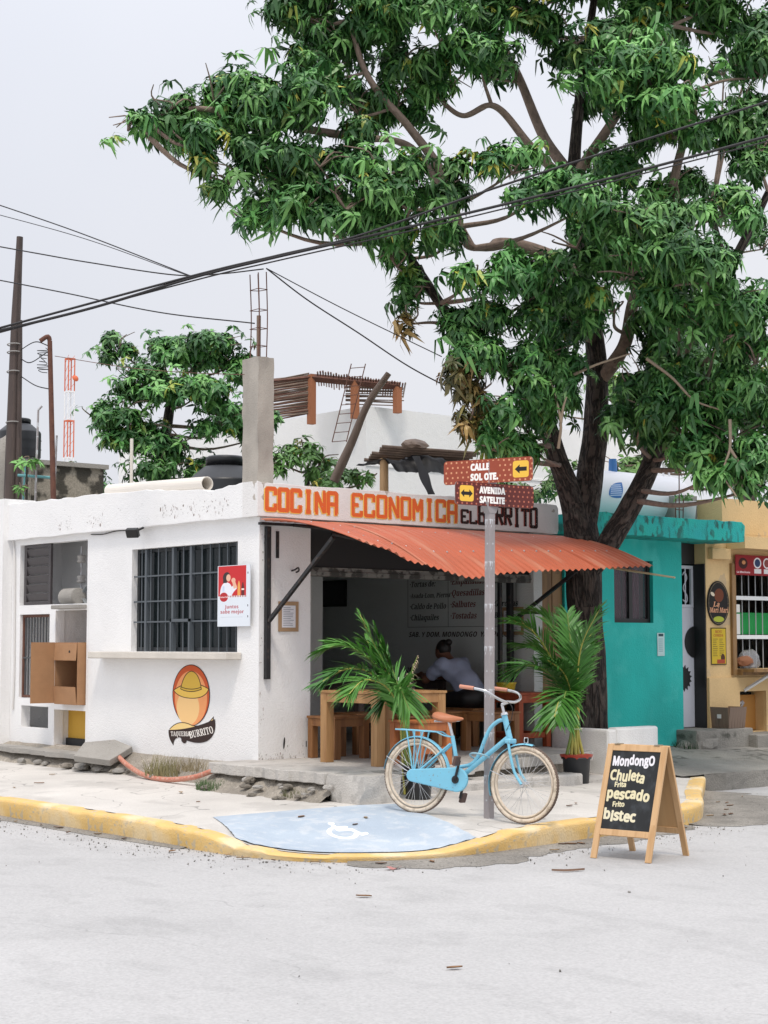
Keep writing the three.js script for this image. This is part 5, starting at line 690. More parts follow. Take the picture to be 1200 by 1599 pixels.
// ---------------------------------------------------------------- chalkboard
{
  const lf = [-0.349, 4.741], rf = [-0.232, 5.221], lb = [0.211, 4.607], rb = [0.289, 5.132], cx = (lf[0] + rf[0] + lb[0] + rb[0]) / 4, cz = (lf[1] + rf[1] + lb[1] + rb[1]) / 4, dx = (rf[0] + rb[0] - lf[0] - lb[0]) / 2, dz = (rf[1] + rb[1] - lf[1] - lb[1]) / 2;
  const t = thing('chalkboard_sign', 'wooden folding chalkboard listing dishes at the roadside', 'chalkboard', [cx, 0, cz], -Math.atan2(dz, dx));
  const w = Math.hypot(dx, dz), H = 0.835, sp = 0.275, LL = Math.hypot(H, sp), tilt = Math.atan2(sp, H);
  const panel = (name, front) => { const g = new THREE.Group(); g.name = name; t.add(g); g.position.set(0, H, front ? 0.012 : -0.012); g.rotation.x = front ? -tilt : tilt; const s = front ? 1 : -1, z = (a, b) => s > 0 ? [a, b] : [-b, -a];
    obj('stile', RB(-w / 2, -w / 2 + 0.048, -LL, 0, ...z(-0.011, 0.011), 0.003), M.palewood, g); obj('stile', RB(w / 2 - 0.048, w / 2, -LL, 0, ...z(-0.011, 0.011), 0.003), M.palewood, g);
    obj('rail', RB(-w / 2 + 0.0485, w / 2 - 0.0485, -0.05, 0, ...z(-0.0105, 0.0105), 0.003), M.palewood, g); obj('rail', RB(-w / 2 + 0.0485, w / 2 - 0.0485, -0.70, -0.652, ...z(-0.0105, 0.0105), 0.003), M.palewood, g); return g; };
  const f = panel('front_leaf', true), bk = panel('rear_leaf', false);
  const ct = canvasTex(512, 760, (c, W, Hh) => {
    const im = c.createImageData(W, Hh), d = im.data; for (let j = 0; j < Hh; j++) for (let i = 0; i < W; i++) { const n = fbm(i / W, j / Hh, 5, 5, 701), v = 24 + 26 * ss(0.5, 0.8, n) + 6 * pn(i / 2, j / 2, 4096, 3), k = (j * W + i) * 4; d[k] = v; d[k + 1] = v * 1.08; d[k + 2] = v * 1.16; d[k + 3] = 255; } c.putImageData(im, 0, 0);
    const S = (s, x, y, size, col, sx, rot, lw) => { c.save(); c.translate(x, y); c.rotate(rot); c.scale(sx, 1); c.font = `${size}px sans-serif`; c.lineJoin = 'round'; c.lineWidth = lw; c.strokeStyle = c.fillStyle = col; let q = 0; const r = rng(s.length * 7 + size); for (const ch of s) { c.save(); c.translate(q, (r() - 0.5) * size * 0.14); c.rotate((r() - 0.5) * 0.14); c.fillText(ch, 0, 0); c.strokeText(ch, 0, 0); c.restore(); q += c.measureText(ch).width * 1.02; } c.restore(); };
    S('MondongO', 16, 140, 118, '#dcdadf', 0.74, -0.03, 13); S('Chuleta', 14, 282, 128, '#d7ceaa', 0.82, 0.03, 13); S('Frita', 74, 350, 62, '#d7ceaa', 1.0, 0.0, 6); S('pescado', 8, 458, 128, '#d7ceaa', 0.93, 0.015, 14); S('Frito', 84, 540, 62, '#d7ceaa', 1.0, 0.0, 6); S('bistec', 6, 670, 130, '#d9d1b4', 0.98, 0.03, 14);
  });
  obj('board', BB(-w / 2 + 0.03, w / 2 - 0.03, -0.67, -0.03, -0.004, 0.002), plain(0.012, 0.014, 0.017, 0.6), f);
  obj('chalk_text', quad([-w / 2 + 0.048, -0.652, 0.0042], [w / 2 - 0.048, -0.652, 0.0042], 0.602), std({ map: ct, roughness: 0.75 }), f, true);
  obj('backing_panel', BB(-w / 2 + 0.02, w / 2 - 0.02, -0.69, -0.01, -0.006, 0.004).translate(0, 0, 0.0), M.plywood, bk);
  obj('side_panel', plate([[0, -0.005], [0.02, -0.005], [sp * 0.83, -0.70], [sp * 0.66, -0.70]], 0.006).rotateY(0), M.plywood, t).position.set(0, -9, 0);
  t.remove(t.children[t.children.length - 1]);
  const hg = plain(0.3, 0.25, 0.18, 0.5, 0.5); for (const x of [-0.17, 0.17]) obj('hinge', RB(x - 0.025, x + 0.025, H + 0.0, H + 0.008, -0.03, 0.03, 0.003), hg, t);
}
// ---------------------------------------------------------------- tables and stools
const tmap = { t: M.tablewood, s: M.stoolwood, o: M.orangewood, r: M.redwood, d: M.darkwood };
function table(name, label, cat, w, d, h, lw, mat, planks, rail, group) {
  const t = thing(name, label, cat, [0, 0, 0], 0, group), n = planks;
  for (let i = 0; i < n; i++) obj('plank', RB(-w / 2 - 0.01 + i * (w + 0.02) / n + 0.0015, -w / 2 - 0.01 + (i + 1) * (w + 0.02) / n - 0.0015, h - 0.024, h, -d / 2 - 0.01, d / 2 + 0.01, 0.004), mat, t);
  for (const x of [-1, 1]) for (const z of [-1, 1]) obj('leg', RB(x * (w / 2 - lw / 2) - lw / 2, x * (w / 2 - lw / 2) + lw / 2, 0, h - 0.025, z * (d / 2 - lw / 2) - lw / 2, z * (d / 2 - lw / 2) + lw / 2, 0.005), mat, t);
  const ap = h > 0.55 ? 0.085 : 0.075, f = lw;
  for (const s of [-1, 1]) { obj('apron', RB(-w / 2 + f, w / 2 - f, h - 0.0255 - ap, h - 0.0255, s * (d / 2 - 0.014) - 0.011, s * (d / 2 - 0.014) + 0.011, 0.003), mat, t); obj('apron', RB(s * (w / 2 - 0.014) - 0.011, s * (w / 2 - 0.014) + 0.011, h - 0.0255 - ap, h - 0.0255, -d / 2 + f, d / 2 - f, 0.003), mat, t); }
  if (rail) for (const s of [-1, 1]) { obj('rail', RB(-w / 2 + f, w / 2 - f, rail, rail + 0.06, s * (d / 2 - lw / 2) - 0.014, s * (d / 2 - lw / 2) + 0.014, 0.003), mat, t); obj('rail', RB(s * (w / 2 - lw / 2) - 0.014, s * (w / 2 - lw / 2) + 0.014, rail, rail + 0.06, -d / 2 + f, d / 2 - f, 0.003), mat, t); }
  return t;
}
{
  table('dining_table', 'light brown wooden table behind the leaning palm', 'table', 0.86, 0.86, 0.69, 0.095, M.tablewood, 5).position.set(0.74, FL, 1.02);
  table('red_table', 'red stained wooden table beside the potted palm', 'table', 0.5, 0.5, 0.6, 0.07, M.redwood, 3, 0.1).position.set(3.53, FL, 0.07);
  table('low_table', 'dark brown low table under the yellow flower pot end', 'table', 0.5, 0.62, 0.6, 0.07, M.tablewood, 3).position.set(3.5, FL, -0.66);
  table('dark_table', 'dark wooden table deep inside the café', 'table', 0.8, 0.7, 0.72, 0.08, M.darkwood, 4).position.set(2.0, FL, -0.75);
  table('work_table', 'table the seated person leans on', 'table', 0.75, 0.75, 0.72, 0.07, M.darkwood, 4).position.set(3.25, FL, -1.62);
  const s0 = table('wooden_stool', 'brown stool pushed under the light brown table', 'stool', 0.44, 0.44, 0.42, 0.075, M.stoolwood, 3, 0, 'wooden stools in the café'); s0.position.set(0.80, FL, 0.26);
  dup(s0, [2.75, FL, 0.42], 0, 'brown stool by the sign post and red table'); dup(s0, [2.42, FL, 0.0], 0, 'brown stool between the dark and the red tables'); dup(s0, [1.45, FL, -0.2], 0, 'brown stool in front of the dark inner table');
  dup(s0, [3.3, FL, -0.42], 0, 'brown stool the person sits on'); dup(s0, [1.5, FL, 0.55], 0, 'brown stool behind the light brown table');
  table('orange_stool', 'orange wooden stool next to the palm stems', 'stool', 0.42, 0.42, 0.42, 0.07, M.orangewood, 3, 0.11, 'wooden stools in the café').position.set(0.84, FL, 1.40 + 0.06);
  // small things on the tables
  const yp = thing('yellow_flower_pot', 'small yellow square pot with a seedling on the red table', 'flower pot', [3.42, FL + 0.601, -0.02], 0.3);
  const pg = new THREE.CylinderGeometry(0.115, 0.09, 0.1, 4, 1, true).rotateY(Math.PI / 4).translate(0, 0.05, 0); obj('pot', [pg, new THREE.CylinderGeometry(0.12, 0.12, 0.015, 4).rotateY(Math.PI / 4).translate(0, 0.1, 0), new THREE.CylinderGeometry(0.088, 0.088, 0.01, 4).rotateY(Math.PI / 4).translate(0, 0.008, 0)], plain(0.72, 0.52, 0.03, 0.5), yp);
  const r = rng(12), lv = [], st = [limb([[0, 0.08, 0], [0.01, 0.18, 0], [-0.02, 0.28, 0.01]], [0.009, 0.006, 0.003], 10, 5)]; for (let i = 0; i < 46; i++) { const h = 0.16 + 0.2 * r(), a = r() * 6.28, q = 0.14 * r(); lv.push(new THREE.CircleGeometry(0.016, 6).scale(1, 1.5, 1).rotateX(-1.3 + r() * 1.2).rotateY(r() * 6).translate(q * Math.cos(a), h, q * Math.sin(a))); if (i % 5 === 0) st.push(cyl([0, 0.2, 0], [q * Math.cos(a), h, q * Math.sin(a)], 0.003, 0.002, 4)); } obj('leaves', lv, plain(0.05, 0.1, 0.03), yp); obj('stem', st, M.limbbark, yp);
  const na = thing('napkin_bag', 'green and white bag of napkins on the light brown table', 'napkins'); obj('bag', rock(101, 0.11, 0.07, 0.08).translate(0.92, FL + 0.745, 1.05), plain(0.62, 0.66, 0.6), na); obj('print', rock(102, 0.055, 0.045, 0.05).translate(0.84, FL + 0.765, 1.02), plain(0.05, 0.35, 0.14), na);
  const ut = thing('black_bowl', 'dark bowl of utensils in the person\u2019s hands', 'bowl'); obj('bowl', new THREE.LatheGeometry([[0, 0], [0.05, 0], [0.09, 0.05], [0.085, 0.05], [0.045, 0.01], [0, 0.01]].map((p) => new THREE.Vector2(...p)), 20).translate(3.25, FL + 0.722, -1.42), M.black, ut); for (let i = 0; i < 5; i++) obj('utensil', cyl([3.25, FL + 0.735, -1.42], [3.2 + 0.03 * i, FL + 0.86, -1.5 + 0.03 * (i % 3)], 0.006, 0.008, 5), M.black, ut);
}
// ---------------------------------------------------------------- seated person
{
  const smin = (a, b, k) => { const h = Math.max(k - Math.abs(a - b), 0) / k; return Math.min(a, b) - h * h * k * 0.25; };
  const cap = (p, a, b) => { const ax = p[0] - a[0], ay = p[1] - a[1], az = p[2] - a[2], bx = b[0] - a[0], by = b[1] - a[1], bz = b[2] - a[2], q = bx * bx + by * by + bz * bz, h = Math.min(1, Math.max(0, (ax * bx + ay * by + az * bz) / q)); return Math.hypot(ax - bx * h, ay - by * h, az - bz * h) - mix(a[3], b[3], h); };
  const iso = (fn, c, half, res) => {
    const mc = new MarchingCubes(res, undefined, false, false, 120000); mc.isolation = 0; const hs = res / 2, F = mc.field;
    for (let k = 0; k < res; k++) for (let j = 0; j < res; j++) for (let i = 0; i < res; i++) F[k * res * res + j * res + i] = -fn([c[0] + (i - hs) / hs * half, c[1] + (j - hs) / hs * half, c[2] + (k - hs) / hs * half]) / half;
    mc.update(); const n = mc.count, P = mc.positionArray.slice(0, n * 3), N = new Float32Array(n * 3), e = 0.003;
    for (let i = 0; i < n; i++) { const p = [P[i * 3] * half + c[0], P[i * 3 + 1] * half + c[1], P[i * 3 + 2] * half + c[2]]; const g = [0, 1, 2].map((a) => { const q = p.slice(), w = p.slice(); q[a] += e; w[a] -= e; return fn(q) - fn(w); }), l = Math.hypot(...g) || 1; for (let a = 0; a < 3; a++) { P[i * 3 + a] = p[a]; N[i * 3 + a] = g[a] / l; } }
    const g = new THREE.BufferGeometry(); g.setAttribute('position', new THREE.BufferAttribute(P, 3)); g.setAttribute('normal', new THREE.BufferAttribute(N, 3)); return g;
  };
  const X0 = 3.3, J = { pel: [X0, 0.985, -0.42, 0.135], mid: [X0, 1.12, -0.52, 0.13], chest: [X0, 1.28, -0.70, 0.125], nk: [X0, 1.40, -0.83, 0.055], hd: [X0, 1.47, -0.90, 0.06] };
  const arm = (s) => [[X0 + s * 0.16, 1.355, -0.77, 0.062], [X0 + s * 0.215, 1.19, -1.0, 0.045], [X0 + s * 0.06, 1.245, -1.25, 0.03]];
  const leg = (s) => [[X0 + s * 0.09, 0.975, -0.42, 0.1], [X0 + s * 0.12, 0.955, -0.87, 0.066], [X0 + s * 0.12, 0.56, -0.85, 0.043], [X0 + s * 0.125, 0.50, -1.03, 0.035]];
  const torso = (p) => { let d = smin(cap(p, J.pel, J.mid), cap(p, J.mid, J.chest), 0.06); for (const s of [-1, 1]) d = smin(d, cap(p, [X0 + s * 0.07, 1.3, -0.72, 0.105], arm(s)[0]), 0.05); return d; };
  const upper = (p, e) => { let d = 9; for (const s of [-1, 1]) { const a = arm(s); const m = [0, 1, 2, 3].map((k) => mix(a[0][k], a[1][k], e)); d = Math.min(d, cap(p, a[0], m)); } return d; };
  const legs = (p) => { let d = 9; for (const s of [-1, 1]) { const l = leg(s); d = Math.min(d, smin(smin(cap(p, l[0], l[1]), cap(p, l[1], l[2]), 0.03), cap(p, l[2], l[3]), 0.02)); } return d; };
  const body = (p) => { let d = smin(torso(p), legs(p), 0.05); d = smin(d, cap(p, J.chest, J.nk), 0.05); d = smin(d, cap(p, J.nk, J.hd), 0.03); for (const s of [-1, 1]) { const a = arm(s); d = smin(d, smin(cap(p, a[0], a[1]), cap(p, a[1], a[2]), 0.02), 0.03); } return d; };
  const ell = (p, c, r) => { const x = (p[0] - c[0]) / r[0], y = (p[1] - c[1]) / r[1], z = (p[2] - c[2]) / r[2], k = Math.hypot(x, y, z); return (k - 1) * Math.min(...r); };
  const HC = [X0, 1.53, -0.945];
  const head = (p) => { let d = ell(p, HC, [0.072, 0.098, 0.09]); d = smin(d, ell(p, [X0, 1.475, -0.985], [0.05, 0.05, 0.05]), 0.04); d = smin(d, cap(p, [X0, 1.525, -1.028, 0.008], [X0, 1.497, -1.048, 0.013]), 0.015); d = smin(d, cap(p, [X0 - 0.012, 1.467, -1.03, 0.008], [X0 + 0.012, 1.467, -1.03, 0.008]), 0.01); for (const s of [-1, 1]) d = smin(d, ell(p, [X0 + s * 0.073, 1.515, -0.935], [0.012, 0.03, 0.02]), 0.01); d = smin(d, cap(p, J.nk, J.hd), 0.03); return d; };
  const hand = (s) => { const w = arm(s)[2], c = [w[0] - s * 0.01, w[1] - 0.008, w[2] - 0.06]; const fin = []; for (let i = 0; i < 4; i++) { const o = (i - 1.5) * 0.019, l = [0.036, 0.042, 0.039, 0.03][i]; fin.push([[c[0] + o, c[1], c[2] - 0.03, 0.009], [c[0] + o * 1.1, c[1] + 0.006, c[2] - 0.03 - l, 0.0085], [c[0] + o * 1.1, c[1] - 0.016, c[2] - 0.045 - l, 0.0075]]); } fin.push([[c[0] - s * 0.03, c[1], c[2] + 0.01, 0.011], [c[0] - s * 0.05, c[1] - 0.004, c[2] - 0.02, 0.0095], [c[0] - s * 0.048, c[1] - 0.01, c[2] - 0.045, 0.008]]); return [(p) => { let d = ell(p, c, [0.038, 0.016, 0.045]); d = smin(d, cap(p, w, [c[0], c[1], c[2] + 0.03, 0.024]), 0.02); for (const f of fin) d = smin(d, Math.min(cap(p, f[0], f[1]), cap(p, f[1], f[2])), 0.006); return d; }, c]; };
  const t = thing('person', 'person in pale blue shirt leaning over the inner table', 'person');
  const skin = plain(0.17, 0.075, 0.045, 0.6); const hs = [-1, 1].map((s) => { const [f, c] = hand(s); return iso(f, c, 0.12, 64); });
  obj('body', [iso(body, [X0, 1.02, -0.75], 0.62, 84), iso(head, [X0, 1.5, -0.95], 0.16, 72), ...hs], skin, t);
  const cloth = std({ map: tex(128, (u, v) => { const k = 0.93 + 0.14 * fbm(u, v, 8, 4, 801); return [0.36 * k, 0.41 * k, 0.56 * k]; }, 0.3), roughness: 0.9 });
  obj('shirt', iso((p) => { const wr = 0.006 * (Math.sin(p[1] * 46 + p[2] * 30) + Math.sin(p[0] * 38 - p[1] * 25)); return Math.max(smin(torso(p), upper(p, 0.62), 0.03) - 0.02 - wr * 0.6, 1.0 - p[1] + (p[2] + 0.42) * 0.4, -(Math.hypot(p[0] - X0, p[1] - 1.43, p[2] + 0.86) - 0.075)); }, [X0, 1.2, -0.65], 0.42, 84), cloth, t);
  obj('trousers', iso((p) => Math.max(smin(legs(p), ell(p, [X0, 0.985, -0.42], [0.17, 0.13, 0.15]), 0.05) - 0.014, 0.54 - p[1]), [X0, 0.85, -0.7], 0.5, 72), M.black, t);
  obj('hair', iso((p) => { let d = Math.max(ell(p, [X0, 1.545, -0.925], [0.083, 0.102, 0.09]), -(p[2] + 0.985 + (1.6 - p[1]) * -0.25), 1.49 - p[1]); d = smin(d, ell(p, [X0, 1.615, -0.84], [0.04, 0.04, 0.04]), 0.02); return d; }, [X0, 1.55, -0.91], 0.16, 64), plain(0.012, 0.009, 0.008, 0.5), t);
  for (const s of [-1, 1]) obj('eye', new THREE.SphereGeometry(0.011, 10, 8).translate(X0 + s * 0.03, 1.528, -1.021), plain(0.05, 0.04, 0.035, 0.3), t);
}

// ---------------------------------------------------------------- potted palms
const leafMat = (r, g, b, rough = 0.45) => new THREE.MeshPhysicalMaterial({ color: rgb(r, g, b), roughness: rough, side: THREE.DoubleSide });
function frond(pts, len, n, seed, start = 0.3, dead = false) {
  const c = new THREE.CatmullRomCurve3(pts.map((p) => V(...p))), r = rng(seed), pos = [], uv = [], L = c.getLength();
  for (let i = 0; i < n; i++) for (const s of [-1, 1]) {
    const t = start + (1 - start) * (i + r() * 0.6) / n, P = c.getPoint(Math.min(1, t)), T = c.getTangent(Math.min(0.999, t)), S = V(0, 1, 0).cross(T); if (S.length() < 0.25) S.set(0.6, 0, 0.8); S.normalize(); S.applyAxisAngle(T, (r() - 0.5) * 0.7);
    const k = (t - start) / (1 - start), l = len * (0.5 + 0.6 * Math.sin(Math.PI * Math.min(1, k * 0.85 + 0.15))) * (0.8 + 0.4 * r()), dir = T.clone().multiplyScalar(0.75 + 0.5 * k).addScaledVector(S, s * 0.8).addScaledVector(V(0, 1, 0), 0.15 + 0.15 * r()).normalize(), wv = new THREE.Vector3().crossVectors(dir, T).cross(dir).normalize().applyAxisAngle(dir, (r() - 0.5) * 0.9);
    const w = 0.010 + 0.005 * r(), dr = (dead ? 0.7 : 0.28) * l * (0.6 + 0.8 * r()), q = [0, 0.3, 0.65, 1].map((f) => P.clone().addScaledVector(dir, l * f * (dead ? 0.8 : 1)).add(V(0, -dr * f * f, 0))), ws = [0.35, 1, 0.75, 0.02];
    for (let a = 0; a < 3; a++) { const A = q[a].clone().addScaledVector(wv, w * ws[a]), B = q[a].clone().addScaledVector(wv, -w * ws[a]), C = q[a + 1].clone().addScaledVector(wv, w * ws[a + 1]), D = q[a + 1].clone().addScaledVector(wv, -w * ws[a + 1]); for (const p of [A, B, C, B, D, C]) { pos.push(p.x, p.y, p.z); uv.push(0, 0); } }
  }
  const g = new THREE.BufferGeometry(); g.setAttribute('position', new THREE.Float32BufferAttribute(pos, 3)); g.setAttribute('uv', new THREE.Float32BufferAttribute(uv, 2)); g.computeVertexNormals(); return g;
}
{
  const greens = [leafMat(0.07, 0.22, 0.035), leafMat(0.10, 0.27, 0.05), leafMat(0.05, 0.17, 0.03)], dry = leafMat(0.42, 0.33, 0.22, 0.8), cane = plain(0.36, 0.34, 0.07, 0.5), cane2 = plain(0.16, 0.24, 0.05, 0.5);
  const p1 = thing('leaning_palm', 'potted palm with fronds leaning over the light brown table', 'palm');
  const F1 = [[[0.212, 0.303, 2.037], [0.201, 0.881, 1.963], [0.086, 1.341, 1.866], [-0.108, 1.860, 1.701]], [[0.203, 0.303, 2.030], [0.192, 0.939, 1.955], [-0.040, 1.371, 1.890], [-0.331, 1.583, 1.775], [-0.514, 1.526, 1.621]], [[0.225, 0.303, 2.048], [0.183, 0.939, 1.948], [-0.070, 1.314, 1.864], [-0.393, 1.374, 1.853], [-0.628, 1.247, 1.786]], [[0.229, 0.303, 2.052], [0.210, 0.881, 1.970], [0.204, 1.281, 1.835], [0.058, 1.745, 1.711]], [[0.225, 0.303, 2.048], [0.201, 0.881, 1.963], [-0.108, 1.205, 2.095], [-0.391, 1.282, 2.117], [-0.560, 1.158, 2.105]], [[0.238, 0.303, 2.059], [0.210, 0.881, 1.970], [0.243, 1.162, 1.736], [0.171, 1.046, 1.676]], [[0.220, 0.303, 2.044], [0.192, 0.910, 1.955], [0.124, 1.397, 1.767], [0.063, 1.629, 1.585]], [[0.187, 0.307, 2.082], [0.136, 0.943, 2.038], [0.027, 1.231, 2.077], [0.039, 1.008, 2.219]]];
  F1.forEach((f, i) => { const g = obj('frond', frond(f, 0.30, 52, 900 + i, 0.36), greens[i % 3], p1); obj('cane', tube(f, 0.008, 24, 5), i % 2 ? cane2 : cane, g); });
  const dd = [[0.238, 0.303, 2.059], [0.223, 0.939, 1.981], [0.237, 1.283, 1.993], [0.290, 1.485, 2.038]]; const dg = obj('frond', frond(dd, 0.13, 16, 950, 0.5, true), dry, p1); dg.userData.label = 'dried brown frond'; obj('cane', tube(dd, 0.006, 20, 5), cane2, dg);
  for (let i = 0; i < 5; i++) { const q = [[0.203, 0.258, 2.030], [0.192, 0.824, 1.955]]; obj('cane', cyl([q[0][0] + 0.03 * (i - 2), q[0][1], q[0][2] + 0.02 * (i % 2)], [q[1][0] + 0.015 * (i - 2), q[1][1] + 0.03 * i, q[1][2]], 0.012, 0.009, 7), i % 2 ? cane2 : cane, p1); }
  const pot = (t, x, y, z, h, r0, r1, red) => { obj('pot', new THREE.LatheGeometry([[0, 0], [r0, 0], [r1, h], [r1 + 0.012, h], [r1 + 0.012, h + 0.02], [r1 - 0.012, h + 0.02], [r1 - 0.02, h - 0.04], [0, h - 0.04]].map((p) => new THREE.Vector2(...p)), 28).translate(x, y, z), M.plasticblack, t); if (red) { obj('pot_rim', new THREE.CylinderGeometry(r1 + 0.03, r1 + 0.012, 0.04, 8).translate(x, y + h + 0.025, z), plain(0.42, 0.05, 0.03, 0.5), t); } };
  pot(p1, 0.26, walkY(0.26, 2.08), 2.08, 0.28, 0.11, 0.14);
  const p2 = thing('upright_palm', 'tall potted palm tied with string beside the tree planter', 'palm');
  const F2 = [[[2.757, 0.482, 1.634], [2.740, 0.920, 1.620], [2.619, 1.373, 1.517], [2.370, 1.729, 1.438], [2.142, 1.838, 1.377]], [[2.762, 0.482, 1.638], [2.756, 0.984, 1.633], [2.752, 1.502, 1.499], [2.701, 1.863, 1.325], [2.626, 1.931, 1.131]], [[2.772, 0.482, 1.647], [2.781, 1.049, 1.654], [2.746, 1.568, 1.755], [2.813, 1.954, 1.943]], [[2.767, 0.482, 1.642], [2.761, 1.114, 1.638], [2.813, 1.567, 1.550], [2.858, 1.909, 1.457]], [[2.772, 0.482, 1.647], [2.791, 1.049, 1.662], [2.955, 1.436, 1.540], [3.132, 1.732, 1.558]], [[2.757, 0.482, 1.634], [2.706, 0.984, 1.591], [2.444, 1.279, 1.632], [2.126, 1.391, 1.624], [2.009, 1.302, 1.526]], [[2.757, 0.482, 1.634], [2.720, 0.855, 1.603], [2.366, 1.062, 1.828], [2.172, 0.882, 1.925]], [[2.767, 0.482, 1.642], [2.760, 1.176, 1.506], [2.654, 1.534, 1.285], [2.554, 1.580, 1.070]], [[2.762, 0.482, 1.638], [2.668, 1.052, 1.690], [2.460, 1.313, 1.776], [2.195, 1.442, 1.814]], [[2.762, 0.482, 1.638], [2.667, 0.924, 1.689], [2.406, 1.125, 1.861], [2.230, 0.882, 1.974]]];
  F2.forEach((f, i) => { const g = obj('frond', frond(f, 0.33, 50, 970 + i, 0.36), greens[i % 3], p2); obj('cane', tube(f, 0.009, 24, 5), i % 2 ? cane2 : cane, g); });
  for (let i = 0; i < 6; i++) { const a = [2.762, 0.469, 1.638]; obj('cane', limb([[a[0] + 0.035 * (i - 2.5), a[1], a[2] + 0.03 * (i % 3 - 1)], [a[0] + 0.02 * (i - 2.5), a[1] + 0.25, a[2]], [a[0] + 0.03 * (i - 2.5) - 0.01, a[1] + 0.5, a[2]]], [0.018, 0.014, 0.011], 10, 7), i % 3 ? cane : cane2, p2); }
  obj('string', new THREE.TorusGeometry(0.07, 0.008, 6, 18).rotateX(1.57).translate(2.764, 0.739, 1.640), plain(0.5, 0.5, 0.35), p2);
  pot(p2, 2.76, walkY(2.76, 1.66), 1.66, 0.24, 0.125, 0.14, true);
  const pl = thing('tree_planter', 'low white painted planter wall around the tree trunk', 'planter');
  const pw = plaster([0.80, 0.80, 0.79], 256, 1.2, 88, 2); obj('wall', [new RoundedBoxGeometry(0.7, 0.5, 0.14, 3, 0.03).translate(4.3, 0.44, 1.06)], pw, pl); obj('wall', [new RoundedBoxGeometry(0.14, 0.5, 0.86, 3, 0.03).translate(3.89, 0.425, 0.7)], pw, pl); obj('soil', BB(3.97, 4.6, 0.3, 0.6, 0.02, 0.98), M.dirt, pl);
}
// weeds along the wall foot
function tuft(name, label, x, z, n, h, spread, mat, seed, y) {
  const r = rng(seed), pos = [], gs = []; for (let i = 0; i < n; i++) { const a = r() * 6.28, q = spread * Math.sqrt(r()), bx = q * Math.cos(a), bz = q * Math.sin(a) * 1.4, hh = h * (0.4 + 0.7 * r()), lx = (r() - 0.5) * h * 0.9, lz = (r() - 0.5) * h * 0.9, w = 0.004 + 0.004 * r(); gs.push(grid(1, 3, (u, v) => [bx + lx * v * v + (u - 0.5) * w * (1 - v), hh * v, bz + lz * v * v + (u - 0.5) * w * (1 - v)])); }
  const m = tag(obj(name, gs, mat), label, 'weed'); m.position.set(x, y ?? walkY(x, z), z); return m;
}
tuft('weed_tuft', 'dry straw coloured weed tuft above the orange conduit', -0.36, -1.15, 170, 0.22, 0.16, plain(0.22, 0.2, 0.1, 0.9), 31, 0.26); tuft('weed_tuft', 'thin dry grass tuft at the wall under the emblem', -0.25, -0.8, 90, 0.16, 0.14, plain(0.24, 0.2, 0.12, 0.9), 32, 0.32);
tuft('weed_tuft', 'low green weed cushion at the white wall corner', -0.6, 0.08, 260, 0.11, 0.13, plain(0.09, 0.14, 0.06, 0.9), 33); tuft('weed_tuft', 'scrubby weeds under the broken slab edge', -0.55, 1.35, 130, 0.1, 0.12, plain(0.14, 0.14, 0.07, 0.9), 34); tuft('weed_tuft', 'moss green weeds at the foot of the teal wall', 6.3, 0.14, 120, 0.1, 0.14, plain(0.02, 0.06, 0.02, 0.9), 35, 0.33);
// ---------------------------------------------------------------- trees
function leafRosette(n, len, wid, seed, droop) {
  const r = rng(seed), pos = [], uv = [], nor = [];
  for (let i = 0; i < n; i++) {
    const a = i / n * 6.2832 * 1.618 * 3 + r() * 0.5, up = mix(-0.25, 0.75, r()), l = len * (0.7 + 0.5 * r()), w = wid * (0.8 + 0.4 * r());
    const d = V(Math.cos(a), up, Math.sin(a)).normalize(), s = V(-Math.sin(a), (r() - 0.5) * 0.5, Math.cos(a)).normalize(), q = [0.06, 0.36, 0.7, 1].map((f) => d.clone().multiplyScalar(l * f).add(V(0, -droop * l * f * f * (0.6 + 0.8 * r()), 0))), ws = [0.1, 1, 0.75, 0.0], fold = 0.22;
    const n0 = new THREE.Vector3().crossVectors(s, d).normalize(); if (n0.y < 0) n0.negate();
    for (let k = 0; k < 3; k++) for (const e of [-1, 1]) {
      const A = q[k], B = q[k].clone().addScaledVector(s, e * w * ws[k]).addScaledVector(n0, w * ws[k] * fold), C = q[k + 1], D = q[k + 1].clone().addScaledVector(s, e * w * ws[k + 1]).addScaledVector(n0, w * ws[k + 1] * fold);
      for (const p of (e > 0 ? [A, B, C, B, D, C] : [A, C, B, B, C, D])) { pos.push(p.x, p.y, p.z); uv.push(0, 0); }
    }
  }
  const g = new THREE.BufferGeometry(); g.setAttribute('position', new THREE.Float32BufferAttribute(pos, 3)); g.setAttribute('uv', new THREE.Float32BufferAttribute(uv, 2)); g.computeVertexNormals(); return g;
}
const UP = V(0, 1, 0), tmpQ = new THREE.Quaternion(), tmpM = new THREE.Matrix4();
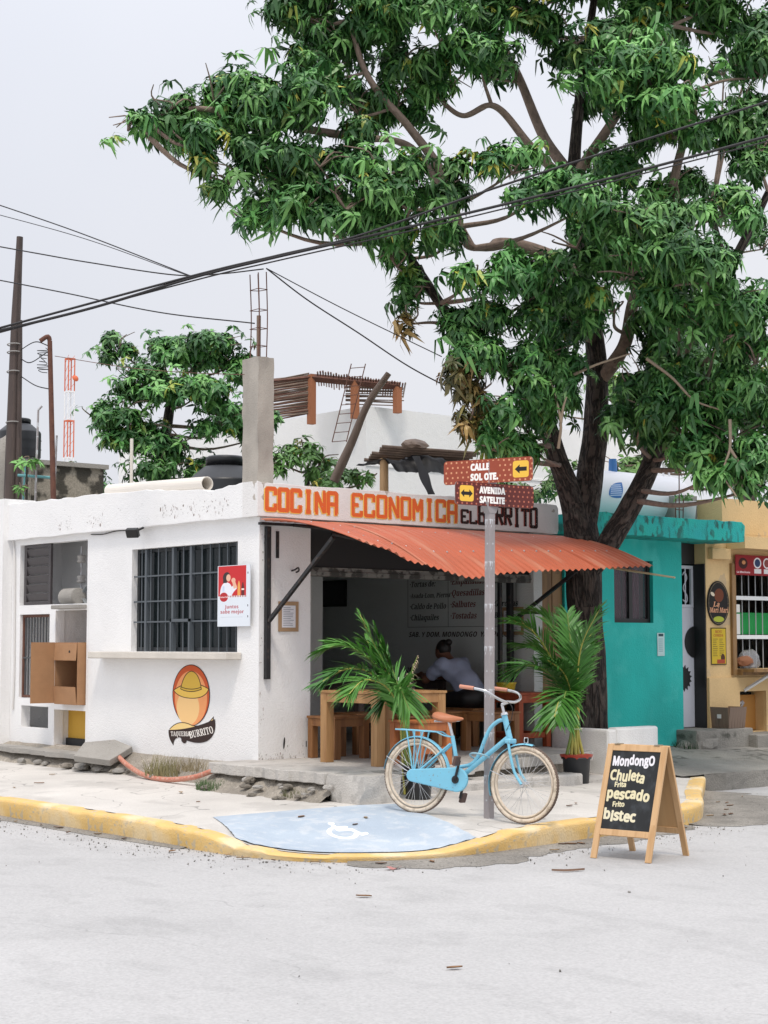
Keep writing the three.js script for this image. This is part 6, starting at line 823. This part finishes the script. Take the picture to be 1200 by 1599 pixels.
// fills ellipsoid clumps [x, y, z, rx, ry] with leaf rosettes
function foliage(parent, clumps, density, geos, mats, size, seed, singles = 0, eye = null) {
  const r = rng(seed), put = [];
  for (const [x, y, z, rx, ry, k = 1, tint = 0] of clumps) {
    const n = Math.max(3, Math.round(density * k * rx * (ry + 0.5 * rx) / size / size)), tone = 0.8 + 0.55 * r();
    const lobes = Array.from({ length: Math.max(3, Math.round(rx * 5)) }, () => { const a = r() * 6.28, q = 0.62 * Math.sqrt(r()); return [q * 1.1 * Math.cos(a), (r() - 0.5) * 1.1, q * 1.1 * Math.sin(a), 0.22 + 0.4 * r()]; });
    for (let i = 0; i < n; i++) {
      const lb = lobes[Math.floor(r() * lobes.length)], ct = mix(-0.55, 1, Math.pow(r(), 0.75)), a = r() * 6.28, st = Math.sqrt(Math.max(0, 1 - ct * ct)), q = (r() < 0.16 ? 0.3 + 0.6 * r() + 0.2 * r() * r() : lb[3] * Math.pow(r(), 0.3));
      const nx = st * Math.cos(a), nz = st * Math.sin(a); put.push({ p: V(x + rx * (lb[0] + q * nx), y + ry * (lb[1] + q * ct) , z + rx * 0.85 * (lb[2] + q * nz)), n: V(nx * 0.8, ct * 0.6 + 0.7, nz * 0.8).normalize(), s: 0.55 + 0.7 * r(), a: r() * 6.28, t: r(), tint, tone });
    }
  }
  let near = []; if (singles && eye) { put.sort((A, B) => A.p.distanceTo(eye) - B.p.distanceTo(eye)); near = put.splice(0, singles); }
  const quat = (o) => tmpQ.setFromUnitVectors(UP, o.n).multiply(new THREE.Quaternion().setFromAxisAngle(UP, o.a)).clone();
  for (const o of near) { const m = mesh('leaf_cluster', geos[Math.floor(o.t * geos.length) % geos.length], mats[Math.floor(o.a * 7) % mats.length], parent); m.position.copy(o.p); m.quaternion.copy(quat(o)); m.scale.setScalar(o.s); }
  geos.forEach((g, gi) => mats.forEach((mt, mi) => {
    const L = put.filter((o, i) => i % geos.length === gi && Math.floor(i / geos.length) % mats.length === mi); if (!L.length) return;
    const im = new THREE.InstancedMesh(g, mt, L.length); im.name = 'leaves'; im.userData.kind = 'stuff'; im.castShadow = im.receiveShadow = true;
    const c = new THREE.Color(); L.forEach((o, i) => { im.setMatrixAt(i, tmpM.compose(o.p, quat(o), V(o.s, o.s, o.s))); const k = (0.75 + 0.5 * o.t) * o.tone; if (o.t > 0.972 && !o.tint) { c.setRGB(3.2 * k, 1.35 * k, 0.9 * k); im.setColorAt(i, c); return; } c.setRGB(k * (o.tint > 0 ? 1.5 : 1) * (o.tint < 0 ? 2.6 : 1), k * (o.tint > 0 ? 1.15 : 1) * (o.tint < 0 ? 0.75 : 1), k * (o.tint > 0 ? 0.9 : 1)); im.setColorAt(i, c); }); parent.add(im);
  }));
  return put;
}
function twigs(parent, clumps, limbs, mat, seed, per = 5) {          // a bough from the nearest limb into each clump, twigs inside it
  const r = rng(seed), pts = limbs.flatMap((l) => { const c = new THREE.CatmullRomCurve3(l.map((p) => V(...p))); return Array.from({ length: 24 }, (_, i) => c.getPoint(0.25 + 0.75 * i / 23)); });
  for (const [x, y, z, rx, ry] of clumps) {
    const c = V(x, y - ry * 0.2, z); let b = pts[0], m = 1e9; for (const p of pts) { const d = p.distanceTo(c) + Math.max(0, p.y - c.y) * 1.2; if (d < m) { m = d; b = p; } }
    const gs = []; const mid = b.clone().lerp(c, 0.5).add(V((r() - 0.5) * 0.2, -0.05 * m + (r() - 0.5) * 0.12, (r() - 0.5) * 0.2)); if (m > 0.25) gs.push(limb([[b.x, b.y, b.z], [mid.x, mid.y, mid.z], [c.x, c.y, c.z]], [0.016 + 0.010 * m, 0.012 + 0.006 * m, 0.01], 10, 6));
    for (let i = 0; i < per; i++) { const a = r() * 6.28, e = V(x + rx * 0.8 * Math.cos(a), y + ry * (r() - 0.2), z + rx * 0.7 * Math.sin(a)), q = c.clone().lerp(e, 0.5).add(V((r() - 0.5) * 0.2, 0.1 * r(), (r() - 0.5) * 0.2)); gs.push(limb([[c.x, c.y, c.z], [q.x, q.y, q.z], [e.x, e.y, e.z]], [0.013, 0.009, 0.005], 6, 5)); }
    obj('bough', gs, mat, parent, true);
  }
}
const Lf = { dark: leafMat(0.026, 0.10, 0.024, 0.5), mid: leafMat(0.066, 0.195, 0.046, 0.42), light: leafMat(0.13, 0.30, 0.078, 0.45) };
{
  const t = thing('street_tree', 'large leafy street tree growing from the white planter', 'tree');
  // trunk forks above the awning; limbs in metres
  const trunk = [[4.3, 0.35, 0.38], [4.074, 1.209, 0.586], [4.068, 1.921, 0.581], [4.078, 2.713, 0.524], [4.073, 3.151, 0.455]];
  const L = [
    [[4.062, 2.857, 0.511], [3.982, 3.292, 0.444], [3.791, 3.716, 0.413], [3.601, 4.210, 0.384], [3.156, 4.683, 0.270], [2.530, 5.093, 0.134], [2.094, 5.616, 0.027], [1.736, 6.025, -0.013]],
    [[4.116, 2.933, 0.491], [4.235, 3.520, 0.526], [4.296, 4.252, 0.577], [4.290, 4.989, 0.573], [4.158, 6.028, 0.461], [4.114, 6.926, 0.424], [4.177, 7.907, 0.477], [4.292, 8.895, 0.574], [4.383, 9.661, 0.651]],
    [[4.093, 2.351, 0.603], [4.170, 2.730, 0.864], [4.305, 3.193, 1.109], [4.484, 3.693, 1.260], [4.693, 4.354, 1.306], [5.000, 5.099, 1.434], [5.371, 5.981, 1.747], [5.658, 6.721, 1.990]],
    [[4.298, 4.546, 0.579], [4.390, 4.953, 0.919], [4.402, 5.445, 1.059], [4.474, 6.056, 1.382], [4.570, 6.975, 1.594], [4.743, 7.779, 1.740]],
    [[4.156, 5.805, 0.460], [3.689, 5.958, 0.457], [3.162, 6.056, 0.275], [2.725, 5.971, 0.167], [2.349, 6.743, 0.112], [1.950, 7.182, 0.036], [1.476, 7.682, -0.102], [1.255, 8.281, -0.158]],
    [[2.725, 5.971, 0.167], [2.015, 6.999, -0.039], [1.398, 7.013, -0.168], [0.743, 7.024, -0.328], [0.104, 7.065, -0.475], [-0.519, 7.035, -0.608], [-0.998, 6.805, -0.751]],
    [[4.114, 6.926, 0.424], [3.929, 7.447, 0.137], [3.777, 8.204, -0.123], [3.632, 9.050, -0.506], [3.460, 9.676, -0.651]],
    [[4.135, 6.776, 0.442], [3.601, 7.242, 0.253], [3.129, 7.662, 0.116], [2.784, 7.518, -0.045], [2.334, 7.999, -0.294]],
    [[4.114, 6.926, 0.424], [4.273, 7.466, 0.819], [4.404, 7.995, 1.192], [4.609, 8.553, 1.496]]
  ];
  obj('trunk', limb(trunk, [0.24, 0.215, 0.2, 0.2, 0.17], 48, 28, 0.16, 5), M.bark, t, true);
  const rad = [[0.15, 0.13, 0.11, 0.09, 0.075, 0.06, 0.05, 0.035], [0.17, 0.15, 0.135, 0.115, 0.095, 0.08, 0.06, 0.045, 0.03], [0.11, 0.125, 0.12, 0.11, 0.09, 0.07, 0.055, 0.04], [0.09, 0.08, 0.07, 0.06, 0.05, 0.035], [0.08, 0.075, 0.07, 0.065, 0.055, 0.045, 0.035, 0.025], [0.055, 0.05, 0.045, 0.04, 0.035, 0.025, 0.016], [0.07, 0.06, 0.05, 0.04, 0.03], [0.06, 0.05, 0.04, 0.03, 0.02], [0.07, 0.055, 0.045, 0.035]];
  L.forEach((l, i) => obj('limb', limb(l, rad[i], 60, i < 3 ? 20 : 12, i < 3 ? 0.12 : 0.06, 20 + i), i < 3 ? M.bark : M.limbbark, t, true));
  const C = [
    [-1.12, 6.74, -0.73, 0.25, 0.11, 0.5], [-0.71, 7.00, -0.64, 0.38, 0.23, 0.7], [-0.18, 7.24, -0.59, 0.45, 0.31, 0.9], [-0.52, 6.64, -0.48, 0.29, 0.17, 0.5], [0.34, 7.03, -0.41, 0.56, 0.37], [-0.17, 6.30, -0.31, 0.37, 0.22, 0.7], [0.36, 6.42, -0.26, 0.55, 0.30], [0.85, 7.54, -0.36, 0.47, 0.27, 0.8],
    [-0.07, 5.97, -0.23, 0.26, 0.18, 0.6], [0.59, 6.50, 0.20, 0.51, 0.23], [0.98, 6.37, 0.66, 0.54, 0.27, 1, 0], [0.67, 6.01, 0.52, 0.54, 0.25], [1.36, 6.09, 0.71, 0.52, 0.28], [1.74, 6.35, 0.78, 0.33, 0.24], [0.32, 5.95, 0.23, 0.35, 0.19, 0.7], [1.42, 5.89, 0.24, 0.38, 0.20], [1.78, 5.68, 0.02, 0.30, 0.27], [2.00, 5.38, 0.08, 0.20, 0.23, 0.7],
    [0.88, 8.36, -0.74, 0.47, 0.31], [1.24, 8.18, -0.30, 0.54, 0.38], [1.02, 7.75, -0.36, 0.37, 0.24, 0.7], [1.67, 8.43, -0.07, 0.54, 0.34], [2.08, 8.11, 0.41, 0.54, 0.31], [2.02, 7.93, -0.04, 0.41, 0.23], [2.94, 8.52, 0.22, 0.42, 0.28], [2.86, 9.04, -0.11, 0.71, 0.35], [1.59, 8.94, -0.40, 0.75, 0.34],
    [3.38, 8.66, 0.59, 0.49, 0.28], [3.85, 8.44, 0.73, 0.42, 0.31], [3.69, 8.14, 1.64, 0.54, 0.30], [3.54, 7.65, 2.03, 0.60, 0.30], [3.98, 7.47, 2.27, 0.53, 0.35], [4.04, 7.49, 1.41, 0.48, 0.32], [4.26, 7.91, 0.54, 0.32, 0.29, 0.7], [4.34, 7.17, 1.79, 0.48, 0.28], [4.91, 7.42, 2.14, 0.42, 0.42], [5.29, 8.00, 2.21, 0.42, 0.42], [5.79, 8.82, 1.57, 0.51, 0.37, 0.6], [4.90, 8.89, 1.35, 0.64, 0.29], [4.23, 9.27, 0.78, 1.00, 0.36], [5.24, 9.27, 1.64, 0.86, 0.36], [4.95, 7.00, 2.44, 0.34, 0.27],
    [2.16, 6.46, 1.40, 0.34, 0.22], [2.27, 6.24, 1.75, 0.45, 0.26], [2.49, 6.01, 2.07, 0.51, 0.25], [2.79, 5.79, 2.44, 0.50, 0.28], [3.02, 5.47, 2.77, 0.53, 0.29], [3.31, 5.18, 3.02, 0.50, 0.31], [3.58, 4.92, 3.24, 0.44, 0.31], [2.96, 5.79, 1.54, 0.53, 0.26], [3.11, 5.42, 2.19, 0.52, 0.28],
    [1.86, 5.34, 1.14, 0.26, 0.16, 0.7], [2.16, 5.42, 1.39, 0.40, 0.22], [2.60, 5.33, 1.50, 0.39, 0.22], [3.41, 5.15, 1.66, 0.33, 0.24, 0.7], [3.54, 5.05, 2.42, 0.45, 0.30], [3.59, 4.66, 2.86, 0.45, 0.28], [4.05, 4.50, 2.99, 0.32, 0.26],
    [2.13, 4.77, 0.84, 0.29, 0.26], [2.44, 4.97, 1.10, 0.40, 0.28], [2.19, 4.46, 1.16, 0.46, 0.30], [2.84, 4.67, 1.18, 0.37, 0.31], [1.99, 4.20, 0.99, 0.29, 0.29, 0.8, -1], [2.29, 4.00, 1.24, 0.39, 0.30], [2.96, 4.07, 1.15, 0.32, 0.31], [2.14, 3.63, 1.11, 0.34, 0.22], [2.73, 3.65, 1.08, 0.31, 0.24], [1.94, 3.87, 0.94, 0.20, 0.22, 0.6, -1],
    [3.71, 4.36, 1.65, 0.34, 0.31], [3.60, 3.95, 1.83, 0.37, 0.28], [3.92, 4.33, 2.09, 0.40, 0.33], [3.86, 3.76, 2.30, 0.44, 0.33], [4.01, 4.13, 2.69, 0.39, 0.37], [4.05, 3.60, 2.73, 0.39, 0.33], [4.42, 3.96, 2.78, 0.33, 0.40], [3.85, 3.34, 2.55, 0.33, 0.18, 0.7], [4.03, 3.19, 2.97, 0.22, 0.17, 0.5], [4.43, 4.17, 1.48, 0.49, 0.42], [5.03, 4.48, 1.72, 0.50, 0.42], [5.03, 4.42, 2.24, 0.42, 0.42], [4.65, 4.99, 1.40, 0.42, 0.28], [3.87, 5.25, 0.48, 0.43, 0.36], [4.47, 6.03, 0.72, 0.43, 0.36, 0.7], [4.46, 6.24, 2.29, 0.41, 0.27, 0.7], [1.59, 7.43, -0.40, 0.41, 0.30, 0.7], [2.04, 7.57, -0.28, 0.35, 0.25, 0.6], [2.61, 7.85, -0.06, 0.39, 0.25, 0.6], [3.35, 8.21, -0.22, 0.36, 0.29, 0.6], [4.33, 7.02, 0.86, 0.50, 0.29, 0.7], [4.57, 6.61, 1.59, 0.49, 0.31, 0.7], [0.80, 6.40, -0.28, 0.40, 0.24], [1.27, 6.85, -0.01, 0.40, 0.24, 0.7], [-0.15, 6.83, -0.56, 0.39, 0.19, 0.6], [3.54, 5.13, 0.98, 0.35, 0.28, 0.7], [2.20, 6.03, 0.38, 0.27, 0.20, 0.5], [1.82, 5.03, 0.18, 0.11, 0.20, 0.35, -1]
  ];
  const geos = [leafRosette(12, 0.16, 0.019, 1, 0.55), leafRosette(9, 0.175, 0.021, 2, 0.95), leafRosette(13, 0.14, 0.018, 3, 0.45), leafRosette(7, 0.185, 0.02, 4, 1.2)];
  foliage(t, C.map((c) => [c[0], c[1], c[2], c[3] * 1.22, c[4] * 1.3, c[5] ?? 1, c[6] ?? 0]), 8.6, geos, [Lf.dark, Lf.mid, Lf.light], 0.124, 4001, 280, camera.position);
  twigs(t, C, L, M.limbbark, 4100, 4);
  // bare dead twigs that stand out pale below the crown
  for (const p of [[[2.798, 3.624, 1.407], [2.747, 3.879, 1.495], [2.699, 4.179, 1.454], [2.659, 4.347, 1.420]], [[2.747, 3.879, 1.495], [2.769, 4.046, 1.513], [2.795, 4.146, 1.535]], [[3.355, 4.531, 2.139], [3.477, 4.315, 2.373], [3.571, 4.068, 2.583], [3.769, 3.970, 2.750]], [[3.762, 3.858, 2.875], [3.759, 3.565, 2.872], [3.706, 3.305, 2.828], [3.802, 3.078, 2.909]], [[3.759, 3.565, 2.872], [3.855, 3.370, 2.953], [3.952, 3.240, 3.035]], [[2.999, 4.413, 1.445], [3.100, 4.498, 1.661], [3.382, 4.619, 1.900]]]) obj('dead_twig', limb(p, [0.018, 0.013, 0.008], 14, 6), plain(0.33, 0.26, 0.19, 0.9), t);
}
function backTree(name, label, trunkPts, clumps, mats, size, dens, seed, group, k = 1) {
  const t = thing(name, label, 'tree', [0, 0, 0], 0, group); obj('trunk', limb(trunkPts, [0.14 * k, 0.11 * k, 0.07 * k], 20, 10, 0.1, seed), M.bark, t, true);
  const g = [leafRosette(8, size, size * 0.15, seed, 0.5), leafRosette(8, size * 1.1, size * 0.14, seed + 1, 0.7)]; foliage(t, clumps, dens, g, mats, size, seed + 2); twigs(t, clumps, [trunkPts], M.limbbark, seed + 3, 3); return t;
}
backTree('background_tree', 'round dense dark tree behind the black water tank', [[4.395, 1.550, -8.761], [4.378, 3.650, -8.776], [4.547, 5.675, -8.634]], [[4.25, 6.17, -8.36, 0.79, 0.33], [3.82, 6.20, -8.99, 0.34, 0.34, 0.8], [4.78, 6.17, -7.91, 0.63, 0.35], [5.32, 6.08, -7.98, 0.34, 0.46], [3.92, 5.58, -8.38, 0.63, 0.35], [4.46, 5.47, -7.79, 0.78, 0.43], [3.52, 5.16, -8.46, 0.60, 0.33], [3.32, 5.08, -8.88, 0.33, 0.23, 0.7], [3.65, 4.65, -8.21, 0.62, 0.35], [4.26, 4.66, -7.83, 0.62, 0.39], [4.88, 5.00, -7.70, 0.57, 0.47], [4.04, 4.27, -8.01, 0.56, 0.27], [5.40, 4.84, -7.65, 0.44, 0.40], [4.74, 4.25, -7.82, 0.49, 0.24], [5.62, 5.09, -7.46, 0.20, 0.14, 0.6]], [Lf.dark, Lf.mid, Lf.light], 0.155, 18, 5001);
backTree('background_tree', 'bright green mango bush behind the café roof', [[2.884, 1.639, -2.971], [2.879, 3.304, -2.974], [2.878, 3.783, -2.976]], [[2.73, 4.00, -2.84, 0.31, 0.19], [2.52, 3.79, -2.89, 0.27, 0.17], [2.81, 3.79, -2.64, 0.31, 0.17], [3.06, 3.66, -2.43, 0.31, 0.11], [3.25, 3.58, -2.27, 0.14, 0.08], [2.87, 3.57, -2.46, 0.39, 0.08]], [leafMat(0.12, 0.27, 0.06), leafMat(0.16, 0.33, 0.09)], 0.13, 6, 5101, undefined, 0.4);
backTree('background_tree', 'sparse feathery tree beside the mouldy tank base', [[6.320, 1.659, -13.680], [6.256, 3.445, -13.734], [6.199, 4.525, -13.782]], [[6.20, 4.74, -13.78, 0.48, 0.21, 0.35], [6.38, 4.46, -13.63, 0.60, 0.19, 0.4], [5.83, 4.91, -14.10, 0.26, 0.10, 0.3]], [Lf.dark, Lf.mid], 0.14, 5, 5201, undefined, 0.5);
backTree('background_tree', 'pale green tree behind the white gas tank', [[10.980, 1.652, -4.511], [11.000, 3.729, -4.494], [11.016, 5.409, -4.481]], [[10.13, 4.36, -5.23, 0.52, 0.42], [10.69, 4.57, -4.76, 0.62, 0.48], [11.25, 4.78, -4.28, 0.73, 0.58], [11.89, 4.57, -3.75, 0.73, 0.58], [12.36, 4.36, -3.35, 0.52, 0.52], [10.99, 5.69, -5.15, 0.63, 0.63], [11.81, 6.02, -4.46, 0.85, 0.63], [12.96, 6.43, -4.15, 0.65, 0.65, 0.6], [10.34, 5.48, -5.71, 0.42, 0.53]], [leafMat(0.13, 0.26, 0.055), leafMat(0.09, 0.2, 0.04)], 0.2, 5, 5301);
backTree('background_tree', 'feathery pale shrub behind the street name plates', [[5.994, 1.642, -2.177], [6.000, 2.910, -2.171], [6.003, 3.420, -2.169]], [[6.00, 3.57, -2.17, 0.37, 0.17, 0.7], [5.68, 3.63, -2.44, 0.25, 0.17, 0.6], [6.20, 3.68, -2.00, 0.19, 0.19, 0.6], [5.05, 3.75, -2.32, 0.18, 0.13, 0.5]], [leafMat(0.17, 0.28, 0.08), leafMat(0.12, 0.24, 0.06)], 0.13, 5, 5401, undefined, 0.4);
backTree('background_tree', 'distant thin tree behind the right of the street tree', [[10.695, 1.648, -2.134], [10.537, 6.500, -2.268], [10.259, 8.184, -2.502]], [[10.56, 8.09, -2.25, 0.58, 0.44, 0.45], [10.85, 7.69, -2.00, 0.48, 0.48, 0.5], [10.26, 8.38, -2.50, 0.48, 0.29, 0.4], [10.00, 10.52, -1.41, 0.55, 0.55, 0.5], [9.63, 10.04, -1.72, 0.46, 0.46, 0.4]], [Lf.mid, Lf.dark], 0.17, 5, 5501, undefined, 0.7);
backTree('papaya_seedling', 'young papaya plant in front of the mouldy tank base', [[0.266, 3.312, -5.311], [0.263, 3.593, -5.314], [0.260, 3.834, -5.317]], [[0.26, 3.81, -5.32, 0.16, 0.10], [0.23, 3.51, -5.34, 0.11, 0.11, 0.5]], [leafMat(0.13, 0.32, 0.07)], 0.14, 4, 5601, undefined, 0.12);
// ---------------------------------------------------------------- wires
{
  const W = (label, pts, r) => tag(obj('overhead_cable', tube(pts, r, 70, 5), M.wire), label, 'cable');
  W('thick black overhead cable crossing in front of the tree', [[-3.086, 4.294, -0.027], [-2.313, 4.545, 0.626], [-1.624, 4.820, 1.207], [-1.063, 5.004, 1.681], [0.106, 5.361, 2.668], [1.193, 5.714, 3.585], [2.459, 6.161, 4.654]], 0.013);
  W('upper black overhead cable crossing the tree crown', [[-3.086, 4.311, -0.027], [-1.624, 4.837, 1.207], [-1.063, 5.016, 1.681], [-0.500, 5.200, 2.156], [0.367, 5.604, 2.888], [1.326, 6.016, 3.698], [2.464, 6.488, 4.658]], 0.011);
  W('thin black cable hanging just below the thick one', [[-3.086, 4.271, -0.027], [-1.624, 4.792, 1.207], [-1.063, 4.970, 1.681], [0.106, 5.321, 2.668], [1.193, 5.679, 3.585], [2.459, 6.115, 4.654]], 0.007);
  W('thin cable from the far left sky to the cable crossing', [[-2.424, 5.961, -1.432], [-1.855, 5.510, -0.427], [-1.466, 4.904, 0.948]], 0.006); W('thinnest cable running below its twin at the upper left', [[-2.422, 5.846, -1.430], [-1.808, 5.448, -0.387], [-1.502, 4.916, 0.918]], 0.004);
  W('wavy cable from the timber pole to the rebar cage', [[-1.964, 5.753, -2.351], [-1.454, 5.631, -1.921], [-1.149, 5.491, -1.402], [-0.606, 5.319, -0.682], [-0.259, 5.326, -0.389], [0.067, 5.367, -0.048]], 0.007);
  W('slack cable ending low on the rebar cage', [[-1.731, 5.514, -2.810], [-1.147, 5.263, -1.924], [-0.539, 4.993, -1.018], [0.030, 4.821, -0.145]], 0.007);
  W('slack cable from the rebar cage down into the tree', [[0.087, 5.374, -0.031], [0.495, 5.084, 0.117], [1.020, 4.780, 0.298], [1.553, 4.461, 0.487], [2.095, 4.210, 0.682]], 0.0075);
  W('straight thin cable from the rebar cage into the tree', [[0.087, 5.374, -0.031], [0.919, 5.019, 0.213], [1.942, 4.603, 0.553]], 0.0055);
  tag(obj('barbed_wire', tube([[0.463, 5.184, -5.014], [0.215, 4.738, -2.868], [0.106, 4.482, -1.390], [-0.046, 4.299, -0.209]], 0.004, 40, 4), M.rust), 'thin rusty wire from the mast to the column', 'wire');
  for (const [i, a] of [[[0.310, 5.320, -5.667], [0.368, 5.399, -5.356], [0.400, 5.314, -5.067]], [[0.324, 5.221, -5.655], [0.328, 5.137, -5.390], [0.389, 5.233, -5.077]], [[0.327, 4.998, -5.653], [0.381, 4.843, -5.345], [0.431, 4.764, -5.041]]].entries()) tag(obj('pole_wire', tube(a, 0.007, 20, 4), M.wire), ['upper', 'middle', 'lower'][i] + ' short slack wire between timber pole and rusty mast', 'wire');
  tag(obj('wall_cable', tube([[-0.14, 3.3, -5.6], [-0.16, 2.95, -5.35], [-0.15, 2.4, -5.3], [-0.15, 2.1, -5.5], [-0.14, 1.95, -5.75]], 0.007, 40, 4), plain(0.4, 0.4, 0.4)), 'loose looping grey cable on the side wall', 'cable');
  tag(obj('wall_conduit', tube([[-0.02, 2.85, -5.1], [-0.02, 2.6, -5.06], [-0.015, 1.8, -5.04], [-0.015, 1.2, -5.03], [-0.015, 0.8, -5.05]], 0.012, 40, 5), plain(0.68, 0.67, 0.65)), 'white painted conduit running down the niche side', 'conduit');
}
// fallen leaves and scraps
{
  const r = rng(640), dm = [plain(0.22, 0.12, 0.06, 0.9), plain(0.32, 0.22, 0.12, 0.9), plain(0.14, 0.08, 0.05, 0.9)], lg = (s, seed) => { const q = rng(seed); return grid(4, 6, (u, v) => [(v - 0.5) * s, 0.006 + 0.014 * Math.abs(u - 0.5) + 0.012 * (v - 0.5) ** 2 * q(), (u - 0.5) * s * 0.42 * Math.sin(Math.PI * Math.min(0.97, v * 0.94 + 0.03))]); }, gs = [0, 1, 2, 3].map((i) => lg(0.05 + 0.018 * i, 50 + i));
  const leaf = (x, z, y, i, where) => { const m = mesh('fallen_leaf', gs[i % 4], dm[i % 3]); m.position.set(x, y, z); m.rotation.y = r() * 6.28; tag(m, 'small curled dry brown leaf lying ' + where, 'leaf', 'fallen dry leaves'); };
  for (let i = 0; i < 60; i++) { const t = mix(0.4, 0.995, r()), p = kAt(t), o = 0.05 + 0.35 * r() * r(); leaf(p.x - p.nx * o, p.z - p.nz * o, 0.006, i, 'in the gutter below the yellow kerb'); }
  for (let i = 0; i < 16; i++) { const t = mix(0.45, 0.9, r()), p = kAt(t), o = 0.25 + 1.5 * r(), x = p.x + p.nx * o, z = p.z + p.nz * o; if (x < -0.65 || z > 2.4) leaf(x, z, walkY(x, z) + 0.002, i, 'on the pavement'); }
  for (let i = 0; i < 9; i++) leaf(mix(-8, 3, r()), mix(4.6, 9, r()), 0.003, i, 'out on the open road');
  for (let i = 0; i < 22; i++) leaf(mix(2.8, 7, r()), mix(2.0, 3.6, r()), 0.012, i, 'on the dirt beyond the kerb end');
  const bk = tag(mesh('bark_strip', grid(12, 3, (u, v) => [(u - 0.5) * 0.24, 0.004 + 0.014 * Math.sin(Math.PI * v), (v - 0.5) * 0.03 * Math.sin(Math.PI * (0.08 + 0.84 * u)) + 0.025 * Math.sin(u * 4)]), dm[2]), 'long dark bark strip lying on the road', 'bark strip'); { const q = [-1.022, 0.000, 5.138]; bk.position.set(q[0], 0.004, q[2]); bk.rotation.y = -0.6; }
  const rw = tag(mesh('red_wrapper', rock(97, 0.035, 0.02, 0.03), plain(0.42, 0.06, 0.06, 0.5)), 'crumpled red wrapper in the gutter', 'wrapper'); { const q = [-1.096, 0.000, 3.963]; rw.position.set(q[0], 0.018, q[2]); }
  const rs = tag(mesh('pink_scrap', grid(4, 4, (u, v) => [(u - 0.5) * 0.12, 0.008 + 0.01 * Math.sin(u * 5 + v * 3), (v - 0.5) * 0.05]), plain(0.45, 0.2, 0.18, 0.7)), 'flat faded pink scrap on the gutter dirt', 'scrap'); { const q = [-1.901, 0.000, 4.265]; rs.position.set(q[0], 0.006, q[2]); }
}

renderer.render(scene, camera);
